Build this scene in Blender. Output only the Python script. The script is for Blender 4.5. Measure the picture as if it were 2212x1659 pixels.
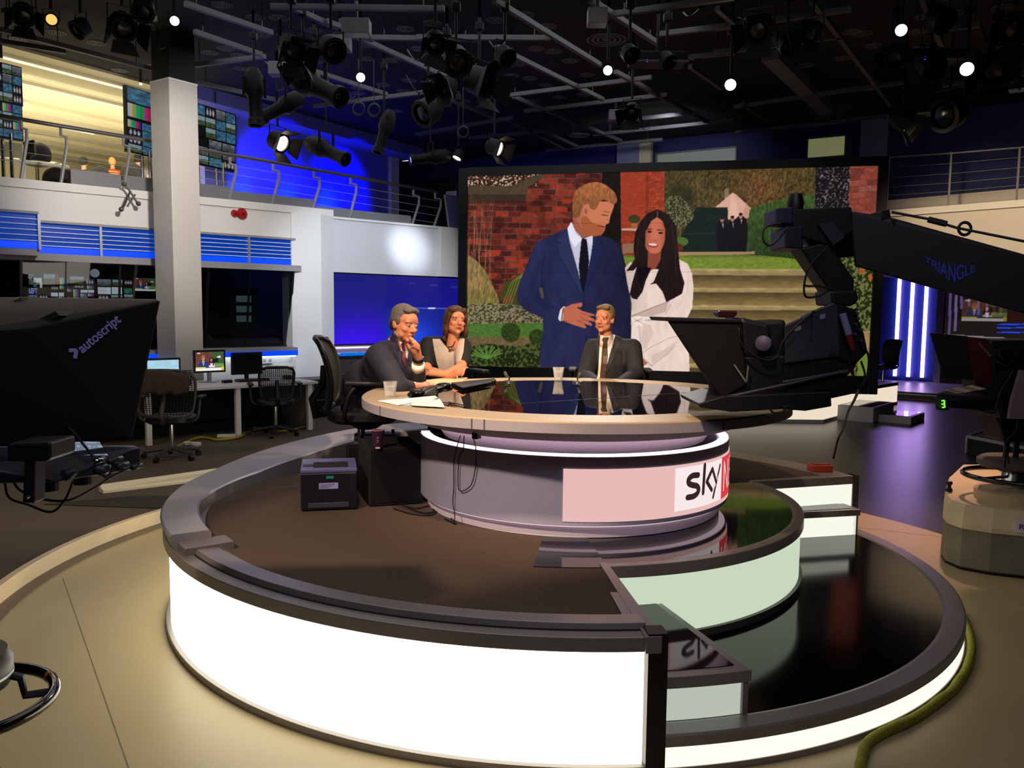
import bpy, bmesh, math, random
import numpy as np
from mathutils import Vector, Matrix

for _o in list(bpy.data.objects): bpy.data.objects.remove(_o, do_unlink=True)
SC = bpy.context.scene
COL = SC.collection
R = math.radians
random.seed(7)

# ------------------------------------------------------------------ camera
FPX, CXP, CYP, CAMH = 1790.0, 1106.0, 829.5, 1.7
PITCH, ROLL = R(5.1), R(0.6)
_fw = Vector((0, math.cos(PITCH), -math.sin(PITCH)))
_u0 = Vector((0, math.sin(PITCH), math.cos(PITCH)))
_r0 = Vector((1, 0, 0))
_rt = _r0 * math.cos(ROLL) + _u0 * math.sin(ROLL)
_up = _u0 * math.cos(ROLL) - _r0 * math.sin(ROLL)
CAMP = Vector((0, 0, CAMH))
cam_d = bpy.data.cameras.new('camera')
cam_d.sensor_fit = 'HORIZONTAL'; cam_d.sensor_width = 36.0
cam_d.lens = 36.0 * FPX / 2212.0
cam_d.clip_start = 0.05; cam_d.clip_end = 200
cam = bpy.data.objects.new('camera', cam_d); COL.objects.link(cam)
cam.matrix_world = Matrix(((_rt.x, _up.x, -_fw.x, 0), (_rt.y, _up.y, -_fw.y, 0), (_rt.z, _up.z, -_fw.z, CAMH), (0, 0, 0, 1)))
SC.camera = cam

# ------------------------------------------------------------------ world, exposure
W = bpy.data.worlds.new('world'); SC.world = W; W.use_nodes = True
W.node_tree.nodes['Background'].inputs[0].default_value = (0.55, 0.58, 0.75, 1)
W.node_tree.nodes['Background'].inputs[1].default_value = 0.02
SC.view_settings.view_transform = 'Standard'
SC.view_settings.look = 'None'
SC.view_settings.exposure = 0.0
SC.view_settings.gamma = 1.0
SC.view_settings.use_curve_mapping = False

# ------------------------------------------------------------------ studio light (unseen spots and areas, no fixtures built for them)
def lamp_spot(loc, tgt, power, color, angle=40, blend=0.4, size=0.12):
    d = bpy.data.lights.new('studio_spot', 'SPOT')
    d.energy = power; d.color = color; d.spot_size = R(angle); d.spot_blend = blend; d.shadow_soft_size = size
    o = bpy.data.objects.new('studio_spot', d); COL.objects.link(o)
    o.location = loc
    o.rotation_euler = (Vector(tgt) - Vector(loc)).to_track_quat('-Z', 'Y').to_euler()
    return o
def lamp_area(loc, tgt, power, color, sx, sy):  # unseen area light, added as fill without a fixture
    d = bpy.data.lights.new('soft_light', 'AREA')
    d.shape = 'RECTANGLE'; d.size = sx; d.size_y = sy; d.energy = power; d.color = color
    o = bpy.data.objects.new('soft_light', d); COL.objects.link(o)
    o.location = loc
    o.rotation_euler = (Vector(tgt) - Vector(loc)).to_track_quat('-Z', 'Y').to_euler()
    return o
WARM = (1.0, 0.70, 0.46); NEUT = (1.0, 0.93, 0.86); COOL = (0.86, 0.92, 1.0)
# keys on the presenters and the guest
lamp_spot((0.1, 2.4, 4.4), (-0.62, 5.9, 1.40), 1250, WARM, 20, 0.5)
lamp_spot((3.6, 6.2, 4.4), (-0.55, 5.8, 1.45), 520, WARM, 20, 0.5)
lamp_spot((-1.0, 2.4, 3.9), (0.85, 6.6, 1.40), 1300, WARM, 20, 0.5)
lamp_spot((1.2, 11.0, 4.6), (-0.2, 5.8, 1.4), 380, NEUT, 30, 0.5)
lamp_spot((-0.5, 1.4, 4.7), (0.35, 4.8, 1.18), 860, WARM, 34, 0.6)
# deck, floor left, floor right
lamp_spot((-2.9, 0.8, 4.3), (-0.5, 4.5, 0.65), 950, (1.0, 0.76, 0.58), 26, 0.5)
lamp_area((0.4, -0.6, 4.7), (0.0, 5.0, 0.7), 60, (0.86, 0.82, 1.0), 3.5, 1.5)  # unseen front fill added for the drum and deck
lamp_spot((4.6, 8.6, 4.5), (3.25, 6.5, 0.0), 1000, (1.0, 0.54, 0.38), 32, 1.0)
lamp_spot((-5.0, 4.5, 4.7), (-3.4, 7.4, 0.0), 260, (1.0, 0.80, 0.55), 56, 0.7)
# white walls on the left
lamp_spot((-0.9, 10.2, 3.9), (-1.77, 14.18, 2.72), 1100, COOL, 13, 1.0)
lamp_spot((-3.0, 8.4, 3.85), (-4.9, 11.5, 2.95), 380, NEUT, 70, 0.8)
lamp_spot((-0.4, 9.4, 3.8), (-2.3, 13.4, 2.0), 700, COOL, 50, 0.8)
# balcony and navy wall on the right
lamp_spot((4.4, 9.6, 3.8), (6.9, 12.6, 2.95), 480, (1.0, 0.80, 0.58), 44, 0.8)
lamp_spot((2.5, 13.6, 4.7), (2.5, 17.2, 4.2), 150, (0.9, 0.9, 1.0), 100, 0.9)
lamp_spot((7.0, 11.0, 4.8), (8.0, 14.2, 4.3), 14, (0.9, 0.9, 1.0), 90, 0.9)  # weak spot added to lift the navy wall
# general fill, unseen areas added in place of rig spill
lamp_area((-0.6, 5.4, 5.0), (-0.6, 5.4, 0), 70, (1.0, 0.88, 0.80), 5, 5)
lamp_area((-1.0, 11.0, 5.0), (-1.0, 11.0, 0), 80, (0.92, 0.93, 1.0), 6, 4)

# ------------------------------------------------------------------ pixel helpers (photograph frame 2212 x 1659)
def ray(u, v): return _fw + _rt * ((u - CXP) / FPX) - _up * ((v - CYP) / FPX)
def atz(u, v, z):
    d = ray(u, v); return CAMP + d * ((z - CAMH) / d.z)
def aty(u, v, y):
    d = ray(u, v); return CAMP + d * (y / d.y)
def atp(u, v, p0, n):
    d = ray(u, v); p0 = Vector(p0); n = Vector(n); return CAMP + d * ((p0 - CAMP).dot(n) / d.dot(n))

# ------------------------------------------------------------------ colour and materials
def lin(c):
    return tuple((x / 12.92 if x <= 0.04045 else ((x + 0.055) / 1.055) ** 2.4) for x in c)
def hx(s):
    s = s.lstrip('#'); return lin(tuple(int(s[i:i + 2], 16) / 255 for i in (0, 2, 4)))
MATS = {}
def mat(name, col, rough=0.6, metal=0.0, spec=0.5, emit=None, es=0.0, var=0.0, vscale=8.0, bump=0.0, bscale=60.0, coat=0.0, trans=0.0, alpha=1.0, ior=1.45, aniso=None):
    if name in MATS: return MATS[name]
    m = bpy.data.materials.new(name); m.use_nodes = True
    nt = m.node_tree; b = nt.nodes['Principled BSDF']
    c = hx(col) if isinstance(col, str) else col
    b.inputs['Base Color'].default_value = (*c, 1)
    b.inputs['Roughness'].default_value = rough
    b.inputs['Metallic'].default_value = metal
    b.inputs['Specular IOR Level'].default_value = spec
    b.inputs['IOR'].default_value = ior
    b.inputs['Coat Weight'].default_value = coat
    b.inputs['Transmission Weight'].default_value = trans
    b.inputs['Alpha'].default_value = alpha
    if emit is not None:
        e = hx(emit) if isinstance(emit, str) else emit
        b.inputs['Emission Color'].default_value = (*e, 1)
        b.inputs['Emission Strength'].default_value = es
    if var > 0 or bump > 0:
        tc = nt.nodes.new('ShaderNodeTexCoord')
    if var > 0:
        n = nt.nodes.new('ShaderNodeTexNoise'); n.inputs['Scale'].default_value = vscale; n.inputs['Detail'].default_value = 6
        nt.links.new(tc.outputs['Object'], n.inputs['Vector'])
        r = nt.nodes.new('ShaderNodeValToRGB')
        r.color_ramp.elements[0].position = 0.3; r.color_ramp.elements[1].position = 0.7
        r.color_ramp.elements[0].color = (*[x * (1 - var) for x in c], 1)
        r.color_ramp.elements[1].color = (*[min(1, x * (1 + var)) for x in c], 1)
        nt.links.new(n.outputs['Fac'], r.inputs['Fac']); nt.links.new(r.outputs['Color'], b.inputs['Base Color'])
    if bump > 0:
        n2 = nt.nodes.new('ShaderNodeTexNoise'); n2.inputs['Scale'].default_value = bscale; n2.inputs['Detail'].default_value = 4
        nt.links.new(tc.outputs['Object'], n2.inputs['Vector'])
        bp = nt.nodes.new('ShaderNodeBump'); bp.inputs['Strength'].default_value = bump; bp.inputs['Distance'].default_value = 0.01
        nt.links.new(n2.outputs['Fac'], bp.inputs['Height']); nt.links.new(bp.outputs['Normal'], b.inputs['Normal'])
    MATS[name] = m
    return m
def emat(name, col, strength):
    if name in MATS: return MATS[name]
    m = bpy.data.materials.new(name); m.use_nodes = True
    nt = m.node_tree; nt.nodes.remove(nt.nodes['Principled BSDF'])
    e = nt.nodes.new('ShaderNodeEmission'); c = hx(col) if isinstance(col, str) else col
    e.inputs['Color'].default_value = (*c, 1); e.inputs['Strength'].default_value = strength
    nt.links.new(e.outputs[0], nt.nodes['Material Output'].inputs[0])
    MATS[name] = m; return m
def picture_mat(name, strength, gloss=0.0):
    if name in MATS: return MATS[name]
    m = bpy.data.materials.new(name); m.use_nodes = True
    nt = m.node_tree; b = nt.nodes['Principled BSDF']
    b.inputs['Base Color'].default_value = (0.004, 0.004, 0.005, 1); b.inputs['Roughness'].default_value = 0.25
    b.inputs['Specular IOR Level'].default_value = gloss
    a = nt.nodes.new('ShaderNodeVertexColor'); a.layer_name = 'Col'
    nt.links.new(a.outputs['Color'], b.inputs['Emission Color']); b.inputs['Emission Strength'].default_value = strength
    MATS[name] = m; return m

# ------------------------------------------------------------------ mesh helpers
class MB:
    """collects boxes, tubes, lathes and prisms; build() links them as one mesh object"""
    def __init__(s): s.v = []; s.f = []
    def add(s, vs, fs):
        o = len(s.v); s.v += [tuple(p) for p in vs]; s.f += [tuple(i + o for i in f) for f in fs]; return s
    def box(s, c, d, m=None):
        x, y, z = d[0] / 2, d[1] / 2, d[2] / 2; c = Vector(c)
        P = [Vector((sx * x, sy * y, sz * z)) for sz in (-1, 1) for sy in (-1, 1) for sx in (-1, 1)]
        if m is not None: P = [m @ p for p in P]
        return s.add([c + p for p in P], [(0, 2, 3, 1), (4, 5, 7, 6), (0, 1, 5, 4), (2, 6, 7, 3), (0, 4, 6, 2), (1, 3, 7, 5)])
    def hexa(s, P): # 8 points: 4 of one face, 4 of the opposite face in the same order
        return s.add(P, [(0, 1, 2, 3), (7, 6, 5, 4), (0, 4, 5, 1), (1, 5, 6, 2), (2, 6, 7, 3), (3, 7, 4, 0)])
    def prism(s, poly, off): # poly list of points, off extrude vector
        n = len(poly); off = Vector(off); P = [Vector(p) for p in poly]
        return s.add(P + [p + off for p in P], [tuple(range(n - 1, -1, -1)), tuple(range(n, 2 * n))] + [(i, (i + 1) % n, n + (i + 1) % n, n + i) for i in range(n)])
    def bar(s, a, b, w, h=None, upv=(0, 0, 1)):
        a = Vector(a); b = Vector(b); h = w if h is None else h
        t = (b - a).normalized(); u = Vector(upv)
        if abs(t.dot(u)) > 0.98: u = Vector((0, 1, 0))
        sd = t.cross(u).normalized() * (w / 2); uu = sd.cross(t).normalized() * (h / 2)
        q = [-sd - uu, sd - uu, sd + uu, -sd + uu]
        return s.hexa([a + k for k in q] + [b + k for k in q])
    def tube(s, pts, r, seg=8, cap=True):
        pts = [Vector(p) for p in pts]; n = len(pts)
        rs = r if isinstance(r, (list, tuple)) else [r] * n
        rings = []; prev = None
        for i, p in enumerate(pts):
            t = (pts[min(i + 1, n - 1)] - pts[max(i - 1, 0)]).normalized()
            if prev is None:
                u = Vector((0, 0, 1)) if abs(t.z) < 0.9 else Vector((1, 0, 0))
                u = (u - t * u.dot(t)).normalized()
            else: u = (prev - t * prev.dot(t)).normalized()
            prev = u; w = t.cross(u)
            rings.append([p + (u * math.cos(2 * math.pi * k / seg) + w * math.sin(2 * math.pi * k / seg)) * rs[i] for k in range(seg)])
        vs = [p for rg in rings for p in rg]; fs = []
        for i in range(n - 1):
            for k in range(seg):
                a, b = i * seg + k, i * seg + (k + 1) % seg
                fs.append((a, b, b + seg, a + seg))
        if cap: fs += [tuple(range(seg - 1, -1, -1)), tuple(range((n - 1) * seg, n * seg))]
        return s.add(vs, fs)
    def cyl(s, a, b, r, seg=16, r2=None): return s.tube([a, b], [r, r if r2 is None else r2], seg)
    def ring(s, c, rad, r, seg=32, ts=8, axis=(0, 0, 1), a0=0, a1=2 * math.pi):
        ax = Vector(axis).normalized(); u = ax.orthogonal().normalized(); w = ax.cross(u); c = Vector(c)
        full = abs(a1 - a0 - 2 * math.pi) < 1e-6
        n = seg if full else seg + 1; vs = []; fs = []
        for i in range(n):
            a = a0 + (a1 - a0) * i / seg; d = u * math.cos(a) + w * math.sin(a)
            for k in range(ts):
                b = 2 * math.pi * k / ts; vs.append(c + d * (rad + r * math.cos(b)) + ax * r * math.sin(b))
        for i in range(seg):
            j = (i + 1) % n
            for k in range(ts): fs.append((i * ts + k, j * ts + k, j * ts + (k + 1) % ts, i * ts + (k + 1) % ts))
        return s.add(vs, fs)
    def lathe(s, prof, c=(0, 0, 0), seg=32, axis=None): # prof (r,z) list
        c = Vector(c); M = Matrix.Identity(3) if axis is None else Vector((0, 0, 1)).rotation_difference(Vector(axis)).to_matrix()
        vs = []; fs = []; n = len(prof)
        for k in range(seg):
            a = 2 * math.pi * k / seg
            for r, z in prof: vs.append(c + M @ Vector((r * math.cos(a), r * math.sin(a), z)))
        for k in range(seg):
            j = (k + 1) % seg
            for i in range(n - 1): fs.append((k * n + i, j * n + i, j * n + i + 1, k * n + i + 1))
        return s.add(vs, fs)
    def sweep(s, prof, c, a0, a1, seg=64): # closed profile (r,z) swept about the vertical axis through c
        c = Vector(c); vs = []; fs = []; n = 0
        for k in range(seg + 1):
            t = k / seg; a = a0 + (a1 - a0) * t
            pr = prof(t) if callable(prof) else prof
            n = len(pr)
            for r, z in pr: vs.append((c.x + r * math.cos(a), c.y + r * math.sin(a), c.z + z))
        for k in range(seg):
            for i in range(n):
                j = (i + 1) % n
                fs.append((k * n + i, k * n + j, (k + 1) * n + j, (k + 1) * n + i))
        fs += [tuple(range(n)), tuple(range((seg + 1) * n - 1, seg * n - 1, -1))]
        return s.add(vs, fs)
    def ell(s, c, r, m=None, nu=16, nv=10):
        c = Vector(c); vs = []; fs = []
        rr = r if isinstance(r, (tuple, list)) else (r, r, r)
        for j in range(1, nv):
            ph = math.pi * j / nv
            for i in range(nu):
                th = 2 * math.pi * i / nu
                p = Vector((rr[0] * math.sin(ph) * math.cos(th), rr[1] * math.sin(ph) * math.sin(th), rr[2] * math.cos(ph)))
                vs.append(c + (m @ p if m is not None else p))
        top = Vector((0, 0, rr[2])); 
        vs.append(c + (m @ top if m is not None else top)); vs.append(c - (m @ top if m is not None else top))
        T = (nv - 1) * nu
        for j in range(nv - 2):
            for i in range(nu): fs.append((j * nu + i, (j + 1) * nu + i, (j + 1) * nu + (i + 1) % nu, j * nu + (i + 1) % nu))
        for i in range(nu):
            fs.append((T, i, (i + 1) % nu)); fs.append((T + 1, (nv - 2) * nu + (i + 1) % nu, (nv - 2) * nu + i))
        return s.add(vs, fs)
    def cap(s, a, b, r0, r1, seg=12): # capsule
        a = Vector(a); b = Vector(b); s.tube([a, b], [r0, r1], seg); s.ell(a, r0, None, seg, 8); s.ell(b, r1, None, seg, 8); return s
    def hull(s, pts):
        bm = bmesh.new()
        for p in pts: bm.verts.new(Vector(p))
        bmesh.ops.convex_hull(bm, input=bm.verts)
        bmesh.ops.delete(bm, geom=[v for v in bm.verts if not v.link_faces], context='VERTS')
        bmesh.ops.dissolve_limit(bm, angle_limit=0.03, verts=bm.verts, edges=bm.edges)
        bm.verts.index_update(); vs = [v.co.copy() for v in bm.verts]; fs = [tuple(v.index for v in f.verts) for f in bm.faces]; bm.free()
        return s.add(vs, fs)
    def slab(s, px, y, th): # outline given in photograph pixels at depth y, with thickness th going away from the camera
        return s.prism([aty(u, v, y) for u, v in px], (0, th, 0))
    def mesh(s, name):
        me = bpy.data.meshes.new(name); me.from_pydata(s.v, [], s.f); me.validate(); me.update()
        bm = bmesh.new(); bm.from_mesh(me); bmesh.ops.recalc_face_normals(bm, faces=bm.faces); bm.to_mesh(me); bm.free()
        return me
    def build(s, name, m, parent=None, smooth=False, bevel=0.0, seg=2):
        me = s.mesh(name)
        if m is not None: me.materials.append(m)
        o = bpy.data.objects.new(name, me); COL.objects.link(o)
        if smooth:
            me.polygons.foreach_set('use_smooth', [True] * len(me.polygons))
            if smooth == 'auto': 
                try: me.set_sharp_from_angle(angle=R(38))
                except Exception: pass
        if bevel > 0:
            md = o.modifiers.new('bevel', 'BEVEL'); md.width = bevel; md.segments = seg; md.limit_method = 'ANGLE'
        if parent is not None: set_parent(o, parent)
        return o
def world_of(o):
    M = o.matrix_basis.copy()
    return (world_of(o.parent) @ o.matrix_parent_inverse @ M) if o.parent else M
def set_parent(o, parent):
    o.parent = parent; o.matrix_parent_inverse = world_of(parent).inverted()
def tag(o, label=None, cat=None, group=None, kind=None):
    if label: o['label'] = label
    if cat: o['category'] = cat
    if group: o['group'] = group
    if kind: o['kind'] = kind
    return o
def thing(name, label, cat, loc=(0, 0, 0), group=None, rz=0.0, kind=None):
    o = bpy.data.objects.new(name, None); COL.objects.link(o); o.location = loc; o.rotation_euler = (0, 0, rz); o.empty_display_size = 0.1
    return tag(o, label, cat, group, kind)
def copy_tree(o, parent=None):
    c = o.copy(); COL.objects.link(c)
    if parent is not None: c.parent = parent
    for ch in list(o.children): copy_tree(ch, c)
    return c
def bez(pts, n=24):
    """Catmull-Rom through pts"""
    P = [Vector(p) for p in pts]; P = [P[0] * 2 - P[1]] + P + [P[-1] * 2 - P[-2]]
    out = []; m = len(P) - 3
    for i in range(m):
        a, b, c, d = P[i:i + 4]; k = max(2, n // m)
        for j in range(k):
            t = j / k
            out.append(0.5 * ((2 * b) + (c - a) * t + (2 * a - 5 * b + 4 * c - d) * t * t + (3 * b - a - 3 * c + d) * t ** 3))
    out.append(P[-2]); return out
_tc = {}
def text_mesh(txt, size, depth=0.001, bold=False):
    cu = bpy.data.curves.new('txt', 'FONT'); cu.body = txt; cu.size = size; cu.extrude = depth
    cu.align_x = 'LEFT'
    if bold: cu.offset = 0.012 * size
    ob = bpy.data.objects.new('txt', cu); COL.objects.link(ob)
    dg = bpy.context.evaluated_depsgraph_get(); me = bpy.data.meshes.new_from_object(ob.evaluated_get(dg))
    bpy.data.objects.remove(ob); bpy.data.curves.remove(cu)
    return me
def lettering(name, txt, size, M, m, parent, width=None, bold=False, depth=0.001, warp=None):
    me = text_mesh(txt, size, depth, bold)
    n = len(me.vertices); co = np.empty(n * 3); me.vertices.foreach_get('co', co); co = co.reshape(-1, 3)
    if width: co[:, 0] *= width / max(1e-6, co[:, 0].max() - co[:, 0].min())
    if warp is not None: co = np.array([tuple(warp(*p)) for p in co])
    else: co = np.array([tuple(M @ Vector(p)) for p in co])
    me.vertices.foreach_set('co', co.ravel()); me.update(); me.materials.clear(); me.materials.append(m)
    o = bpy.data.objects.new(name, me); COL.objects.link(o); set_parent(o, parent); return o
def frame(o, x, y): # matrix with local x,y axes; z = x cross y
    x = Vector(x).normalized(); z = x.cross(Vector(y)).normalized(); y = z.cross(x); o = Vector(o)
    return Matrix(((x.x, y.x, z.x, o.x), (x.y, y.y, z.y, o.y), (x.z, y.z, z.z, o.z), (0, 0, 0, 1)))
def blob(name, mb, m, parent, voxel=0.008, smooth=6, fac=0.5):
    """union of overlapping closed shapes as one continuous smooth surface"""
    me = mb.mesh(name); o = bpy.data.objects.new(name, me); COL.objects.link(o)
    rm = o.modifiers.new('remesh', 'REMESH'); rm.mode = 'VOXEL'; rm.voxel_size = voxel
    if smooth:
        sm = o.modifiers.new('smooth', 'SMOOTH'); sm.factor = fac; sm.iterations = smooth
    dg = bpy.context.evaluated_depsgraph_get(); dg.update()
    me2 = bpy.data.meshes.new_from_object(o.evaluated_get(dg))
    o.modifiers.clear(); o.data = me2; bpy.data.meshes.remove(me)
    me2.name = name; me2.materials.clear(); me2.materials.append(m)
    me2.polygons.foreach_set('use_smooth', [True] * len(me2.polygons))
    if parent is not None: set_parent(o, parent)
    return o

# ------------------------------------------------------------------ shared materials
M_white = mat('painted_white', '#d8d6d2', 0.55, var=0.02, vscale=2)
M_trim = mat('brushed_aluminium', '#9a9896', 0.32, metal=0.5, var=0.05, vscale=3)
M_black = mat('black_plastic', '#0d0d10', 0.45)
M_matt = mat('matt_black', '#08080a', 0.8)
M_grey = mat('dark_grey_metal', '#2a2a2e', 0.5, metal=0.2)
M_chrome = mat('chrome', '#c9c9cc', 0.12, metal=1.0)
M_glossblack = mat('gloss_black_panel', '#040405', 0.05, spec=0.5)
M_rub = mat('rubber_cable', '#101012', 0.6)
# ================================================================== SETTING
AX = Vector((0.741, 0.672, 0)).normalized(); BX = Vector((AX.y, -AX.x, 0)); L0 = Vector((-3.07, 13.0, 0))
def RW(a, b, z): return L0 + AX * a + BX * b + Vector((0, 0, z))
def onb(u, v, b=0.0):
    q = atp(u, v, L0 + BX * b, BX) - L0; return q.dot(AX), q.z
def rbox(mb, a0, a1, b0, b1, z0, z1):
    return mb.hexa([RW(a0, b0, z0), RW(a1, b0, z0), RW(a1, b1, z0), RW(a0, b1, z0), RW(a0, b0, z1), RW(a1, b0, z1), RW(a1, b1, z1), RW(a0, b1, z1)])
G1 = Vector((math.sin(R(31)), math.cos(R(31)), 0)); G2 = Vector((G1.y, -G1.x, 0))
SCX = Vector((0.29, 5.2, 0))        # centre of the round stage
def pol(r, deg, z=0.0): return Vector((SCX.x + r * math.cos(R(deg)), SCX.y + r * math.sin(R(deg)), z))
def struct(name, mb, m, label=None, parent=None, **k):
    o = mb.build(name, m, parent, **k)
    if parent is None:
        tag(o, label, None, None, 'structure')
    return o

M_floor = mat('dark_studio_vinyl', '#2c2c38', 0.30, spec=0.5, var=0.12, vscale=1.5)
M_cream = mat('cream_vinyl', '#a8976f', 0.38, spec=0.4, var=0.05, vscale=1.2)
M_carpet = mat('grey_carpet', '#5a5248', 0.95, spec=0.1, var=0.15, vscale=90, bump=0.4, bscale=300)
M_deck = mat('brown_deck_carpet', '#57493f', 0.95, spec=0.1, var=0.12, vscale=120, bump=0.4, bscale=320)
M_navy = mat('navy_wall', '#1b1f52', 0.7, var=0.04, vscale=1)
M_creamw = mat('cream_wall', '#cfc6a4', 0.7, var=0.02, vscale=1)
M_ceil = mat('black_ceiling', '#0b0a0c', 0.85, var=0.2, vscale=2)

fl = struct('floor', MB().box((1, 9, -0.05), (30, 34, 0.1)), M_floor, 'dark glossy studio floor')
MB().lathe([(0.0, 0.0), (3.24, 0.0), (3.24, 0.004), (0.0, 0.004)], SCX, 128).build('cream_floor_disc', M_cream, fl)
# thin seams in the cream vinyl
sm = MB()
for p, q in (((-2.79, 5.04), (-1.27, 2.72)), ((2.9, 3.6), (2.0, 2.7)), ((1.6, 2.6), (0.9, 2.2)), ((3.35, 6.2), (2.5, 6.6))):
    sm.bar((p[0], p[1], 0.004), (q[0], q[1], 0.004), 0.004, 0.0015)
sm.build('vinyl_seam', mat('seam_dark', '#6d6450', 0.8), fl)

# raised carpet platform on the left with a concave edge
arc = [pol(3.27, a, 0) for a in np.linspace(250, 97, 60)]
poly = [Vector((-9.5, arc[0].y, 0))] + arc + [Vector((arc[-1].x, 15.0, 0)), Vector((-9.5, 15.0, 0))]
cp = struct('floor_carpet', MB().prism(poly, (0, 0, 0.1)), M_carpet, 'raised grey carpeted floor beside the stage')
M_nose = mat('white_step_nosing', '#cbb998', 0.4, var=0.04)
MB().sweep([(3.24, 0.004), (3.285, 0.004), (3.285, 0.112), (3.24, 0.112)], SCX, R(252), R(96), 80).build('step_nosing', M_nose, cp)
MB().sweep([(3.15, 0.004), (3.24, 0.004), (3.24, 0.012), (3.15, 0.012)], SCX, R(252), R(96), 80).build('skirting_strip', mat('brown_strip', '#6d5f4d', 0.6), cp)

# low white kerb running up to the stage
k0, k1 = Vector((-3.55, 7.02, 0.1)), Vector((-2.2, 8.45, 0.1))
kd = (k1 - k0).normalized(); kn = Vector((kd.y, -kd.x, 0))
kb = MB().hexa([k0, k1, k1 + kn * 0.30, k0 + kn * 0.10] + [k0 + Vector((0, 0, .07)), k1 + Vector((0, 0, .07)), k1 + kn * 0.26 + Vector((0, 0, .035)), k0 + kn * 0.1 + Vector((0, 0, .035))])
kerb = struct('trim_1', kb, mat('white_kerb', '#d9cfae', 0.35), 'low white bevelled kerb on the carpet behind the stage', bevel=0.008)
# dark mat beside it
q = [Vector((-3.75, 6.55, .101)), Vector((-3.2, 6.86, .101)), Vector((-2.55, 6.9, .101)), Vector((-2.75, 6.45, .101))]
tag(MB().prism(q, (0, 0, 0.006)).build('floor_mat', mat('dark_mat', '#2b2722', 0.95, bump=0.3, bscale=200)), 'dark flat mat on the carpet next to the white kerb', 'mat')

# ---------------------------------------------------------------- left wall (ground level)
wl = thing('wall_left', 'white studio wall with blue louvre band and control room windows', None, RW(-2, 0, 0), kind='structure')
rbox(MB(), -5.2, -0.2, -0.25, 0.0, 2.74, 3.22).build('fascia', M_white, wl)
rbox(MB(), -5.2, -0.3, -0.25, 0.10, 2.25, 2.34).build('soffit_rail', mat('grey_rail', '#8c8a8c', 0.5), wl)
rbox(MB(), -5.2, -0.3, -0.10, 0.04, 0.0, 0.98).build('dado_wall', M_white, wl)
M_band = mat('blue_backlit_band', '#08206e', 0.25, emit=(0.0, 0.028, 0.22), es=1.0)  # panel is lit from below; that LED glow is put into its emission
M_bandlow = mat('blue_light_strip', '#0a2dc0', 0.3, emit=(0.0, 0.05, 0.75), es=1.1)  # bright lower part of the band, painted as emission
M_slat = mat('pale_slat', '#c7cfe6', 0.35, emit=(0.25, 0.35, 0.75), es=0.15)  # faint emission paints the band glow onto the slats
for i, (a0, a1, bz) in enumerate(((-5.2, -3.88, 0.22), (-3.88, -3.12, 0.0), (-3.12, -1.1, 0.0), (-1.1, -0.27, 0.0))):
    zt, zb = (2.80, 2.38) if i == 0 else (2.72, 2.34)
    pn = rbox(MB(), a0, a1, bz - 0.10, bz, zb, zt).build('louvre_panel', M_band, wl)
    rbox(MB(), a0 + .01, a1 - .01, bz, bz + 0.006, zb, zb + 0.085).build('blue_light_strip', M_bandlow, pn)  # brighter bottom of the panel, its glow painted on as a strip
    for k in range(5):
        z = zb + 0.095 + k * (zt - zb - 0.12) / 4.6
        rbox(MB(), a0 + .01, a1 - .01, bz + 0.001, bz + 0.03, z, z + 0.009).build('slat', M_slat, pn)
    rbox(MB(), a1 - 0.015, a1 + 0.015, bz - 0.1, bz + 0.045, zb - .01, zt + .01).build('divider', mat('grey_divider', '#9aa0b0', 0.4, metal=0.4), pn)
    rbox(MB(), a0, a1, bz - 0.1, bz + 0.05, zt, zt + 0.03).build('top_trim', mat('grey_rail', '#8c8a8c', 0.5), pn)
rbox(MB(), -5.2, -3.88, 0.0, 0.22, 2.30, 2.38).build('box_soffit', mat('grey_rail', '#8c8a8c', 0.5), wl)

# control room windows: sloping glass
def glass_mat(name, tint, refl):
    m = bpy.data.materials.new(name); m.use_nodes = True; nt = m.node_tree
    nt.nodes.remove(nt.nodes['Principled BSDF'])
    t = nt.nodes.new('ShaderNodeBsdfTransparent'); t.inputs[0].default_value = (*tint, 1)
    g = nt.nodes.new('ShaderNodeBsdfGlossy'); g.inputs['Roughness'].default_value = 0.02
    lw = nt.nodes.new('ShaderNodeFresnel'); lw.inputs[0].default_value = 1.45
    mu = nt.nodes.new('ShaderNodeMath'); mu.operation = 'MULTIPLY'; mu.inputs[1].default_value = refl
    nt.links.new(lw.outputs[0], mu.inputs[0])
    mx = nt.nodes.new('ShaderNodeMixShader')
    nt.links.new(mu.outputs[0], mx.inputs[0]); nt.links.new(t.outputs[0], mx.inputs[1]); nt.links.new(g.outputs[0], mx.inputs[2])
    nt.links.new(mx.outputs[0], nt.nodes['Material Output'].inputs[0]); return m
M_glass = glass_mat('tinted_control_glass', (0.55, 0.58, 0.62), 1.0)
M_wfr = mat('black_window_frame', '#111114', 0.4)
def slope_pt(a, z, off=0.0):   # glass leans out towards the studio at the top
    return RW(a, -0.14 + 0.20 * (z - 1.1) / 1.15 + off, z)
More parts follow.
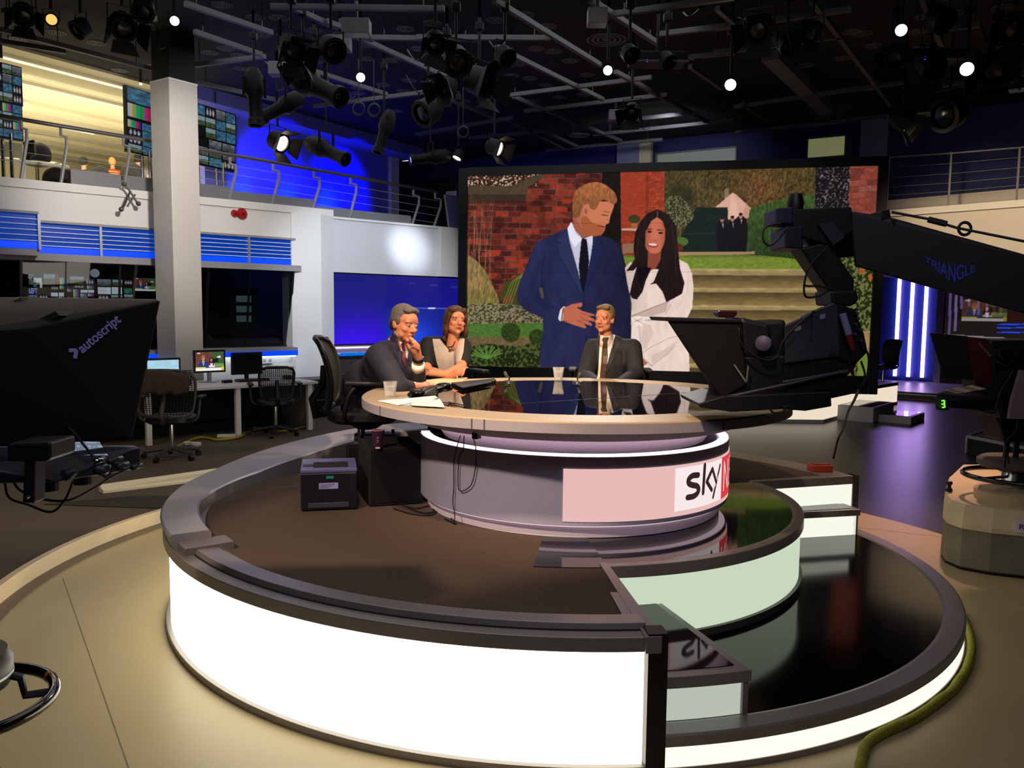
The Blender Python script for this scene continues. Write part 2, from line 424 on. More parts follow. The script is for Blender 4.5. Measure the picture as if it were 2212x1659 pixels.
for n, (a0, a1, mull) in enumerate(((-4.05, -1.72, (-3.55, -2.9, -2.2)), (-1.72, -0.42, (-1.1,)))):
    w = thing('window_%d' % (n + 1), 'sloping dark control room window under the blue louvre band' if n == 0 else 'sloping dark glass window left of the white pier', None, RW((a0 + a1) / 2, 0, 1.1), kind='structure')
    edges = [a0] + list(mull) + [a1]
    for j in range(len(edges) - 1):
        e0, e1 = edges[j] + 0.006, edges[j + 1] - 0.006
        mb = MB().hexa([slope_pt(e0, 1.13), slope_pt(e1, 1.13), slope_pt(e1, 1.13, .008), slope_pt(e0, 1.13, .008), slope_pt(e0, 2.26), slope_pt(e1, 2.26), slope_pt(e1, 2.26, .008), slope_pt(e0, 2.26, .008)])
        mb.build('pane', M_glass, w)
    mb = MB()
    for a in edges: mb.bar(slope_pt(a, 1.1), slope_pt(a, 2.27), 0.012 if a in mull else 0.05, 0.03, AX)
    mb.build('window_frame', M_wfr, w)
    mb = MB(); mb.bar(slope_pt(a0, 1.115), slope_pt(a1, 1.115), 0.05, 0.03); mb.bar(slope_pt(a0, 2.265), slope_pt(a1, 2.265), 0.05, 0.03)
    mb.build('window_frame', M_wfr, w)
# the lit blue sill ledge
sl = MB(); rbox(sl, -5.2, -0.44, -0.12, 0.22, 1.06, 1.105); s_ = struct('trim_2', sl, mat('grey_rail', '#8c8a8c', 0.5), 'grey window ledge with blue light strip')
rbox(MB(), -5.2, -0.44, 0.20, 0.225, 0.985, 1.06).build('blue_light_strip', mat('sill_blue', '#0a2dc0', 0.3, emit=(0.0, 0.055, 0.85), es=1.0), s_)
rbox(MB(), -5.2, -0.46, 0.02, 0.19, 0.965, 0.985).build('white_light_strip', emat('sill_white_glow', '#e6f3ff', 3.0), s_)

# control room behind the glass
cr = thing('wall_control_room', 'dark control room behind the sloping windows', None, RW(-2, -2, 0), kind='structure')
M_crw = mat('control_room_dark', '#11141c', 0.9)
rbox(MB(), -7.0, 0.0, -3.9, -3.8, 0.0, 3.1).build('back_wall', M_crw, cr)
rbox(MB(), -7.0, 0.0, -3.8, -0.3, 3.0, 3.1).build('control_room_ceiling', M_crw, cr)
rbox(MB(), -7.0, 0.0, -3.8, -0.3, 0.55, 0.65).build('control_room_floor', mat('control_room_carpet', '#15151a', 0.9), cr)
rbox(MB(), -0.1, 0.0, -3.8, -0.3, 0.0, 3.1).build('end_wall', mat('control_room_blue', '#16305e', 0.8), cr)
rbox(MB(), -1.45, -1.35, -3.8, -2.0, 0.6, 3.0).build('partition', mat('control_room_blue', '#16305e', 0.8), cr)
lamp_area(RW(-0.9, -1.6, 2.9), RW(-0.6, -2.0, 1.4), 5, (0.35, 0.5, 1.0), 0.5, 0.5)
# dark rack seen through the right-hand window
rk = thing('equipment_rack', 'tall black equipment rack behind the right control room window', 'rack', RW(-0.75, -1.2, 0.65))
rbox(MB(), -1.0, -0.55, -1.5, -0.9, 0.65, 2.0).build('cabinet', M_black, rk, bevel=0.01)
for z in (1.62, 1.78, 1.47): rbox(MB(), -0.90, -0.66, -0.9, -0.885, z, z + 0.10).build('display', mat('dim_display', '#0b0f12', 0.3, emit=(0.06, 0.09, 0.09), es=1.2), rk)

# ---------------------------------------------------------------- white pier and wall to its right
pr = struct('column_pier', MB().prism([RW(-0.47, -0.2, 0), RW(-0.42, 0.02, 0), RW(-0.03, 0.22, 0), RW(0.30, 0.02, 0), RW(0.30, -0.2, 0)], (0, 0, 3.13)), mat('pier_white', '#dcdcdc', 0.5), 'white faceted pier between the windows and the blue video wall')
wb = thing('wall_back_left', 'white wall above the blue video wall', None, RW(1.5, 0, 0), kind='structure')
rbox(MB(), 0.2, 2.36, -0.3, 0.0, 2.27, 3.12).build('upper_wall', mat('grey_white_wall', '#c8c9cf', 0.45), wb)
rbox(MB(), 2.36, 4.4, -0.3, 0.10, 2.27, 3.10).build('upper_panel', M_white, wb)
rbox(MB(), 0.2, 4.4, -0.3, -0.12, 0.0, 2.27).build('lower_wall', mat('lilac_white', '#cfc9d6', 0.5), wb)
rbox(MB(), 0.2, 4.4, -0.12, 0.30, 0.90, 0.955).build('counter_ledge', M_black, wb)
rbox(MB(), 0.25, 4.4, 0.27, 0.303, 0.955, 1.0).build('blue_light_strip', emat('counter_blue', (0.0, 0.16, 0.85), 1.0), wb)
rbox(MB(), 0.25, 4.4, -0.05, 0.0, 1.055, 1.08).build('white_light_strip', emat('counter_white', '#d6c9ff', 1.6), wb)
# blue video wall of flat screens
vw = thing('video_wall', 'dark blue glossy video wall of flat screens behind the presenters', 'screen', RW(1.6, 0, 1.13))
M_bv = mat('blue_video', '#070a30', 0.12, spec=0.5, emit=(0.008, 0.008, 0.17), es=1.0)
M_bv2 = mat('blue_video_bright', '#070a30', 0.12, spec=0.5, emit=(0.010, 0.02, 0.26), es=1.0)
M_bv3 = mat('blue_video_violet', '#0b0a40', 0.12, spec=0.5, emit=(0.03, 0.006, 0.40), es=1.0)
rbox(MB(), 0.24, 4.3, -0.11, -0.03, 1.10, 2.265).build('bezel', M_black, vw)

# ---------------------------------------------------------------- big column
ca, cb, cw = -2.32, 0.54, 0.30
cl = thing('column', 'white square column with a black sleeve at the top', None, RW(ca, cb, 0), kind='structure')
def colpoly(w, z):   # corner turned to the studio
    c = RW(ca, cb, z); rot = R(8)
    return [c + Vector((w * math.sqrt(2) * math.cos(rot + R(90) * k + R(0)), w * math.sqrt(2) * math.sin(rot + R(90) * k), 0)) for k in range(4)]
def column_ring(w, z):
    P = []
    c = RW(ca, cb, z)
    for du, dv in ((-0.336, -0.0635), (0.0635, -0.336), (0.336, 0.0635), (-0.0635, 0.336)): P.append(c + Vector((du * w / 0.30, dv * w / 0.30, 0)))
    return P
MB().prism(column_ring(0.255, 0.0), (0, 0, 4.58)).build('shaft', mat('column_paint', '#bdb8b0', 0.4, var=0.02), cl, bevel=0.006)
MB().prism(column_ring(0.232, 4.58), (0, 0, 0.65)).build('black_sleeve', M_matt, cl)
MB().prism(column_ring(0.259, 4.565), (0, 0, 0.02)).build('cap_edge', M_white, cl)

# ---------------------------------------------------------------- mezzanine on the left
mz = thing('floor_mezzanine', 'mezzanine office floor above the control room', None, RW(-2, -2, 3.1), kind='structure')
rbox(MB(), -8.0, 4.6, -9.0, -0.02, 3.02, 3.13).build('slab', M_white, mz)
rbox(MB(), -8.0, 0.3, -0.45, 0.03, 3.13, 3.235).build('slab_upstand', M_white, mz)
rbox(MB(), 0.3, 4.4, -0.45, 0.03, 3.10, 3.135).build('slab_lip', M_white, mz)
P0 = Vector((-5.7, 13.4, 0))
def ML(t, off, z): return P0 + G1 * t - G2 * off + Vector((0, 0, z))
def mbox(mb, t0, t1, o0, o1, z0, z1):
    return mb.hexa([ML(t0, o0, z0), ML(t1, o0, z0), ML(t1, o1, z0), ML(t0, o1, z0), ML(t0, o0, z1), ML(t1, o0, z1), ML(t1, o1, z1), ML(t0, o1, z1)])
off_ = thing('wall_office', 'cream mezzanine office with bulkhead ceiling', None, ML(0, 5, 3.1), kind='structure')
mbox(MB(), -12, 6, 8.0, 8.2, 3.1, 5.3).build('back_wall', M_creamw, off_)
mbox(MB(), 5.9, 6.1, 0.1, 8.0, 3.1, 5.3).build('end_wall', M_creamw, off_)
mbox(MB(), -12, 1.0, 0.0, 8.0, 5.16, 5.26).build('office_ceiling', M_creamw, off_)
mbox(MB(), 1.0, 6.0, 0.2, 8.0, 5.16, 5.26).build('office_ceiling', M_creamw, off_)
for o in (0.3, 1.5, 2.7, 4.0, 5.4, 6.8):
    mbox(MB(), -12, 5.8, o, o + 0.55, 5.09, 5.16).build('ceiling_bulkhead', M_creamw, off_)
for (t0, t1, o) in ((-3.1, 0.2, 0.25), (-4.4, -2.0, 1.42), (-1.5, 0.5, 1.42), (-3.4, -0.5, 2.62), (-2.5, 1.5, 3.92)):
    mbox(MB(), t0, t1, o, o + 0.035, 5.06, 5.09).build('strip_light', emat('strip_light', '#fff3d8', 1.1), off_)
lamp_area(ML(-1.5, 3.6, 4.9), ML(-1.5, 3.6, 3.1), 260, (1.0, 0.90, 0.66), 9, 4)
lamp_area(ML(-1.5, 2.0, 3.6), ML(-1.5, 3.6, 5.1), 170, (1.0, 0.90, 0.66), 8, 2)
# blue lit wall
bw = thing('wall_blue', 'blue floodlit wall on the mezzanine', None, ML(3, 0, 3.1), kind='structure')
M_bluew = mat('flood_blue_wall', '#7078d8', 0.6)  # white wall; blue of the floodlights put into its base colour
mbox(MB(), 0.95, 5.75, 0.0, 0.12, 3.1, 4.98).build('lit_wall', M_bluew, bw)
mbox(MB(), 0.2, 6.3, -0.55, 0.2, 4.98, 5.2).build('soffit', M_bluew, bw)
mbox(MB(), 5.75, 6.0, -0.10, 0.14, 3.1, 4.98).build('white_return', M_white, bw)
for t in (1.6, 2.7, 3.75):
    lamp_spot(ML(t, -0.55, 3.40), ML(t + 0.1, 0.05, 3.72), 26, (0.0, 0.22, 1.0), 62, 1.0, 0.05)
lamp_spot(ML(2.2, -1.6, 4.95), ML(2.4, 0, 4.1), 420, (0.0, 0.0, 1.0), 62, 0.6)
lamp_spot(ML(4.2, -1.6, 4.95), ML(4.2, 0, 4.1), 420, (0.0, 0.0, 1.0), 62, 0.6)

# ---------------------------------------------------------------- upper back wall (navy) and balcony on the right
Q0 = Vector((4.3, 16.5, 0))
def BW(s, o, z): return Q0 + G2 * s + G1 * o + Vector((0, 0, z))
def bbox(mb, s0, s1, o0, o1, z0, z1):
    return mb.hexa([BW(s0, o0, z0), BW(s1, o0, z0), BW(s1, o1, z0), BW(s0, o1, z0), BW(s0, o0, z1), BW(s1, o0, z1), BW(s1, o1, z1), BW(s0, o1, z1)])
bk = thing('wall_back', 'navy upper wall behind the big screen', None, BW(0, 0, 3.1), kind='structure')
bbox(MB(), -11, 12, 0.0, 0.2, 3.0, 5.3).build('upper_wall', M_navy, bk)
bbox(MB(), -11, 1.2, 0.0, 0.2, 0.0, 3.0).build('lower_wall', mat('black_drape', '#060608', 0.9), bk)
bbox(MB(), -2.45, -1.95, -0.12, 0.0, 3.0, 5.25).build('pilaster', mat('grey_pilaster', '#7b7d92', 0.6), bk)
bbox(MB(), -1.95, -1.70, -0.12, 0.0, 3.0, 5.25).build('pilaster', mat('cream_pilaster', '#c9c49a', 0.6), bk)
bbox(MB(), 2.3, 2.75, -0.14, 0.0, 3.0, 5.25).build('pilaster', mat('grey_pilaster2', '#6f7280', 0.6), bk)
for n, (s0, s1, z0, z1, lab) in enumerate(((-1.62, 0.05, 4.55, 4.92, 'long pale glazed window above the big screen'), (1.35, 2.05, 4.55, 4.95, 'small lit window above the big screen right of centre'))):
    w = thing('window_%d' % (n + 3), lab, None, BW(s0, 0, z0), kind='structure')
    mb = MB(); bbox(mb, s0, s1, -0.05, 0.0, z1 - .03, z1); bbox(mb, s0, s1, -0.05, 0, z0, z0 + .03); bbox(mb, s0, s0 + .03, -0.05, 0, z0, z1); bbox(mb, s1 - .03, s1, -0.05, 0, z0, z1)
    mb.build('window_frame', mat('window_frame_grey', '#6a6e72', 0.5), w)
    bbox(MB(), s0 + .03, s1 - .03, -0.02, -0.005, z0 + .03, z1 - .03).build('pane', mat('lit_frosted_pane%d' % n, '#596060', 0.3, emit=(0.16, 0.17, 0.14) if n == 0 else (0.22, 0.23, 0.10), es=0.6), w)
# mezzanine corridor floor at the far corner, door on the navy wall
bbox(MB(), -11, -3.2, -3.5, 0.0, 3.0, 3.08).build('corridor_floor', M_white, bk)
dr = thing('door_1', 'dark double door with white and red notices on the navy wall', None, BW(-6.6, 0, 3.1), kind='structure')
bbox(MB(), -7.35, -6.05, -0.05, 0.0, 3.1, 4.78).build('door_frame', M_black, dr)
bbox(MB(), -7.28, -6.72, -0.07, -0.05, 3.1, 4.70).build('door_leaf', M_grey, dr)
bbox(MB(), -6.70, -6.12, -0.07, -0.05, 3.1, 4.70).build('door_leaf', M_grey, dr)
bbox(MB(), -6.85, -6.55, -0.08, -0.07, 4.28, 4.48).build('white_notice', mat('paper_white', '#dedbe2', 0.6), dr)
bbox(MB(), -6.85, -6.55, -0.08, -0.07, 4.14, 4.22).build('red_notice', mat('notice_red', '#a02a20', 0.6), dr)

rb = thing('balcony_right', 'white balcony front on the right under a navy wall', None, (6.6, 12.8, 3.0), kind='structure')
F0, F1 = Vector((5.6, 13.98, 0)), Vector((9.2, 10.05, 0))
fd = (F1 - F0).normalized(); fn = Vector((-fd.y, fd.x, 0)) * -1
fn = fn if fn.y > 0 else -fn
def BF(s, o, z): return F0 + fd * s + fn * o + Vector((0, 0, z))
def fbox(mb, s0, s1, o0, o1, z0, z1):
    return mb.hexa([BF(s0, o0, z0), BF(s1, o0, z0), BF(s1, o1, z0), BF(s0, o1, z0), BF(s0, o0, z1), BF(s1, o0, z1), BF(s1, o1, z1), BF(s0, o1, z1)])
fbox(MB(), -0.6, 5.3, 0.06, 0.3, 2.42, 3.26).build('bulkhead', mat('balcony_cream', '#d3c7b0', 0.55), rb)
fbox(MB(), -0.6, 5.3, 0.0, 0.35, 3.26, 3.36).build('bulkhead_lip', mat('balcony_white', '#e2d8c4', 0.5), rb)
fbox(MB(), -0.6, 5.3, 0.3, 3.2, 3.10, 3.2).build('slab', mat('balcony_cream', '#d3c7b0', 0.55), rb)
fbox(MB(), -0.6, 5.3, 0.3, 3.2, 2.42, 2.5).build('soffit', M_matt, rb)
fbox(MB(), -0.4, 2.5, 1.5, 1.6, 3.2, 3.72).build('inner_upstand', mat('balcony_cream', '#d3c7b0', 0.55), rb)
# far alcove under the balcony
al = thing('wall_alcove', 'blue alcove wall with vertical light tubes under the balcony', None, (9.3, 19.4, 0), kind='structure')
e0, e1 = atz(1880, 818, 0.15), atz(2075, 829, 0.15)
ad = (e1 - e0).normalized(); an = Vector((ad.y, -ad.x, 0)); an = an if an.y < 0 else -an
def AL(s, o, z): return e0 + ad * s + an * o + Vector((0, 0, z - 0.15))
def abox(mb, s0, s1, o0, o1, z0, z1):
    return mb.hexa([AL(s0, o0, z0), AL(s1, o0, z0), AL(s1, o1, z0), AL(s0, o1, z0), AL(s0, o0, z1), AL(s1, o0, z1), AL(s1, o1, z1), AL(s0, o1, z1)])
def als(u, v=700):   # distance along the alcove wall for a pixel column
    return (atp(u, v, AL(0, 0.05, 0), an) - AL(0, 0, 0)).dot(ad)
abox(MB(), -2.5, als(2022), -0.2, 0.0, 0.1, 3.1).build('blue_wall', mat('alcove_blue', '#1b2c8c', 0.45), al)
abox(MB(), als(2023), als(2038), -0.2, 0.12, 0.1, 3.1).build('grey_post', mat('alcove_post', '#8a8a96', 0.5), al)
abox(MB(), als(2038), 9.0, -0.2, 0.0, 0.1, 3.1).build('dark_wall', mat('alcove_dark', '#17131c', 0.5), al)
abox(MB(), -2.5, 8.0, 0.0, 3.0, 0.0, 0.15).build('alcove_step', mat('alcove_floor', '#7c7a94', 0.35), al)
abox(MB(), -2.5, 8.0, 3.0, 3.03, 0.02, 0.155).build('step_edge', mat('alcove_edge', '#0b0b0e', 0.3), al)
abox(MB(), -2.5, 8.0, 3.03, 3.05, 0.10, 0.12).build('edge_strip', M_trim, al)
for i, u in enumerate((1939, 1968, 1998)):
    s = als(u); p = AL(s, 0.07, 0.22)
    t = thing('light_tube', 'glowing violet-white vertical light tube, %s of three in the blue alcove' % ('leftmost', 'middle', 'rightmost')[i], 'light tube', p, 'alcove light tubes')
    MB().cyl(p + Vector((0, 0, 0.02)), p + Vector((0, 0, 2.42)), 0.040, 12).build('tube', emat('violet_tube', (0.86, 0.62, 1.0), 5.0), t, smooth=True)
    MB().cyl(p, p + Vector((0, 0, 0.03)), 0.045, 12).build('end_cap', M_chrome, t); MB().cyl(p + Vector((0, 0, 2.41)), p + Vector((0, 0, 2.45)), 0.045, 12).build('end_cap', M_chrome, t)
lamp_area(AL(als(1968), 0.4, 1.4), AL(als(1968), 2.5, 0.2), 14, (0.45, 0.22, 1.0), 1.0, 2.0)

# ---------------------------------------------------------------- ceiling
ce = thing('ceiling', 'black studio ceiling with round grilles', None, (0, 9, 5.2), kind='structure')
cpoly = [ML(-16, 0, 5.2), ML(6.2, 0, 5.2), BW(-11, 0.2, 5.2), BW(13, 0.2, 5.2), Vector((16, -8, 5.2)), Vector((-8, -8, 5.2))]
MB().prism(cpoly, (0, 0, 0.1)).build('ceiling_panel', M_ceil, ce)
struct('wall_rear', MB().box((1, -7.0, 2.6), (30, 0.2, 5.4)), M_matt, 'black drape wall behind the camera')
struct('wall_right', MB().box((13.5, 4.0, 2.6), (0.2, 22, 5.4)), M_matt, 'black drape wall on the far right')
struct('wall_left_near', MB().box((-9.7, 2.0, 2.6), (0.2, 18, 5.4)), M_matt, 'black drape wall on the near left')
# ================================================================== ROUND STAGE
M_panel = emat('stage_light_panel', (1.0, 0.93, 0.76), 3.5)
M_panel_lo = emat('stage_step_light_panel', (1.0, 0.94, 0.74), 1.25)
M_panel_mid = emat('stage_riser_light_panel', (0.80, 0.95, 0.72), 0.72)
M_panel_step = emat('stage_small_step_panel', (0.86, 0.95, 0.82), 0.55)
M_alu = mat('stage_edge_metal', '#8d8884', 0.36, metal=0.45, var=0.06, vscale=4)
M_alu_d = mat('stage_edge_dark', '#55514f', 0.4, metal=0.4)
DZ = 0.527
A0, A1 = R(19), R(276)
st = thing('presenter_stage', 'round raised news stage with glowing white front and stepped black glass tiers', 'stage', SCX)
c0 = SCX
MB().sweep([(0.05, 0.40), (2.16, 0.40), (2.16, DZ), (0.05, DZ)], c0, A0, A1, 120).build('carpet_deck', M_deck, st)
MB().sweep([(2.0, 0.035), (2.285, 0.035), (2.285, 0.474), (2.0, 0.474)], c0, R(100), A1 - R(0.9), 120).build('light_panel', M_panel, st)
MB().sweep([(2.0, 0.0), (2.31, 0.0), (2.31, 0.036), (2.0, 0.036)], c0, A0, A1, 120).build('base_trim', M_alu, st, bevel=0.003)
MB().sweep([(2.1, 0.474), (2.315, 0.474), (2.315, 0.530), (2.1, 0.530)], c0, A0, A1, 120).build('edge_trim', M_alu, st, bevel=0.004)
MB().sweep([(2.13, 0.528), (2.245, 0.528), (2.235, 0.556), (2.13, 0.548)], c0, R(200), R(275.5), 60).build('inner_edge_trim', M_alu, st, bevel=0.003)
MB().sweep([(2.243, 0.529), (2.252, 0.529), (2.252, 0.533), (2.243, 0.533)], c0, R(200), R(275.5), 60).build('trim_groove', M_matt, st)
# front end of the high deck: black corner post, end wall, metal edge
def wedge(r0, r1, d0, d1, z0, z1, n=8):
    mb = MB(); mb.sweep([(r0, z0), (r1, z0), (r1, z1), (r0, z1)], c0, R(d0), R(d1), n); return mb
wedge(2.24, 2.325, 275.2, 277.0, 0.0, 0.545).build('corner_post', M_black, st)
wedge(1.45, 2.24, 275.6, 276.3, 0.0, 0.474).build('end_wall', mat('stage_end_white', '#c9c6bd', 0.5), st)
wedge(1.45, 2.33, 274.9, 276.4, 0.474, 0.538).build('end_edge_trim', M_alu, st, bevel=0.003)
wedge(1.85, 2.2, 273.9, 275.0, 0.53, 0.536).build('end_fixing_plate', M_alu, st)
# black glass mid tier
MB().sweep([(0.05, 0.42), (1.45, 0.42), (1.45, DZ), (0.05, DZ)], c0, R(-84), A0, 60).build('glass_tier', M_glossblack, st)
MB().sweep([(0.70, DZ + 0.0005), (1.50, DZ + 0.0005), (1.50, DZ + 0.004), (0.70, DZ + 0.004)], c0, R(-97), R(-83.9), 12).build('glass_tile', M_glossblack, st)
mb = MB(); mb.sweep([(1.2, 0.185), (1.475, 0.185), (1.475, 0.475), (1.2, 0.475)], c0, R(-84), R(19), 60); mb.build('riser_light_panel', M_panel_mid, st)
MB().sweep([(1.4, 0.474), (1.492, 0.474), (1.492, 0.532), (1.447, 0.532), (1.4, 0.52)], c0, R(-84), R(19), 60).build('riser_edge_trim', M_alu, st, bevel=0.003)
MB().sweep([(1.3, 0.15), (1.495, 0.15), (1.495, 0.188), (1.3, 0.188)], c0, R(-84), R(19), 60).build('riser_base_trim', M_alu_d, st)
# low outer tier
MB().sweep([(1.2, 0.06), (2.24, 0.06), (2.24, 0.152), (1.2, 0.152)], c0, R(-84), R(17), 80).build('glass_step', mat('gloss_black_step', '#040405', 0.10, spec=0.32), st)
MB().sweep([(2.0, 0.03), (2.311, 0.03), (2.311, 0.112), (2.0, 0.112)], c0, R(-83.5), R(17), 80).build('step_light_panel', M_panel_lo, st)
MB().sweep([(2.1, 0.111), (2.316, 0.111), (2.316, 0.151), (2.306, 0.157), (2.225, 0.157), (2.1, 0.12)], c0, R(-84), R(17), 80).build('step_edge_trim', M_alu, st)
MB().sweep([(2.0, 0.0), (2.316, 0.0), (2.316, 0.031), (2.0, 0.031)], c0, R(-84), R(17), 80).build('step_base_trim', M_alu, st)
# intermediate steps at both ends of the low tier
for d0, d1, back in ((-83.8, -73.5, False), (13.6, 19.2, True)):
    s = wedge(1.40, 2.20, d0, d1, 0.152, 0.30); o = s.build('small_step_panel', M_panel_step if not back else emat('step_panel_bright', (1.0, 1.0, 0.86), 0.95), st)
    wedge(1.42, 2.225, d0 - 0.3, d1 + 0.3, 0.288, 0.334).build('small_step_trim', M_alu, o, bevel=0.003)
    wedge(1.42, 2.17, d0 + 0.6, d1 - 0.9, 0.33, 0.337).build('small_step_glass', M_glossblack, o)
    wedge(2.18, 2.215, d0 if back else d1 - 0.5, (d0 + 0.5) if back else d1 + 0.1, 0.152, 0.30).build('small_step_corner', M_alu, o)
# far end of the high deck, lit end wall facing the low tier
wedge(1.50, 2.30, 18.0, 19.3, 0.30, 0.474).build('far_end_light_panel', emat('step_panel_bright', (1.0, 1.0, 0.86), 0.95), st)
wedge(1.45, 2.33, 17.8, 19.8, 0.474, 0.535).build('far_end_trim', M_alu, st, bevel=0.003)
wedge(2.29, 2.34, 17.7, 19.8, 0.0, 0.535).build('far_corner_post', M_alu_d, st)
# curved parapet rising round the back of the deck
def par(t):
    th = 214 + (92 - 214) * t
    z = 0.605 if th > 172 else 0.605 + 0.105 * min(1, (172 - th) / 42)
    ri = 2.13 if th > 195 else 2.13 - 0.21 * min(1, (195 - th) / 38)
    return [(ri, DZ), (2.305, DZ), (2.325, z - 0.01), (2.315, z), (ri + .01, z), (ri, z - .01)]
pp = MB().sweep(par, c0, R(214), R(92), 90).build('curved_parapet', mat('parapet_grey', '#8d8a8e', 0.42), st)
wedge(2.06, 2.29, 213.6, 217.5, DZ, 0.565).build('parapet_end_block', mat('parapet_end', '#6f686a', 0.5), pp)
# bright orange-red tag on the far end
tg = thing('equipment_case', 'small orange-red slab lying on the far right end of the stage', 'box', (2.62, 6.55, DZ))
e = pol(2.2, 24.0, 0.53)
tg.location = e
MB().box(e + Vector((0, 0, 0.025)), (0.16, 0.10, 0.05)).build('slab_body', mat('orange_red', '#b5432e', 0.5), tg, bevel=0.005)
MB().box(e + Vector((0.0, 0.0, 0.053)), (0.13, 0.07, 0.006)).build('slab_lid', mat('orange_red_lid', '#8c2f22', 0.5), tg)

# ================================================================== NEWS DESK
DC = Vector((0.38, 5.1, 0)); DT = 1.185; DR = 1.285
dk = thing('news_desk', 'large round news desk with black glass top and backlit logo drum', 'desk', (DC.x, DC.y, DZ))
M_dtop = mat('desk_rim_laminate', '#b5a180', 0.42, var=0.03, vscale=3)
M_dedge = mat('desk_edge', '#a69fa6', 0.4)
M_drum = mat('desk_drum_lilac', '#a09eb6', 0.5, var=0.02)
M_pinkglow = emat('desk_pink_glow', (1.0, 0.72, 0.82), 2.6)
MB().lathe([(0, DT - .055), (DR - .012, DT - .055), (DR, DT - .045), (DR, DT - .006), (DR - .006, DT), (1.02, DT), (1.02, DT - .012), (0, DT - .012)], DC, 128).build('desk_rim', M_dtop, dk, smooth='auto')
MB().lathe([(0, DT - .012), (1.018, DT - .012), (1.018, DT - .0005), (0, DT - .0005)], DC, 96).build('glass_inlay', mat('desk_black_glass', '#030304', 0.02, spec=0.9, ior=1.6), dk)
MB().sweep([(DR - .004, DT - .056), (DR + .003, DT - .056), (DR + .003, DT - .008), (DR - .004, DT - .008)], DC, R(140), R(370), 128).build('edge_band', M_dedge, dk)
for d in (212.5, 243.5, 246.5, 300): 
    MB().sweep([(DR, DT - .056), (DR + .005, DT - .056), (DR + .005, DT - .006), (DR, DT - .006)], DC, R(d), R(d + .35), 2).build('edge_joint', mat('joint_dark', '#5e5860', 0.5), dk)
MB().bar(DC + Vector((-0.35, -0.55, DT)), DC + Vector((0.92, 0.30, DT)), 0.006, 0.001).build('glass_joint', mat('joint_line', '#3a3a40', 0.3), dk)
# drum (open at the back)
da0, da1 = R(188), R(372)
MB().sweep([(0.87, 0.60), (0.94, 0.60), (0.94, 0.955), (0.87, 0.955)], DC, da0, da1, 120).build('drum', M_drum, dk)
MB().sweep([(0.80, 0.53), (0.895, 0.53), (0.895, 0.60), (0.80, 0.60)], DC, da0, da1, 96).build('drum_plinth', mat('plinth_white', '#d8ccd6', 0.4), dk)
MB().sweep([(0.84, 0.594), (0.93, 0.594), (0.93, 0.600), (0.84, 0.600)], DC, da0, da1, 96).build('lower_glow_strip', emat('desk_pink_glow_low', (1.0, 0.74, 0.84), 1.0), dk)
MB().sweep([(0.885, 0.9555), (0.935, 0.9555), (0.935, 0.967), (0.885, 0.967)], DC, da0, da1, 96).build('upper_glow_strip', M_pinkglow, dk)
MB().sweep([(0.935, 0.950), (0.943, 0.950), (0.943, 0.960), (0.935, 0.960)], DC, da0, da1, 96).build('drum_lip', M_drum, dk)
MB().sweep([(0.76, 0.95), (0.80, 0.95), (0.86, 1.045), (0.80, 1.045)], DC, da0, da1, 96).build('neck', mat('neck_white', '#cfc5d0', 0.5), dk)
MB().sweep([(0.80, 1.045), (0.98, 1.045), (1.05, 1.128), (0.80, 1.128)], DC, da0, da1, 96).build('flared_collar', mat('neck_white', '#cfc5d0', 0.5), dk)
MB().sweep([(0.2, 0.53), (0.80, 0.53), (0.80, 1.12), (0.2, 1.12)], DC, R(200), R(360), 40).build('desk_core', M_black, dk)
# backlit sign panel on the drum
def drum_pt(u, v):    # pixel -> (angle, z) on the drum of radius .945
    d = ray(u, v); ox, oy = CAMP.x - DC.x, CAMP.y - DC.y
    A_ = d.x * d.x + d.y * d.y; B_ = ox * d.x + oy * d.y; C_ = ox * ox + oy * oy - 0.945 ** 2
    t = (-B_ - math.sqrt(max(0, B_ * B_ - A_ * C_))) / A_
    p = CAMP + d * t; return math.atan2(p.y - DC.y, p.x - DC.x), p.z
sa0 = drum_pt(1216, 1070)[0]; sz0 = drum_pt(1300, 1128)[1]; sz1 = drum_pt(1300, 1014)[1]
MB().sweep([(0.938, sz0), (0.9445, sz0), (0.9445, sz1), (0.938, sz1)], DC, sa0, R(12), 96).build('sign_panel', emat('sign_pink', (1.0, 0.62, 0.60), 0.80), dk)
la0 = drum_pt(1458, 1060)[0]; la1 = drum_pt(1557, 1050)[0]; hsign = sz1 - sz0
lz0, lz1 = sz0 + 0.10 * hsign, sz1 - 0.055 * hsign
RS = 0.947
MB().sweep([(0.944, lz0), (RS, lz0), (RS, lz1), (0.944, lz1)], DC, la0, la1, 24).build('logo_plate', emat('logo_white', (1.0, 0.86, 0.86), 0.95), dk)
MB().sweep([(0.944, lz0 - .003), (RS, lz0 - .003), (RS, lz1 + .003), (0.944, lz1 + .003)], DC, la1, la1 + 0.62, 40).build('logo_red_plate', emat('logo_red', (0.80, 0.055, 0.07), 0.9), dk)
lw = 0.947 * (la1 - la0); lh = lz1 - lz0
def logo_warp(x0, z0, sx, sz):
    def f(x, y, z):
        a = la0 + (x0 + x * sx) / 0.947
        r = RS + 0.0012 + z
        return (DC.x + r * math.cos(a), DC.y + r * math.sin(a), z0 + y * sz)
    return f
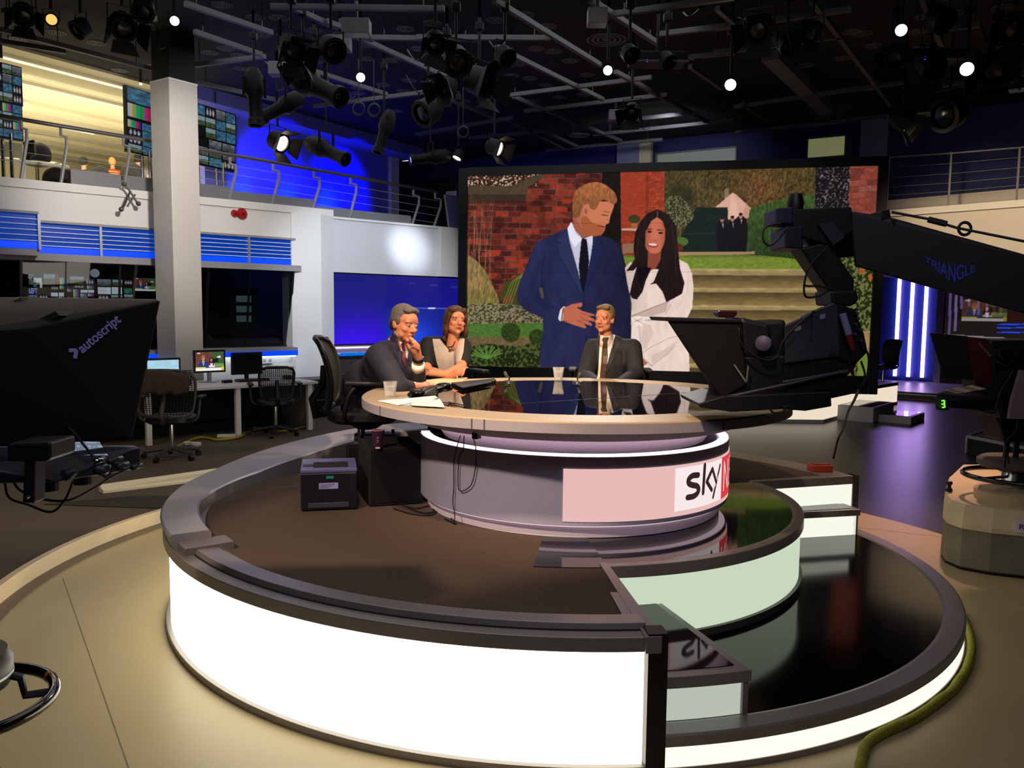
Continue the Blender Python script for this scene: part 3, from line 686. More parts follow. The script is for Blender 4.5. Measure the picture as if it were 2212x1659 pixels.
def stroke_mesh(name, strokes, width, z0, m, parent, rr):
    """letters drawn as thick strokes on the drum; coordinates 0..1 over the logo plate"""
    vs = []; fs = []
    def P(x, y):
        a = la0 + x * lw / 0.947; return (DC.x + rr * math.cos(a), DC.y + rr * math.sin(a), lz0 + y * lh)
    asp = lw / lh
    for pts, wd in strokes:
        n = len(pts); L = []; Rr = []
        for i, (x, y) in enumerate(pts):
            x0, y0 = pts[max(i - 1, 0)]; x1, y1 = pts[min(i + 1, n - 1)]
            dx, dy = (x1 - x0) * asp, (y1 - y0); l = math.hypot(dx, dy) or 1
            nx, ny = -dy / l * wd / 2 / asp, dx / l * wd / 2
            L.append((x + nx, y + ny)); Rr.append((x - nx, y - ny))
        o = len(vs)
        for a, b in zip(L, Rr): vs.append(P(*a)); vs.append(P(*b))
        for i in range(n - 1): fs.append((o + 2 * i, o + 2 * i + 1, o + 2 * i + 3, o + 2 * i + 2))
        for ex, ey in (pts[0], pts[-1]):        # rounded ends
            o = len(vs); K = 10
            for k in range(K): vs.append(P(ex + wd / 2 / asp * math.cos(2 * math.pi * k / K) * .98, ey + wd / 2 * math.sin(2 * math.pi * k / K) * .98))
            fs.append(tuple(range(o, o + K)))
    mb = MB(); mb.add(vs, fs); return mb.build(name, m, parent)
def sm2(pts, n=24): return [(p.x, p.y) for p in bez([Vector((x, y, 0)) for x, y in pts], n)]
M_ink = mat('logo_ink', '#2b1e1e', 0.5, emit=(0.03, 0.018, 0.018), es=1)
strokes = [
    (sm2([(0.385, 0.765), (0.28, 0.775), (0.215, 0.71), (0.215, 0.615), (0.28, 0.555), (0.36, 0.515), (0.40, 0.43), (0.375, 0.335), (0.30, 0.285), (0.20, 0.285)], 40), 0.14),
    ([(0.515, 0.97), (0.495, 0.31)], 0.115),
    ([(0.70, 0.83), (0.57, 0.56)], 0.11), ([(0.57, 0.56), (0.70, 0.32)], 0.11),
    ([(0.70, 0.83), (0.82, 0.47)], 0.10), ([(0.93, 0.86), (0.74, 0.13)], 0.09),
]
stroke_mesh('logo_lettering_sky', strokes, 0.1, 0, M_ink, dk, RS + 0.0012)
M_inkw = emat('logo_letter_white', (1.0, 0.9, 0.88), 0.95)
nx0 = 1.10
strokes = [([(nx0, 0.18), (nx0, 0.88)], 0.055), ([(nx0, 0.88), (nx0 + .22, 0.18)], 0.055), ([(nx0 + .22, 0.18), (nx0 + .22, 0.88)], 0.055),
           ([(nx0 + .36, 0.18), (nx0 + .36, 0.88)], 0.055), ([(nx0 + .36, 0.88), (nx0 + .54, 0.88)], 0.055), ([(nx0 + .36, 0.54), (nx0 + .52, 0.54)], 0.055), ([(nx0 + .36, 0.18), (nx0 + .54, 0.18)], 0.055),
           ([(nx0 + .66, 0.88), (nx0 + .74, 0.18)], 0.055), ([(nx0 + .74, 0.18), (nx0 + .83, 0.75)], 0.055), ([(nx0 + .83, 0.75), (nx0 + .92, 0.18)], 0.055), ([(nx0 + .92, 0.18), (nx0 + 1.0, 0.88)], 0.055),
           (sm2([(nx0 + 1.28, .82), (nx0 + 1.2, .88), (nx0 + 1.1, .75), (nx0 + 1.2, .55), (nx0 + 1.28, .4), (nx0 + 1.2, .18), (nx0 + 1.1, .25)], 18), 0.055)]
stroke_mesh('logo_lettering_news', strokes, 0.1, 0, M_inkw, dk, RS + 0.0012)
# cable outlet and hanging leads
def hang(name, pts, r, label):
    o = MB().tube(bez(pts, 40), r, 6).build(name, M_rub, None, smooth=True); return tag(o, label, 'cable', 'leads hanging on the desk drum')
def dp(u, v, off=0.012):
    a, z = drum_pt(u, v); rr = 0.945 + off; return Vector((DC.x + rr * math.cos(a), DC.y + rr * math.sin(a), z))
hang('desk_lead', [dp(1003, 940, .03), dp(988, 975), dp(984, 1000), dp(984, 1050), dp(982, 1085), dp(986, 1110), dp(985, 1132)], 0.0028, 'thin black lead hanging straight down the left of the desk drum')
hang('desk_lead', [dp(1011, 940, .03), dp(1004, 970), dp(995, 990), dp(993, 1040), dp(998, 1060), dp(1020, 1048), dp(1030, 1010), dp(1031, 970), dp(1033, 945, .04)], 0.0028, 'black lead looped on the desk drum below the wall plug')
pl = thing('plug_adapter', 'small black plug adapter under the desk edge', 'plug', dp(1037, 945, .06))
pc = dp(1037, 940, 0.03); pa = math.atan2(pc.y - DC.y, pc.x - DC.x)
MB().box(pc, (0.04, 0.035, 0.032), Matrix.Rotation(pa, 3, 'Z')).build('plug_body', M_black, pl, bevel=0.004)
MB().box(pc + Vector((0.0, -0.02, -0.004)), (0.012, 0.012, 0.012)).build('plug_socket', M_grey, pl)
# ================================================================== PICTURES ON SCREENS (flat prints drawn in code)
def srgb(s): s = s.lstrip('#'); return np.array([int(s[i:i + 2], 16) / 255 for i in (0, 2, 4)])
def hash2(ix, iy, seed=0):
    h = (ix.astype(np.int64) * 374761393 + iy.astype(np.int64) * 668265263 + seed * 144665) & 0x7fffffff
    h = ((h ^ (h >> 13)) * 1274126177) & 0x7fffffff
    return ((h ^ (h >> 16)) & 0xffff) / 65535.0
def vnoise(x, y, seed=0, octv=3):
    out = np.zeros_like(x); amp = 1.0; tot = 0
    for k in range(octv):
        ix = np.floor(x); iy = np.floor(y); fx = x - ix; fy = y - iy
        fx = fx * fx * (3 - 2 * fx); fy = fy * fy * (3 - 2 * fy)
        n = (hash2(ix, iy, seed + k) * (1 - fx) + hash2(ix + 1, iy, seed + k) * fx) * (1 - fy) + (hash2(ix, iy + 1, seed + k) * (1 - fx) + hash2(ix + 1, iy + 1, seed + k) * fx) * fy
        out += n * amp; tot += amp; amp *= 0.5; x = x * 2.03; y = y * 2.03
    return out / tot
class Canvas:
    def __init__(s, U, V):
        s.U = U; s.V = V; s.C = np.zeros(U.shape + (3,))
    def _put(s, m, col, op=1.0):
        if callable(col): c = col(s.U[m], s.V[m])
        else: c = srgb(col) if isinstance(col, str) else np.array(col)
        s.C[m] = s.C[m] * (1 - op) + c * op
    def mask(s, pts):
        pts = np.array(pts, float); m = np.zeros(s.U.shape, bool)
        bb = (s.U >= pts[:, 0].min()) & (s.U <= pts[:, 0].max()) & (s.V >= pts[:, 1].min()) & (s.V <= pts[:, 1].max())
        x = s.U[bb]; y = s.V[bb]; ins = np.zeros(x.shape, bool); n = len(pts)
        for i in range(n):
            x0, y0 = pts[i]; x1, y1 = pts[(i + 1) % n]
            if y0 == y1: continue
            ins ^= ((y0 > y) != (y1 > y)) & (x < (x1 - x0) * (y - y0) / (y1 - y0) + x0)
        m[bb] = ins; return m
    def poly(s, pts, col, op=1.0, curve=0):
        if curve:
            P = [Vector((x, y, 0)) for x, y in pts]; n = len(P); out = []
            for i in range(n):
                a, b, c, d = P[i - 1], P[i], P[(i + 1) % n], P[(i + 2) % n]
                for j in range(curve):
                    t = j / curve
                    out.append(0.5 * ((2 * b) + (c - a) * t + (2 * a - 5 * b + 4 * c - d) * t * t + (3 * b - a - 3 * c + d) * t ** 3))
            pts = [(p.x, p.y) for p in out]
        m = s.mask(pts); s._put(m, col, op); return m
    def ell(s, cx, cy, rx, ry, col, op=1.0, rot=0.0, soft=0.0):
        c, n = math.cos(R(rot)), math.sin(R(rot)); dx = s.U - cx; dy = s.V - cy
        d = ((dx * c + dy * n) / rx) ** 2 + ((-dx * n + dy * c) / ry) ** 2
        if soft:
            w = np.clip((1 - d) / soft, 0, 1)[..., None] * op; cc = srgb(col) if isinstance(col, str) else np.array(col)
            s.C[:] = s.C * (1 - w) + cc * w
        else: s._put(d < 1, col, op)
    def line(s, pts, w, col, op=1.0):
        for (x0, y0), (x1, y1) in zip(pts[:-1], pts[1:]):
            dx, dy = x1 - x0, y1 - y0; L = dx * dx + dy * dy + 1e-9
            bb = (s.U > min(x0, x1) - w) & (s.U < max(x0, x1) + w) & (s.V > min(y0, y1) - w) & (s.V < max(y0, y1) + w)
            x = s.U[bb]; y = s.V[bb]; t = np.clip(((x - x0) * dx + (y - y0) * dy) / L, 0, 1)
            mm = np.zeros(s.U.shape, bool); mm[bb] = np.hypot(x - x0 - t * dx, y - y0 - t * dy) < w / 2
            s._put(mm, col, op)
def lin_np(c): return np.where(c <= 0.04045, c / 12.92, ((c + 0.055) / 1.055) ** 2.4)
def picture_obj(name, org, xv, yv, nx, ny, paint, m, parent, uvmap=None):
    """grid of nx*ny points spanning org .. org+xv .. org+yv (org is the top-left corner); paint(canvas) colours it"""
    org = np.array(org); xv = np.array(xv); yv = np.array(yv)
    s, t = np.meshgrid(np.linspace(0, 1, nx), np.linspace(0, 1, ny))
    co = org + s[..., None] * xv + t[..., None] * yv
    if uvmap is not None: U, V = uvmap(co)
    else: U, V = s, t
    cv = Canvas(U, V); paint(cv)
    me = bpy.data.meshes.new(name); N = nx * ny
    idx = np.arange(N).reshape(ny, nx)
    f = np.stack([idx[1:, :-1], idx[1:, 1:], idx[:-1, 1:], idx[:-1, :-1]], -1).reshape(-1, 4)
    me.vertices.add(N); me.vertices.foreach_set('co', co.reshape(-1).astype(np.float32))
    me.loops.add(f.size); me.loops.foreach_set('vertex_index', f.reshape(-1).astype(np.int32))
    me.polygons.add(len(f)); me.polygons.foreach_set('loop_start', np.arange(0, f.size, 4, dtype=np.int32))
    try: me.polygons.foreach_set('loop_total', np.full(len(f), 4, dtype=np.int32))
    except Exception: pass
    ca = me.color_attributes.new('Col', 'FLOAT_COLOR', 'POINT')
    col = np.ones((N, 4), np.float32); col[:, :3] = lin_np(np.clip(cv.C, 0, 1)).reshape(-1, 3)
    ca.data.foreach_set('color', col.reshape(-1))
    me.update(calc_edges=True); me.materials.append(m)
    o = bpy.data.objects.new(name, me); COL.objects.link(o)
    if parent is not None: set_parent(o, parent)
    return o
def pix_map(co):
    q = co - np.array(CAMP); d = q @ np.array(_fw)
    return CXP + FPX * (q @ np.array(_rt)) / d, CYP - FPX * (q @ np.array(_up)) / d

# ------------------------------------------------------------------ the big garden picture
def paint_garden(c):
    U, V = c.U, c.V
    n1 = vnoise(U / 9, V / 9, 3, 3); n2 = vnoise(U / 3.2, V / 3.2, 9, 2); n3 = vnoise(U / 30, V / 30, 5, 2)
    def T(base, amp, arr=n2): # textured colour
        b = srgb(base)
        return lambda u, v: b * (1 + amp * (vnoise(u / 3.0, v / 3.0, 21, 3)[:, None] - 0.5) * 2)
    def bricks(u, v, bh, bl, cols, mort, seed):
        row = np.floor(v / bh); off = (row % 2) * 0.5 + hash2(row, row * 0, seed + 4) * 0.3
        x = u / bl + off; ix = np.floor(x); fx = x - ix; fy = v / bh - row
        h = hash2(ix, row, seed)
        cc = np.array([srgb(k) for k in cols]); col = cc[np.clip((h * len(cols)).astype(int), 0, len(cols) - 1)]
        col = col * (0.82 + 0.36 * vnoise(u / 4, v / 4, seed + 1, 2)[:, None])
        mm = (fx < 0.05) | (fy < 0.13)
        col[mm] = srgb(mort); return col
    # base: brick wall everywhere left
    c._put(U < 1345, lambda u, v: bricks(u + 0.02 * v, v - 0.015 * u, 12.2, 27, ['#5b231d', '#6b2a20', '#4a1c1a', '#7d2f22', '#552019', '#8f3524'], '#5f463a', 11))
    c._put((U < 1345) & (n3 > 0.62), '#2a100c', 0.35)
    for k in range(60):
        h = hash2(np.array([k]), np.array([3]), 77)[0]; h2 = hash2(np.array([k]), np.array([5]), 78)[0]
    # bright bricks lower right of the wall
    for (x, y, w) in ((1090, 555, 26), (1100, 568, 30), (1095, 530, 20), (1125, 560, 18), (1060, 540, 22), (1148, 545, 16), (1215, 430, 20), (1040, 545, 14), (1105, 595, 24), (1200, 448, 26)):
        c.poly([(x, y), (x + w, y + .5), (x + w, y + 10), (x, y + 9.5)], '#a83a26', 0.75)
    # top left stone coping and leaves
    c._put(c.mask([(1008, 372), (1170, 372), (1160, 404), (1008, 404)]), lambda u, v: np.where(vnoise(u / 3, v / 3, 41, 2)[:, None] > 0.62, srgb('#c8b8a0'), srgb('#3a1f16')))
    c.poly([(1008, 402), (1108, 402), (1134, 388), (1172, 374), (1180, 380), (1140, 404), (1138, 432), (1008, 436)], T('#4d3f2c', 0.2))
    c.poly([(1008, 420), (1136, 420), (1136, 438), (1008, 440)], '#2a2118', 0.6)
    # dark gap and red pillar
    c.poly([(1300, 362), (1345, 362), (1342, 560), (1300, 560)], T('#17120f', 0.5))
    c._put(c.mask([(1340, 362), (1436, 362), (1434, 552), (1342, 552)]), lambda u, v: bricks(u, v, 5.2, 13, ['#a03c26', '#b0442a', '#8c3322', '#983621'], '#7f3626', 15))
    c.poly([(1340, 362), (1395, 362), (1392, 500), (1342, 500)], '#a33a22', 0.6)
    c.poly([(1395, 362), (1402, 362), (1400, 500), (1394, 500)], '#6f2416', 0.5)
    c.poly([(1343, 494), (1380, 492), (1380, 498), (1343, 498)], '#c8a894'); c.poly([(1345, 527), (1385, 524), (1385, 545), (1345, 548)], '#8e6a50')
    c.poly([(1362, 480), (1378, 480), (1375, 494), (1365, 494)], '#a8603c'); c.ell(1370, 473, 13, 9, '#3a3a1c')
    # trees
    def trees(u, v):
        a = vnoise(u / 14, v / 14, 31, 3)[:, None]; b = vnoise(u / 2.2 + v / 9, v / 5, 33, 2)[:, None]
        base = srgb('#3b341c') * (1 - a) + srgb('#5e4c28') * a
        warm = np.exp(-((u - 1640) / 50) ** 2 - ((v - 405) / 40) ** 2)[:, None]
        base = base * (1 - 0.6 * warm) + srgb('#7a4a2a') * 0.6 * warm
        return base * (0.45 + 1.1 * b)
    c._put(c.mask([(1436, 355), (1768, 355), (1768, 560), (1434, 560)]), trees)
    c.ell(1470, 430, 34, 40, '#1d2414', 0.6, soft=0.6)
    # tent, chimney
    c.poly([(1564, 440), (1566, 408), (1574, 406), (1576, 440)], '#86705c')
    c.poly([(1545, 448), (1582, 416), (1590, 420), (1625, 452), (1617, 471), (1573, 474), (1560, 450)], '#d9a892'); c.poly([(1582, 416), (1600, 471), (1573, 474)], '#e6bba4', 0.8)
    c.poly([(1612, 440), (1625, 452), (1617, 471), (1600, 471)], '#c08f7a', 0.8)
    # dark screens
    c.poly([(1440, 552), (1478, 498), (1504, 448), (1572, 448), (1574, 546), (1440, 552)], T('#12201c', 0.25))
    c.line([(1470, 506), (1572, 502)], 1.2, '#2c3c38')
    # hedge
    c.poly([(1604, 548), (1620, 452), (1640, 444), (1690, 430), (1762, 420), (1762, 568), (1690, 556)], lambda u, v: srgb('#31451f') * (0.62 + 0.9 * vnoise(u / 2.6, v / 6, 44, 2)[:, None]) * (1.15 - 0.35 * (v[:, None] - 430) / 120))
    # little onlookers in dark suits
    for (x, w, t, f) in ((1560, 11, 470, '#a86c50'), (1582, 10, 468, '#b07a60'), (1600, 13, 462, '#b07a60')):
        c.poly([(x - w, t + 13), (x + w, t + 13), (x + w - 2, 546), (x - w + 2, 546)], '#0f0d12', 1, 3); c.ell(x, t + 5, 4, 6, f); c.ell(x, t + 1, 4.2, 3.4, '#2a1a12')
        c.poly([(x, t + 13), (x + 3, t + 13), (x + 2, t + 24)], '#b8a8a8')
    # olive tree by the pillar
    c.poly([(1440, 430), (1470, 425), (1492, 450), (1498, 470), (1480, 488), (1452, 500), (1440, 480)], lambda u, v: np.where(vnoise(u / 2.2, v / 2.2, 51, 2)[:, None] > 0.5, srgb('#77784e'), srgb('#2b2c18')), 0.9, 3)
    c.line([(1468, 540), (1470, 490)], 2.5, '#6a5a48'); c.ell(1470, 522, 17, 10, '#4d6a24'); c.ell(1462, 535, 14, 10, '#5c2a1c')
    # gate and wall on the right
    c._put(c.mask([(1762, 358), (1838, 358), (1834, 470), (1760, 470)]), lambda u, v: np.where(np.abs(vnoise(u / 6, v / 6, 61, 2) - 0.5)[:, None] < 0.035, srgb('#7d7a7c'), srgb('#191518')))
    c._put(c.mask([(1836, 352), (1900, 352), (1894, 500), (1832, 500)]), lambda u, v: bricks(u, v + 0.05 * u, 13, 30, ['#7d3b2e', '#8c4030', '#6d332a', '#95483a', '#8a5046'], '#6a3d34', 23))
    # lawn
    c.poly([(1340, 552), (1440, 548), (1560, 546), (1690, 556), (1800, 572), (1800, 586), (1340, 584)], lambda u, v: srgb('#72862f') * (0.85 + 0.3 * vnoise(u / 6, v / 3, 71, 2)[:, None]) * np.where(v[:, None] < 556, 0.85, 1.0))
    c.poly([(1430, 545), (1630, 543), (1630, 549), (1430, 552)], '#a5835f')
    # stone steps
    y = 580
    def stone(base, y0, y1, k0, k1):
        b_ = srgb(base)
        return lambda u, v: b_ * (k0 + (k1 - k0) * np.clip((v[:, None] - y0) / (y1 - y0), 0, 1)) * (0.86 + 0.28 * vnoise(u / 16, v / 5, 72, 3)[:, None])
    for k, (a, b) in enumerate(((14, 27), (10, 28), (10, 30), (10, 32), (10, 34), (10, 30))):
        c.poly([(1470, y), (1900, y + 3), (1900, y + a + 3), (1470, y + a)], stone('#b39a68', y, y + a, 1.0, 0.82))
        c.poly([(1470, y + a), (1900, y + a + 3), (1900, y + a + b + 3), (1470, y + a + b)], stone('#7d673f', y + a, y + a + b, 0.62, 1.12)); y += a + b
    c.poly([(1340, 586), (1480, 584), (1480, 830), (1340, 830)], T('#6e5c3c', 0.2))
    # right shrubs
    c.poly([(1800, 560), (1900, 545), (1895, 820), (1850, 820), (1840, 700), (1790, 640)], lambda u, v: np.where(vnoise(u / 4, v / 4, 81, 2)[:, None] > 0.52, srgb('#6b7340'), srgb('#23280f')))
    c.poly([(1845, 715), (1895, 715), (1895, 760), (1850, 760)], T('#9a7c54', 0.2)); c.poly([(1850, 760), (1895, 760), (1892, 830), (1855, 830)], '#6a8030')
    c.ell(1862, 582, 6, 11, '#a85a28'); c.ell(1880, 600, 4, 9, '#a85a28')
    # ---- left planting
    c.poly([(1005, 560), (1040, 575), (1066, 620), (1080, 660), (1075, 700), (1005, 700)], lambda u, v: (srgb('#8f7b45') * (1 - 0.5 * np.clip((v[:, None] - 620) / 60, 0, 1)) + srgb('#5c7a30') * 0.5 * np.clip((v[:, None] - 620) / 60, 0, 1)) * (0.55 + 0.85 * vnoise(u / 1.6 + v / 14, v / 9, 91, 2)[:, None]), 0.88, 3)
    for k in range(16):
        x = 1008 + 6 * k % 60; c.line([(x, 640 - (k * 37) % 30), (x + 12 - (k * 13) % 25, 560 - (k * 29) % 120)], 1.1, '#a58a6a', 0.6)
    for k in range(10):
        x = 1010 + (k * 17) % 52; c.line([(x, 520 - (k * 23) % 40), (x + 8 - (k * 7) % 16, 420 + (k * 11) % 40)], 1.0, '#7a5648', 0.7)
    c.poly([(1076, 650), (1090, 610), (1125, 592), (1135, 585), (1128, 610), (1110, 640), (1095, 665), (1150, 668), (1170, 670), (1170, 640), (1130, 630)], '#3d451c', 0.9)
    for d in (0, 6, 12, 18): c.line([(1085 + d, 660), (1105 + d * 1.2, 610 - d), (1132, 590 + d)], 2.0, '#77803a', 0.8)
    c.poly([(1005, 662), (1075, 655), (1130, 662), (1175, 670), (1180, 705), (1005, 708)], lambda u, v: np.where(vnoise(u / 3, v / 2.4, 95, 2)[:, None] > 0.5, srgb('#8d8468'), srgb('#3f3c24')), 0.95, 3)
    c.poly([(1005, 700), (1178, 697), (1178, 730), (1005, 728)], lambda u, v: srgb('#4c702e') * (0.8 + 0.4 * vnoise(u / 4, v / 2, 96, 2)[:, None]))
    c.poly([(1005, 728), (1178, 727), (1178, 764), (1005, 764)], T('#6e5a3c', 0.25))
    c.poly([(1005, 752), (1050, 742), (1120, 748), (1178, 735), (1178, 800), (1005, 800)], lambda u, v: np.where(vnoise(u / 4, v / 4, 97, 2)[:, None] > 0.52, srgb('#4a5a2a'), srgb('#1b240f')), 0.95)
    for k in range(12): c.line([(1052, 775), (1052 + 34 * math.cos(k * .5 + .2), 770 - 24 * abs(math.sin(k * .5 + .3)))], 2.6, '#5f8a3c', 0.85)
    for (x, y, r) in ((1103, 718, 21), (1160, 728, 17)): c.ell(x, y, r, r, lambda u, v: srgb('#2a3a16') * (0.6 + 0.9 * vnoise(u / 3, v / 3, 98, 2)[:, None]))
    # ================= man in a navy suit
    K = 3.6875
    def P(*pts): return [(1000 + a / K, 370 + b / K) for a, b in pts]
    suit = lambda u, v: srgb('#25274a') * (0.80 + 0.3 * vnoise(u / 16, v / 30, 101, 2)[:, None]) * (1.12 - 0.32 * np.clip((u[:, None] - 1240) / 110, 0, 1))
    c.poly(P((835, 450), (720, 505), (590, 560), (545, 650), (510, 740), (455, 880), (428, 985), (440, 1050), (500, 1110), (640, 1170), (640, 1250), (622, 1400), (612, 1575), (1345, 1600), (1345, 1300), (1335, 1000), (1300, 760), (1255, 590), (1200, 545), (1110, 515), (1000, 500)), suit)
    c.poly(P((605, 930), (632, 925), (645, 990), (640, 1020), (622, 1000)), '#8a7a30')
    c.poly(P((640, 800), (650, 930), (700, 1060), (780, 1100), (640, 1080), (560, 1040)), '#1b2040', 0.5)          # forearm shade
    c.line(P((640, 700), (625, 830), (640, 930)), 2.2, '#161a34', 0.7); c.line(P((1290, 780), (1300, 1000), (1330, 1200)), 2.0, '#141830', 0.7)
    c.poly(P((985, 1280), (960, 1400), (930, 1575), (990, 1580)), '#0d0f22', 0.7)
    c.line(P((960, 1010), (965, 1200)), 1.6, '#151a36', 0.8)
    # shirt, tie, lapels
    c.poly(P((862, 402), (832, 455), (850, 560), (915, 790), (950, 930), (975, 880), (1010, 720), (1032, 600), (1035, 510), (955, 545)), '#c9c4da')
    c.poly(P((862, 402), (832, 455), (850, 540), (890, 605), (955, 540), (900, 500)), '#ece8f4'); c.poly(P((1032, 510), (965, 535), (1020, 600), (1034, 560)), '#dcd8ea')
    c.poly(P((945, 540), (985, 540), (992, 590), (1005, 720), (985, 860), (960, 985), (935, 880), (922, 760), (938, 600)), '#12121f')
    c.poly(P((832, 470), (740, 560), (775, 640), (755, 660), (955, 1005), (930, 860), (870, 650)), '#2c3358'); c.poly(P((1036, 560), (1125, 560), (1090, 620), (1110, 640), (965, 1000), (1000, 800)), '#20264a')
    c.line(P((740, 560), (775, 575)), 1.4, '#0d1024'); c.line(P((1120, 560), (1090, 580)), 1.4, '#0d1024'); c.line(P((755, 650), (955, 1005)), 1.2, '#12162e', 0.8); c.line(P((1105, 640), (965, 1000)), 1.2, '#12162e', 0.8)
    # neck, face, beard
    c.poly(P((872, 350), (880, 440), (900, 480), (955, 535), (1030, 510), (1040, 430)), '#a35a42')
    face = lambda u, v: srgb('#c07152') * (1.08 - 0.22 * np.clip((1275 - u[:, None]) / 40, 0, 1))
    c.poly(P((900, 300), (960, 250), (1060, 240), (1195, 245), (1196, 300), (1178, 345), (1166, 385), (1164, 412), (1140, 425), (1135, 445), (1128, 470), (1105, 500), (1060, 515), (1010, 505), (950, 450), (890, 370)), face, 1, 3)
    c.poly(P((985, 360), (1020, 400), (1060, 420), (1110, 425), (1130, 455), (1120, 490), (1085, 512), (1020, 515), (960, 460), (940, 380)), '#a0522e', 0.75, 3)
    c.ell(1000 + 982 / K, 370 + 315 / K, 6.5, 11, '#c9785a', 1, -8); c.ell(1000 + 980 / K, 370 + 318 / K, 3, 6.5, '#93503c', .8, -8)
    c.poly(P((878, 360), (872, 250), (895, 165), (955, 112), (1050, 85), (1130, 105), (1200, 160), (1228, 215), (1222, 250), (1190, 262), (1150, 235), (1095, 235), (1060, 300), (1020, 300), (1000, 262), (965, 270), (940, 320), (925, 365)), lambda u, v: srgb('#9c5f38') * (0.72 + 0.5 * vnoise(u / 2.4, v / 6, 111, 2)[:, None]) * (1.12 - 0.25 * np.clip((v[:, None] - 400) / 60, 0, 1)), 1, 3)
    c.line(P((1120, 318), (1165, 326)), 1.8, '#7d4024', .8); c.line(P((1110, 348), (1150, 352)), 1.8, '#3a1e16', .9); c.line(P((1150, 385), (1165, 402)), 1.4, '#8d4a36', .8)
    c.line(P((1070, 432), (1105, 442), (1135, 440)), 1.8, '#6e2a22', .9); c.line(P((1175, 345), (1164, 402), (1145, 415)), 1.2, '#e09a78', .7)
    # hand and cuff
    c.poly(P((770, 1195), (758, 1170), (775, 1100), (800, 1075), (815, 1080), (795, 1190)), '#e4e0ec'); c.line(P((800, 1090), (785, 1185)), 2.0, '#4a2a28')
    c.poly(P((802, 1090), (870, 1058), (945, 1045), (953, 1060), (945, 1080), (905, 1085), (950, 1112), (1045, 1140), (1050, 1152), (1000, 1152), (1052, 1182), (1048, 1198), (990, 1190), (1030, 1215), (1022, 1232), (960, 1212), (985, 1240), (975, 1252), (900, 1230), (830, 1205), (795, 1190)), '#c26a50')
    c.line(P((935, 1125), (1000, 1150)), 1.3, '#8a4534', .8); c.line(P((930, 1160), (985, 1188)), 1.3, '#8a4534', .8); c.line(P((905, 1185), (955, 1210)), 1.3, '#8a4534', .8)
    # ================= woman in a white belted coat
    coat = lambda u, v: srgb('#f4dacf') * (1.0 - 0.10 * (vnoise(u / 9, v / 22, 121, 2)[:, None])) * (1.03 - 0.12 * np.clip((1400 - u[:, None]) / 50, 0, 1))
    c.poly(P((1290, 770), (1330, 725), (1395, 735), (1480, 790), (1560, 740), (1715, 698), (1790, 735), (1825, 815), (1838, 930), (1826, 1090), (1775, 1190), (1800, 1420), (1806, 1605), (1415, 1600), (1395, 1470), (1350, 1390), (1338, 1200), (1345, 1050), (1310, 900)), coat)
    c.poly(P((1345, 1150), (1500, 1085), (1640, 1035), (1615, 1120), (1480, 1160), (1350, 1180)), '#b89a90', 0.65)
    c.line(P((1345, 1152), (1640, 1035)), 1.6, '#8f7068', .8); c.line(P((1640, 1035), (1600, 880)), 1.3, '#b09088', .6); c.line(P((1655, 1060), (1620, 1130)), 1.6, '#a58880', .7)
    c.poly(P((1340, 1165), (1420, 1160), (1620, 1140), (1625, 1175), (1450, 1195), (1345, 1190)), '#f0dcd4'); c.line(P((1345, 1192), (1625, 1176)), 1.4, '#a58880', .8); c.line(P((1345, 1163), (1620, 1140)), 1.2, '#b8968c', .7)
    c.poly(P((1355, 1160), (1440, 1160), (1450, 1215), (1400, 1230), (1350, 1210)), '#f6e6dc', 1, 3); c.line(P((1360, 1175), (1440, 1215)), 1.6, '#a98a80', .8); c.line(P((1355, 1205), (1430, 1170)), 1.4, '#a98a80', .7)
    c.poly(P((1345, 1225), (1400, 1225), (1415, 1370), (1350, 1380), (1338, 1330)), '#efdcd2'); c.line(P((1400, 1228), (1415, 1372)), 1.3, '#b39a90', .8)
    c.poly(P((1440, 1210), (1500, 1225), (1520, 1300), (1450, 1420), (1430, 1300)), '#d9c2b8', .8)
    c.line(P((1410, 1462), (1500, 1400), (1640, 1330), (1760, 1300)), 1.5, '#b0948a', .7); c.line(P((1410, 1465), (1505, 1552)), 1.8, '#9a7e74', .8); c.line(P((1505, 1552), (1700, 1390)), 1.6, '#c4aaa0', .7)
    c.poly(P((1500, 1470), (1640, 1400), (1720, 1340), (1640, 1460), (1510, 1545)), '#c9b0a6', .5)
    c.poly(P((1400, 1465), (1440, 1500), (1470, 1530), (1430, 1550), (1405, 1520)), '#b5654a', 1, 3)
    c.line(P((1770, 1190), (1740, 1240), (1730, 1320)), 1.4, '#bda399', .6); c.line(P((1800, 800), (1790, 950), (1700, 1100)), 1.2, '#cbb4aa', .6)
    # hair back, neck, face, hair front
    hair = lambda u, v: srgb('#1d1111') * (0.7 + 0.8 * vnoise(u / 1.8, v / 14, 131, 2)[:, None])
    c.poly(P((1550, 303), (1470, 335), (1410, 405), (1372, 490), (1358, 620), (1368, 700), (1340, 745), (1300, 795), (1360, 790), (1385, 760), (1345, 900), (1328, 980), (1345, 1010), (1385, 1022), (1430, 960), (1460, 860), (1500, 780), (1560, 780), (1520, 880), (1490, 900), (1540, 895), (1590, 960), (1620, 1040), (1665, 1020), (1745, 975), (1765, 890), (1730, 780), (1712, 600), (1700, 440), (1640, 345)), hair)
    c.poly(P((1475, 620), (1580, 620), (1575, 700), (1540, 770), (1500, 790), (1470, 760)), '#8d4632'); c.poly(P((1395, 760), (1500, 768), (1470, 810), (1420, 890), (1395, 880)), '#0d0a10')
    c.poly(P((1545, 362), (1480, 415), (1448, 500), (1452, 595), (1478, 640), (1522, 656), (1570, 638), (1602, 575), (1614, 480), (1592, 400)), lambda u, v: srgb('#b9644a') * (1.1 - 0.3 * np.clip((np.abs(u[:, None] - 1416) - 8) / 18, 0, 1)), 1, 3)
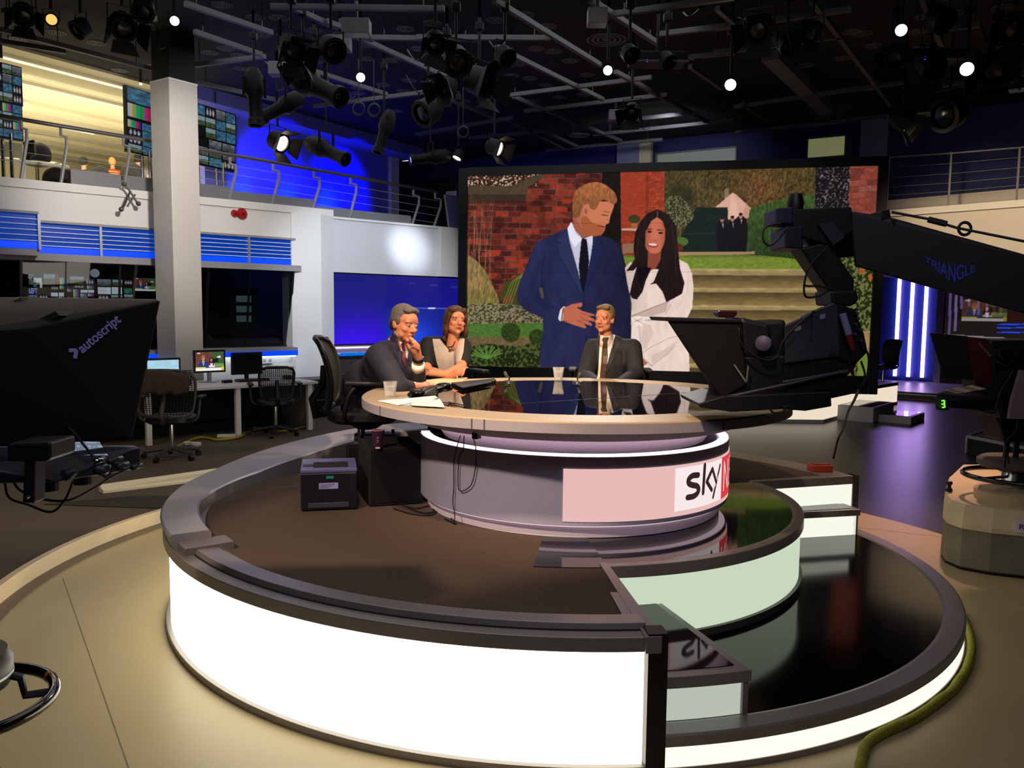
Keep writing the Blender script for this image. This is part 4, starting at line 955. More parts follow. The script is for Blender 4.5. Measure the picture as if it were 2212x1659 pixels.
    c.ell(1000 + 1530 / K, 370 + 520 / K, 7, 14, '#d07e60', .5, soft=.8); c.ell(1000 + 1485 / K, 370 + 545 / K, 6, 6, '#c86a56', .5, soft=.8); c.ell(1000 + 1572 / K, 370 + 555 / K, 6, 6, '#c86a56', .5, soft=.8)
    c.line(P((1462, 460), (1505, 462)), 1.8, '#341710', .9); c.line(P((1548, 468), (1598, 470)), 1.8, '#341710', .9)
    c.ell(1000 + 1486 / K, 370 + 482 / K, 5, 2.2, '#2a120e'); c.ell(1000 + 1574 / K, 370 + 492 / K, 5, 2.2, '#2a120e')
    c.line(P((1512, 545), (1528, 552), (1548, 548)), 1.4, '#86402e', .8)
    c.ell(1000 + 1512 / K, 370 + 588 / K, 12, 5.2, '#a03a34', 1, 5); c.ell(1000 + 1512 / K, 370 + 583 / K, 9.5, 2.6, '#f0dcd4', 1, 5)
    c.poly(P((1550, 303), (1545, 365), (1500, 395), (1455, 480), (1452, 600), (1462, 650), (1440, 640), (1405, 500), (1440, 390)), hair); c.poly(P((1548, 303), (1548, 365), (1590, 395), (1614, 470), (1608, 580), (1585, 640), (1640, 640), (1680, 500), (1650, 370)), hair)
    c.line(P((1550, 318), (1548, 362)), 1.6, '#8a5a4c', .8)
    c.line(P((1660, 420), (1690, 600), (1700, 800)), 3, '#4a2a22', .4); c.line(P((1400, 520), (1385, 700)), 3, '#402420', .4)
    # faint seams between the video panels and falloff of the display
    for v0 in (482, 588, 693): c.line([(1000, v0 + 1), (1900, v0 - 2)], 0.9, '#000000', 0.22)
    for _ in range(1):
        D = c.C.copy(); D[1:-1, 1:-1] = (c.C[1:-1, 1:-1] * 4 + c.C[:-2, 1:-1] + c.C[2:, 1:-1] + c.C[1:-1, :-2] + c.C[1:-1, 2:]) / 8; c.C[:] = D
    c.C *= 0.97

sdv = Vector((0.977, -0.213, 0)).normalized(); SO = Vector((5.68, 13.2, 0)); snv = Vector((-sdv.y, sdv.x, 0)); snv = snv if snv.y < 0 else -snv
def SP(s, z, o=0.0): return SO + sdv * s + snv * o + Vector((0, 0, z))
bs = thing('video_screen', 'huge black-framed video screen showing a couple in a garden', 'screen', SP(-3.3, 0.42))
def sbox(s0, s1, z0, z1, o0, o1):
    return MB().hexa([SP(s0, z0, o0), SP(s1, z0, o0), SP(s1, z0, o1), SP(s0, z0, o1), SP(s0, z1, o0), SP(s1, z1, o0), SP(s1, z1, o1), SP(s0, z1, o1)])
M_sfr = mat('screen_frame_black', '#0a0a0b', 0.35)
sbox(-6.79, -6.63, 0.42, 4.14, -0.35, 0.05).build('frame_side', M_sfr, bs, bevel=0.01)
sbox(0.0, 0.15, 0.42, 4.14, -0.35, 0.05).build('frame_side', mat('screen_frame_bronze', '#1c1813', 0.4), bs, bevel=0.01)
sbox(-6.63, 0.0, 4.0, 4.14, -0.35, 0.05).build('frame_top', M_sfr, bs)
sbox(-6.63, 0.0, 0.42, 0.71, -0.35, 0.05).build('frame_bottom', M_sfr, bs)
sbox(-6.63, 0.0, 0.71, 4.0, -0.35, -0.02).build('display_cabinet', M_matt, bs)
picture_obj('picture', SP(-6.63, 4.0, 0.0), sdv * 6.63, (0, 0, -3.29), 840, 410, paint_garden, picture_mat('big_picture', 1.0, 0.1), bs, pix_map)
# lit plinth the screen stands on
pg = thing('screen_plinth', 'low white glowing plinth under the right end of the big screen', 'plinth', (4.9, 12.9, 0))
p_a = Vector((4.85, 12.80, 0)); p_b = Vector((6.15, 13.30, 0)); p_l = Vector((0.6, 12.75, 0)); 
pe = Vector((7.3, 15.6, 0)); pe2 = Vector((-0.5, 15.2, 0))
poly = [p_l, p_a, Vector((6.35, 14.6, 0)), pe, pe2]
MB().prism([p + Vector((0, 0, 0.36)) for p in poly], (0, 0, 0.06)).build('plinth_top', M_black, pg)
MB().prism([p + Vector((0, 0, 0.0)) for p in poly], (0, 0, 0.05)).build('plinth_base', mat('plinth_base_white', '#b7b3ae', 0.5), pg)
cen = sum((p for p in poly), Vector()) / len(poly)
inn = [p + (cen - p) * 0.004 for p in poly]
MB().prism([p + Vector((0, 0, 0.05)) for p in inn], (0, 0, 0.31)).build('plinth_light_panel', emat('plinth_glow', (1.0, 0.84, 0.66), 0.85), pg)
# two low white step blocks beside the plinth
s1 = thing('step_block', 'low white step block with glossy top beside the screen plinth', 'step', (6.2, 13.3, 0))
def zpoly(px, z): return [atz(u, v, z) for u, v in px]
sd_d = Vector((0.64, 0.768, 0)); sd_n = Vector((0.768, -0.64, 0))
def stepq(d0, d1, n0, n1): return [p_a + sd_d * d0 + sd_n * n0, p_a + sd_d * d1 + sd_n * n0, p_a + sd_d * d1 + sd_n * n1, p_a + sd_d * d0 + sd_n * n1]
M_stepw = mat('step_block_white', '#9d9a98', 0.5); M_stepg = mat('step_gloss_top', '#20203a', 0.05, spec=0.8)
MB().prism(stepq(0.75, 1.55, 0.60, 1.08), (0, 0, 0.12)).build('step_body', M_stepw, s1, bevel=0.004)
MB().prism([p + Vector((0, 0, 0.12)) for p in stepq(0.79, 1.51, 0.64, 1.04)], (0, 0, 0.005)).build('step_top', M_stepg, s1)
s2 = thing('step_block', 'taller white step block against the lit screen plinth', 'step', (5.9, 13.6, 0))
MB().prism(stepq(0.55, 1.65, 0.03, 0.58), (0, 0, 0.24)).build('step_body', M_stepw, s2, bevel=0.004)
MB().prism([p + Vector((0, 0, 0.24)) for p in stepq(0.59, 1.61, 0.07, 0.54)], (0, 0, 0.005)).build('step_top', M_stepg, s2)

# ------------------------------------------------------------------ small pictures for monitors
def paint_mini(c):       # the couple with a caption bar
    U, V = c.U, c.V
    c.C[:] = srgb('#5a4038'); c._put(U > 0.52, '#3f5a34'); c._put((U > 0.52) & (V > 0.62), '#6f9a50'); c._put((U < 0.3), lambda u, v: srgb('#6a3f34') * (0.7 + 0.6 * vnoise(u * 30, v * 30, 3, 2)[:, None]))
    c._put((U > 0.44) & (U < 0.55), '#7a3a2c'); c.poly([(0.62, .36), (0.8, .34), (.8, .56), (.62, .58)], '#16201c'); c.poly([(.74, .28), (.86, .2), (.9, .32), (.78, .33)], '#e8e0e0')
    c.poly([(0.06, .85), (.10, .6), (.20, .5), (.36, .5), (.44, .6), (.47, .85)], '#2c3a7a'); c.ell(.27, .33, .055, .14, '#c98a6a'); c.ell(.27, .24, .06, .08, '#a8683c')
    c.poly([(.235, .48), (.31, .48), (.275, .75)], '#e8e8f4'); c.poly([(.262, .5), (.285, .5), (.275, .75)], '#1a1a30')
    c.poly([(.46, .85), (.48, .6), (.56, .55), (.66, .62), (.68, .85)], '#efe4e0'); c.ell(.56, .45, .075, .16, '#1d1210'); c.ell(.555, .44, .04, .09, '#b9785c'); c.poly([(.48, .5), (.51, .5), (.52, .72), (.48, .7)], '#1d1210'); c.poly([(.6, .5), (.64, .5), (.65, .72), (.6, .74)], '#1d1210')
    c._put(V > 0.83, '#eef0ea'); c._put((V > 0.80) & (V < 0.87) & (U < 0.34), '#e6d820'); c._put((V > 0.81) & (V < 0.85) & (U > 0.34) & (U < 0.92), '#2a3a34'); c._put((V > 0.8) & (U > .92), '#d8c820'); c._put((V > .04) & (V < .09) & (U > .06) & (U < .16), '#e8e8e8')
def paint_sky(c): c.C[:] = srgb('#a6d2e6'); c.C *= (0.92 + 0.16 * vnoise(c.U * 6, c.V * 10, 8, 3))[..., None]
def tile_kind(c, x0, y0, x1, y1, kind, seed):
    U, V = c.U, c.V; m = (U >= x0) & (U <= x1) & (V >= y0) & (V <= y1)
    if not m.any(): return
    u = (U[m] - x0) / (x1 - x0); v = (V[m] - y0) / (y1 - y0)
    if kind == 'bars':
        cols = np.array([srgb(k) for k in ('#c8c8c8', '#b8b020', '#20b0a8', '#20a840', '#b83aa8', '#c02838', '#2828b8')]); c.C[m] = cols[np.clip((u * 7).astype(int), 0, 6)]
    elif kind == 'white': c.C[m] = np.where(((v * 9).astype(int) % 2 == 0)[:, None] & (u[:, None] < .7), srgb('#d8dcdc'), srgb('#eef2f0'))
    elif kind == 'grey': c.C[m] = srgb('#6e747a') * (0.5 + 0.9 * vnoise(u * 5, v * 4 + seed, seed, 3)[:, None]) * (1.2 - 0.5 * v[:, None])
    elif kind == 'land': 
        n = vnoise(u * 6, v * 6 + seed, seed, 3)[:, None]; c.C[m] = np.where(v[:, None] < 0.45, srgb('#9db4bc') * (0.8 + .3 * n), srgb('#4a5a3c') * (0.5 + n))
    elif kind == 'blue': c.C[m] = srgb('#41718e') * (0.5 + vnoise(u * 5, v * 5, seed, 3)[:, None])
    elif kind == 'people':
        c.C[m] = srgb('#23262e') * (0.6 + .8 * vnoise(u * 6, v * 5, seed, 2)[:, None])
        for k in range(3):
            cx = x0 + (x1 - x0) * (.2 + .3 * k); cy = y0 + (y1 - y0) * .55
            c.ell(cx, cy, (x1 - x0) * .10, (y1 - y0) * .3, '#b8bcc8'); c.ell(cx, cy - (y1 - y0) * .32, (x1 - x0) * .045, (y1 - y0) * .12, '#b08a78')
    elif kind == 'bluetext': c.C[m] = np.where((np.abs(v - .5) < .22)[:, None] & (vnoise(u * 22, v * 1.5, seed, 1)[:, None] > .45), srgb('#e8e8f4'), srgb('#20209a'))
    elif kind == 'red': c.C[m] = srgb('#8c2a2a') * (.6 + .8 * vnoise(u * 6, v * 6, seed, 2)[:, None])
    elif kind == 'green': c.C[m] = srgb('#2e7a52') * (.5 + vnoise(u * 5, v * 9, seed, 2)[:, None])
    elif kind == 'dark': c.C[m] = srgb('#14181a') * (.6 + .8 * vnoise(u * 6, v * 6, seed, 2)[:, None])
KINDS = ['bars', 'white', 'grey', 'land', 'blue', 'people', 'grey', 'green', 'dark', 'land', 'red']
def paint_tiles(nx, ny, seed, kinds=KINDS, gap=0.03):
    def f(c):
        c.C[:] = srgb('#08090b'); rnd = random.Random(seed)
        for j in range(ny):
            for i in range(nx):
                tile_kind(c, (i + gap) / nx, (j + gap) / ny, (i + 1 - gap) / nx, (j + 1 - gap * 2.4) / ny, rnd.choice(kinds), seed * 13 + i * 7 + j)
    return f
def paint_one(kind, seed):
    def f(c): c.C[:] = srgb('#08090b'); tile_kind(c, 0, 0, 1, 1, kind, seed)
    return f
M_pic = picture_mat('monitor_picture', 1.0, 0.2)
M_picdim = picture_mat('monitor_picture_dim', 0.5, 0.2)
def screen_quad(px, y0, y1):
    """four corners tl,tr,bl from pixel rectangle (x0,t0),(x1,t1) heights; depth y0 at the left edge, y1 at the right edge"""
def monitor(name, label, tl, tr, bl, yl, yr, paint, nx, ny, parent=None, thick=0.05, group=None, mm=None, cat='monitor', border=0.03):
    """flat monitor: corner pixels and depths of its left and right edges; box-shaped case behind the picture"""
    a = aty(*tl, yl); b = aty(*tr, yr); d = aty(*bl, yl); d = Vector((a.x, a.y, d.z)); xv = b - a; xv.z = 0 if abs(xv.z) < 0.02 else xv.z; yv = d - a
    nrm = xv.cross(yv).normalized(); nrm = nrm if nrm.y < 0 else -nrm
    t = parent
    if t is None: t = thing(name, label, cat, (a + b) / 2 + yv, group)
    ex = xv * border; ey = yv.normalized() * (xv.length * border)
    q = [a - ex - ey, b + ex - ey, b + ex + yv + ey, a - ex + yv + ey]
    back = -nrm
    case = MB().hexa([p - nrm * 0.004 for p in q] + [p - nrm * (thick + .004) for p in q]).build('case', M_black, t, bevel=0.003)
    picture_obj('picture', a, xv, yv, nx, ny, paint, mm or M_pic, case)
    return t, a, xv, yv, nrm

# ------------------------------------------------------------------ blue graphics on the video wall behind the presenters
def paint_blue(c):
    U, V = c.U, c.V
    base = srgb('#1b1a86')[None, None] * (0.86 + 0.2 * V[..., None])
    g = np.exp(-((U - .12) / .22) ** 2 - ((V - 1.05) / .42) ** 2)[..., None]; c.C[:] = base * (1 - g) + srgb('#3a10f0') * g
    c._put(U > .26, lambda u, v: srgb('#16148a') * (0.9 + .1 * v[:, None]) + 0 * u[:, None])
    m = (U > .26) & (V > .48); c._put(m, lambda u, v: srgb('#1426a8') * (1 - .2 * (u[:, None] - .26)) * (.85 + .5 * np.clip((v[:, None] - .6), 0, .5)))
    g = np.exp(-((U - .40) / .10) ** 2 - ((V - .92) / .28) ** 2)[..., None] * (U > .26)[..., None]; c.C[:] = c.C * (1 - g) + srgb('#1a48e0') * g
    c.line([(.26, .47), (1, .48)], .006, '#4a6ae0', .8); c.line([(.49, .475), (.515, .475)], .012, '#e8ecff'); c.line([(.205, 0), (.205, 1)], .003, '#0c0c50', .6)
    c.line([(.38, .10), (.66, .14)], .006, '#3a4ab0', .6)
picture_obj('picture', RW(.25, -.018, 2.25), AX * 4.0, (0, 0, -1.125), 160, 60, paint_blue, picture_mat('blue_wall_picture', 1.0, 0.5), vw)
# ================================================================== CEILING GRILLES, LIGHTING GRID, LAMPS
c1_ = lambda a, b: (a / 3.95, b / 3.95)
c2_ = lambda a, b: (400 + a / 3.95, b / 3.95)
c3_ = lambda a, b: (900 + a / 3.352, b / 3.352)
c4_ = lambda a, b: (1550 + a / 3.341, b / 3.341)
M_gr = mat('grille_grey', '#6a6a6e', 0.7); M_beam = mat('grid_beam_grey', '#525254', 0.55, metal=0.3, var=0.1, vscale=3)
gm = MB()
for r0, r1 in ((0.105, 0.118), (0.076, 0.090), (0.046, 0.060), (0.0, 0.026)):
    gm.lathe([(r0, 0), (r0, -0.006), (r1, -0.006), (r1, 0)] if r0 > 0 else [(0, -0.006), (r1, -0.006), (r1, 0)], (0, 0, 0), 24)
gme = gm.mesh('round_grille'); gme.materials.append(M_gr)
GR = [c2_(*p) for p in ((315, 40), (595, 145), (1095, 255), (650, 295), (345, 410), (210, 445), (455, 470), (490, 585), (1370, 205), (2110, 195), (1880, 245), (1560, 380), (2000, 415), (1770, 512), (1550, 500), (1295, 740), (1480, 750), (1475, 795), (1690, 720), (1910, 685), (2075, 700), (1300, 828), (1800, 945), (860, 300), (800, 150), (1110, 520), (1860, 775), (1340, 290))]
GR += [c1_(*p) for p in ((1220, 205), (480, 275), (820, 365), (460, 405), (150, 330), (1020, 600), (1330, 560))]
GR += [c3_(*p) for p in ((215, 15), (115, 165), (570, 145), (785, 105), (20, 350), (865, 350), (990, 370), (730, 460), (820, 565), (935, 615), (690, 545), (90, 597), (215, 645), (345, 730), (475, 775), (530, 705), (1235, 540), (1030, 705), (1200, 685), (845, 730), (120, 510), (950, 190), (1110, 440))]
GR += [c4_(*p) for p in ((1050, 240), (970, 230), (1125, 330), (1455, 350), (1450, 228), (1710, 95), (2060, 50), (1200, 400), (1085, 640), (2080, 290), (2100, 370), (640, 470), (1500, 120), (760, 150), (900, 420))]
for u, v in GR:
    p = atz(u, v, 5.198); o = bpy.data.objects.new('round_grille', gme); COL.objects.link(o); o.location = p; set_parent(o, ce)
for (u, v, s) in ((737, 205, 2.0), (1310, 85, 2.2), (1250, 292, 1.9)):       # big round air diffusers
    p = atz(u, v, 5.198); o = bpy.data.objects.new('air_diffuser', gme); COL.objects.link(o); o.location = p; o.scale = (s, s, 1.5); set_parent(o, ce)
# grid of aluminium channels, hung on rods
lg = thing('lighting_grid', 'grid of grey aluminium channels hanging under the black ceiling', 'lighting grid', (0, 9, 4.9))
GZ = 4.9
BE = [(c2_(0, 30), c2_(740, 280)), (c2_(80, 270), c2_(650, 465)), (c2_(900, 60), c2_(2212, 650)), (c2_(1110, 610), c2_(1720, 805)), (c2_(50, 690), c2_(1000, 900)), (c2_(1200, 180), c2_(1600, 340)),
      (c3_(560, 0), c3_(1330, 470)), (c3_(1440, 520), c3_(2100, 880)), (c3_(580, 340), c3_(1350, 720)), (c3_(700, 700), c3_(1480, 1020)), (c3_(1260, 0), c3_(1740, 310)), (c3_(1980, 480), c3_(2212, 640)), (c3_(210, 710), c3_(560, 850)), (c3_(920, 950), c3_(1160, 1060)), (c3_(650, 860), c3_(1060, 1070)),
      (c4_(680, 0), c4_(1250, 760)), (c4_(0, 60), c4_(270, 290)), (c4_(180, 750), c4_(400, 890)), (c4_(1480, 0), c4_(1640, 380)),
      (c1_(0, 250), c1_(1300, 590)), (c1_(0, 350), c1_(560, 440)),
      (c2_(50, 560), c2_(680, 480)), (c2_(1100, 905), c2_(2180, 770)), (c2_(730, 55), c2_(2212, 75)), (c2_(1590, 320), c2_(2500, 335)), (c2_(1980, 1150), c2_(2400, 1080)),
      (c3_(0, 970), c3_(700, 850)), (c3_(380, 1000), c3_(910, 950)), (c3_(590, 700), c3_(1700, 560)), (c3_(780, 805), c3_(1815, 685)), (c3_(1120, 910), c3_(2110, 805)), (c3_(1280, 975), c3_(2300, 870)), (c3_(940, 1088), c3_(1780, 1010)), (c3_(0, 270), c3_(970, 275)), (c3_(1400, 105), c3_(2300, -20)), (c3_(1740, 250), c3_(2300, 180)), (c3_(1960, 415), c3_(2300, 380)),
      (c4_(-20, 205), c4_(965, 65)), (c4_(350, 335), c4_(890, 262)), (c4_(120, 772), c4_(1345, 590)), (c4_(950, 862), c4_(1225, 838)), (c4_(1640, 210), c4_(1890, 178)), (c4_(130, 955), c4_(950, 870)), (c4_(1620, 615), c4_(2300, 520)), (c4_(1960, 680), c4_(2250, 645)), (c4_(2030, 150), c4_(2300, 125)), (c4_(-30, 380), c4_(230, 350)),
      (c1_(20, 90), c1_(310, 180)), (c1_(1120, 95), c1_(1330, 165))]
for p, q in BE:
    a = atz(p[0], p[1], GZ); b = atz(q[0], q[1], GZ)
    bm_ = MB().bar(a, b, 0.055, 0.055).build('grid_beam', M_beam, lg)
    for k in (0.12, 0.88):
        m_ = a.lerp(b, k); MB().cyl(m_ + Vector((0, 0, 0.02)), m_ + Vector((0, 0, 0.3)), 0.006, 6).build('hanger_rod', M_grey, bm_)
# one wide duct-like beam on the right
a = atz(*c4_(380, 400), 4.95); b = atz(*c4_(790, 800), 4.95)
MB().bar(a, b, 0.22, 0.12).build('wide_channel', mat('duct_grey', '#5a5a5e', 0.6), lg)

M_lamp = mat('lamp_body_black', '#060607', 0.6, spec=0.25); M_lens_off = mat('lamp_lens_dark', '#0a0b0e', 0.2, spec=0.4)
def fresnel(loc, tgt, size, lit, label, group=None, doors=True, top=None, name='fresnel_lamp'):
    """square-bodied studio lamp with yoke, barn doors and a hanging pole; lit = (colour, strength) or None"""
    loc = Vector(loc); d = (Vector(tgt) - loc).normalized()
    t = thing(name, label, 'studio lamp', loc, group)
    M = frame(loc, Vector((0, 0, 1)).cross(d) * -1, Vector((0, 0, 1)) - d * d.z)     # local z = backwards or forwards
    z = Vector((M[0][2], M[1][2], M[2][2])); s = size
    if z.dot(d) < 0: sg = -1
    else: sg = 1
    def L(x, y, zz): return M @ Vector((x * s, y * s, zz * s * sg))
    mb = MB(); r = 1.0
    pts = [(0.62, -0.95), (0.95, -0.6), (1.0, 0.55), (1.06, 0.6), (1.06, 0.75), (0.80, 0.75)]
    ax = d
    prof = [(0.0, -0.95 * s)] + [(a * s, b * s) for a, b in pts] + [(0.78 * s, 0.6 * s)]
    mb.lathe(prof, loc, 20, ax); mb.build('lamp_body', M_lamp, t, smooth='auto')
    MB().lathe([(0, 0.66 * s), (0.5 * s, 0.63 * s), (0.79 * s, 0.56 * s), (0.0, 0.5 * s)], loc, 20, ax).build('lens', emat('lens_%s' % label[:14], lit[0], lit[1]) if lit else M_lens_off, t, smooth=True)
    # yoke
    yk = MB(); upz = Vector((0, 0, 1)); sx = Vector((M[0][0], M[1][0], M[2][0]))
    yk.bar(loc + sx * 1.12 * s, loc + sx * 1.12 * s + upz * 1.5 * s, 0.12 * s, 0.04 * s); yk.bar(loc - sx * 1.12 * s, loc - sx * 1.12 * s + upz * 1.5 * s, 0.12 * s, 0.04 * s); yk.bar(loc + sx * 1.14 * s + upz * 1.5 * s, loc - sx * 1.14 * s + upz * 1.5 * s, 0.12 * s, 0.05 * s)
    yk.build('yoke', M_lamp, t)
    zt = top or 5.199
    if zt > loc.z + 1.6 * s:
        MB().cyl(loc + upz * 1.5 * s, Vector((loc.x, loc.y, zt)), 0.016, 8).build('hanging_pole', M_lamp, t)
        MB().box((loc.x, loc.y, 4.9), (0.09, 0.09, 0.09)).build('clamp', M_lamp, t, bevel=0.01)
    if doors:
        uy = sx.cross(d).normalized()
        for (e, f) in ((sx, uy), (-sx, uy), (uy, sx), (-uy, sx)):
            b0 = loc + d * 0.76 * s + e * 0.98 * s; b1 = loc + d * 1.75 * s + e * 1.62 * s
            q = [b0 + f * 0.75 * s, b0 - f * 0.75 * s, b1 - f * 1.1 * s, b1 + f * 1.1 * s]
            n_ = (q[1] - q[0]).cross(q[2] - q[0]).normalized() * 0.004
            MB().hexa([p + n_ for p in q] + [p - n_ for p in q]).build('barn_door', M_lamp, t)
    return t
def profile(loc, tgt, length, lit, label, group=None, top=None):
    """long-barrelled profile spotlight"""
    loc = Vector(loc); d = (Vector(tgt) - loc).normalized(); s = length
    t = thing('profile_spotlight', label, 'studio lamp', loc, group)
    MB().lathe([(0, -0.55 * s), (0.10 * s, -0.55 * s), (0.17 * s, -0.42 * s), (0.19 * s, -0.1 * s), (0.13 * s, 0.02 * s), (0.12 * s, 0.42 * s), (0.15 * s, 0.45 * s), (0.15 * s, 0.55 * s), (0.11 * s, 0.55 * s), (0.11 * s, 0.5 * s)], loc, 16, d).build('barrel', M_lamp, t, smooth='auto')
    MB().lathe([(0, 0.515 * s), (0.11 * s, 0.505 * s), (0, 0.48 * s)], loc, 16, d).build('lens', emat('lens_p_%s' % label[:14], lit[0], lit[1]) if lit else M_lens_off, t, smooth=True)
    sx = Vector((0, 0, 1)).cross(d).normalized(); upz = Vector((0, 0, 1))
    yk = MB()
    for k in (-1, 1): yk.bar(loc + sx * k * 0.2 * s, loc + sx * k * 0.2 * s + upz * 0.36 * s, 0.05 * s, 0.02 * s)
    yk.bar(loc + sx * 0.21 * s + upz * 0.36 * s, loc - sx * 0.21 * s + upz * 0.36 * s, 0.05 * s, 0.02 * s); yk.build('yoke', M_lamp, t)
    zt = top or 5.199
    if zt > loc.z + 0.4 * s:
        MB().cyl(loc + upz * 0.36 * s, Vector((loc.x, loc.y, zt)), 0.014, 8).build('hanging_pole', M_lamp, t)
        MB().box((loc.x, loc.y, 4.9), (0.08, 0.08, 0.08)).build('clamp', M_lamp, t, bevel=0.01)
    return t
def dz(v, z, u=1106): # depth that puts pixel row v at height z
    return atz(u, v, z).y
STG = (0.3, 4.6, 1.2)
WB = (1.0, 0.93, 0.82)
for (u, v, z, s, colr, stg, lab) in (
        (111, 42, 4.45, 0.062, (1.0, 0.42, 0.10), 1.6, 'amber lit round lamp at the top left corner'),
        (377, 45, 4.5, 0.055, (1.0, 1.0, 0.97), 6, 'small bright white lamp beside the black column sleeve'),
        (779, 167, 4.35, 0.062, WB, 20, 'bright white round lamp above the blue floodlit wall'),
        (1313, 152, 4.35, 0.062, WB, 20, 'bright white round lamp above the head of the man on screen'),
        (1578, 183, 4.3, 0.078, (1.0, 0.86, 0.66), 20, 'bright warm round lamp above the right half of the big screen'),
        (1947, 65, 4.5, 0.070, (1.0, 0.97, 0.92), 6, 'white drum lamp near the top right'),
        (2089, 149, 4.3, 0.085, (1.0, 0.95, 0.84), 20, 'largest bright round lamp high above the right balcony')):
    p = atz(u, v, z)
    fresnel(p, (CAMP + (Vector(STG) - CAMP) * 0.12), s, (colr, stg), lab, None, doors=False)
# barn-door lamps seen from the side
p = atz(600, 305, 4.0); fresnel(p, p + Vector((1.0, -0.55, -0.55)), 0.135, ((1.0, 0.80, 0.55), 14), 'barn-door lamp glowing in front of the blue wall', None)
p = atz(1068, 318, 4.0); fresnel(p, p + Vector((1.0, -0.6, -0.45)), 0.12, ((1.0, 0.80, 0.55), 14), 'barn-door lamp glowing above the top left of the screen', None)
p = atz(1950, 258, 4.1); fresnel(p, p + Vector((0.9, -0.5, -0.75)), 0.13, ((1.0, 0.78, 0.5), 6), 'barn-door lamp glowing over the top right of the screen', None)
p = atz(990, 335, 4.05); fresnel(p, p + Vector((-0.4, -0.3, -0.9)), 0.085, ((1.0, 0.95, 0.7), 8), 'small downward lamp glowing by the dark doors', None, doors=False)
# profile spots
for (u, v, z, ln, du, lab, lit) in (
        (705, 325, 3.95, 0.72, (0.9, -0.5, -0.45), 'profile spotlight pointing right below the barn-door lamp', None),
        (830, 285, 4.05, 0.55, (-0.25, -0.2, -0.9), 'profile spotlight tilted steeply down over the blue wall', None),
        (680, 185, 4.3, 0.85, (0.9, -0.6, -0.5), 'long profile spotlight hanging over the left of the hall', None),
        (608, 232, 4.15, 0.6, (-0.7, -0.6, -0.6), 'profile spotlight aimed left above the barn-door lamp', None),
        (550, 210, 4.2, 0.62, (0.05, -0.1, -1.0), 'moving head lamp hanging straight down beside the blue wall', None),
        (930, 340, 4.0, 0.6, (-0.95, -0.4, -0.2), 'profile spotlight pointing left with a blue-lit lens', ((0.2, 0.3, 1.0), 2.0))):
    p = atz(u, v, z); profile(p, p + Vector(du), ln, lit, lab)
# dark clusters
for i, (u, v, z, s, d) in enumerate(((630, 105, 4.4, .13, (.5, -.6, -.6)), (715, 105, 4.4, .13, (.6, -.7, -.5)), (655, 140, 4.35, .11, (-.3, -.6, -.7)), (985, 130, 4.35, .15, (.3, -.8, -.6)), (1035, 175, 4.3, .16, (.8, -.6, -.4)), (925, 240, 4.2, .17, (-.6, -.6, -.5)), (940, 90, 4.45, .11, (.2, -.6, -.6)), (1090, 120, 4.4, .1, (.5, -.6, -.6)), (965, 185, 4.3, .12, (-.5, -.7, -.5)))):
    p = atz(u, v, z); fresnel(p, p + Vector(d), s, None, ['left of two unlit barn-door lamps above the long profile spotlight', 'right of two unlit lamps above the long profile spotlight', 'small unlit barn-door lamp behind the moving head lamp', 'unlit round lamp in the middle of the dense cluster over screen left', 'large unlit barn-door lamp at the right of the dense cluster over screen left', 'large unlit round lamp at the bottom of the dense cluster over screen left', 'small unlit barn-door lamp at the top of the dense cluster over screen left', 'small unlit round lamp at the far right of the dense cluster over screen left', 'unlit barn-door lamp aimed left inside the dense cluster over screen left'][i], 'unlit lamps in the left cluster', doors=(i % 2 == 0))
for i, (u, v, z, s, d) in enumerate(((1360, 115, 4.4, .09, (.3, -.7, -.6)), (1365, 240, 4.2, .10, (-.3, -.7, -.6)), (1440, 130, 4.45, .09, (.4, -.6, -.6)), (1640, 60, 4.5, .13, (-.4, -.7, -.6)), (1700, 95, 4.45, .10, (.2, -.7, -.6)), (1755, 70, 4.45, .10, (-.6, -.6, -.5)))):
    p = atz(u, v, z); fresnel(p, p + Vector(d), s, None, ['small unlit round lamp right of the bright lamp over the man on screen', 'unlit barn-door lamp hanging lowest above the middle of the screen', 'small unlit round lamp on the flat fixture with blue pilot lights', 'largest unlit barn-door lamp above the right half of the screen', 'small unlit round lamp right of the largest one above the screen', 'unlit barn-door lamp aimed left near the wide channel beam'][i], 'unlit lamps over the screen', doors=(i % 2 == 1))
for i, (u, v, z, s, d) in enumerate(((1935, 120, 4.45, .12, (-.4, -.7, -.6)), (2010, 140, 4.4, .13, (.2, -.7, -.6)), (2150, 150, 4.35, .16, (-.5, -.7, -.5)), (2050, 245, 4.2, .20, (-.8, -.5, -.35)), (2190, 60, 4.5, .14, (-.3, -.7, -.6)), (2030, 40, 4.55, .12, (.3, -.7, -.6)))):
    p = atz(u, v, z); fresnel(p, p + Vector(d), s, None, ['unlit barn-door lamp just below the white drum lamp', 'unlit round lamp left of the largest bright lamp at top right', 'large unlit barn-door lamp right of the largest bright lamp', 'largest unlit round lamp low at the right above the balcony', 'unlit barn-door lamp in the top right corner', 'unlit round lamp at the top edge right of the white drum lamp'][i], 'unlit lamps in the right cluster', doors=(i % 2 == 0))
for i, (u, v, z, s, d) in enumerate(((50, 30, 4.5, .10, (.4, -.6, -.6)), (175, 60, 4.4, .09, (-.4, -.6, -.6)), (265, 55, 4.4, .12, (.5, -.6, -.6)), (310, 20, 4.5, .10, (.2, -.6, -.6)))):
    p = atz(u, v, z); fresnel(p, p + Vector(d), s, None, ['unlit barn-door lamp left of the amber lamp', 'small unlit round lamp right of the amber lamp', 'unlit barn-door lamp nearest the black column sleeve', 'unlit round lamp at the top edge beside the column'][i], 'unlit lamps by the column', doors=(i % 2 == 0))
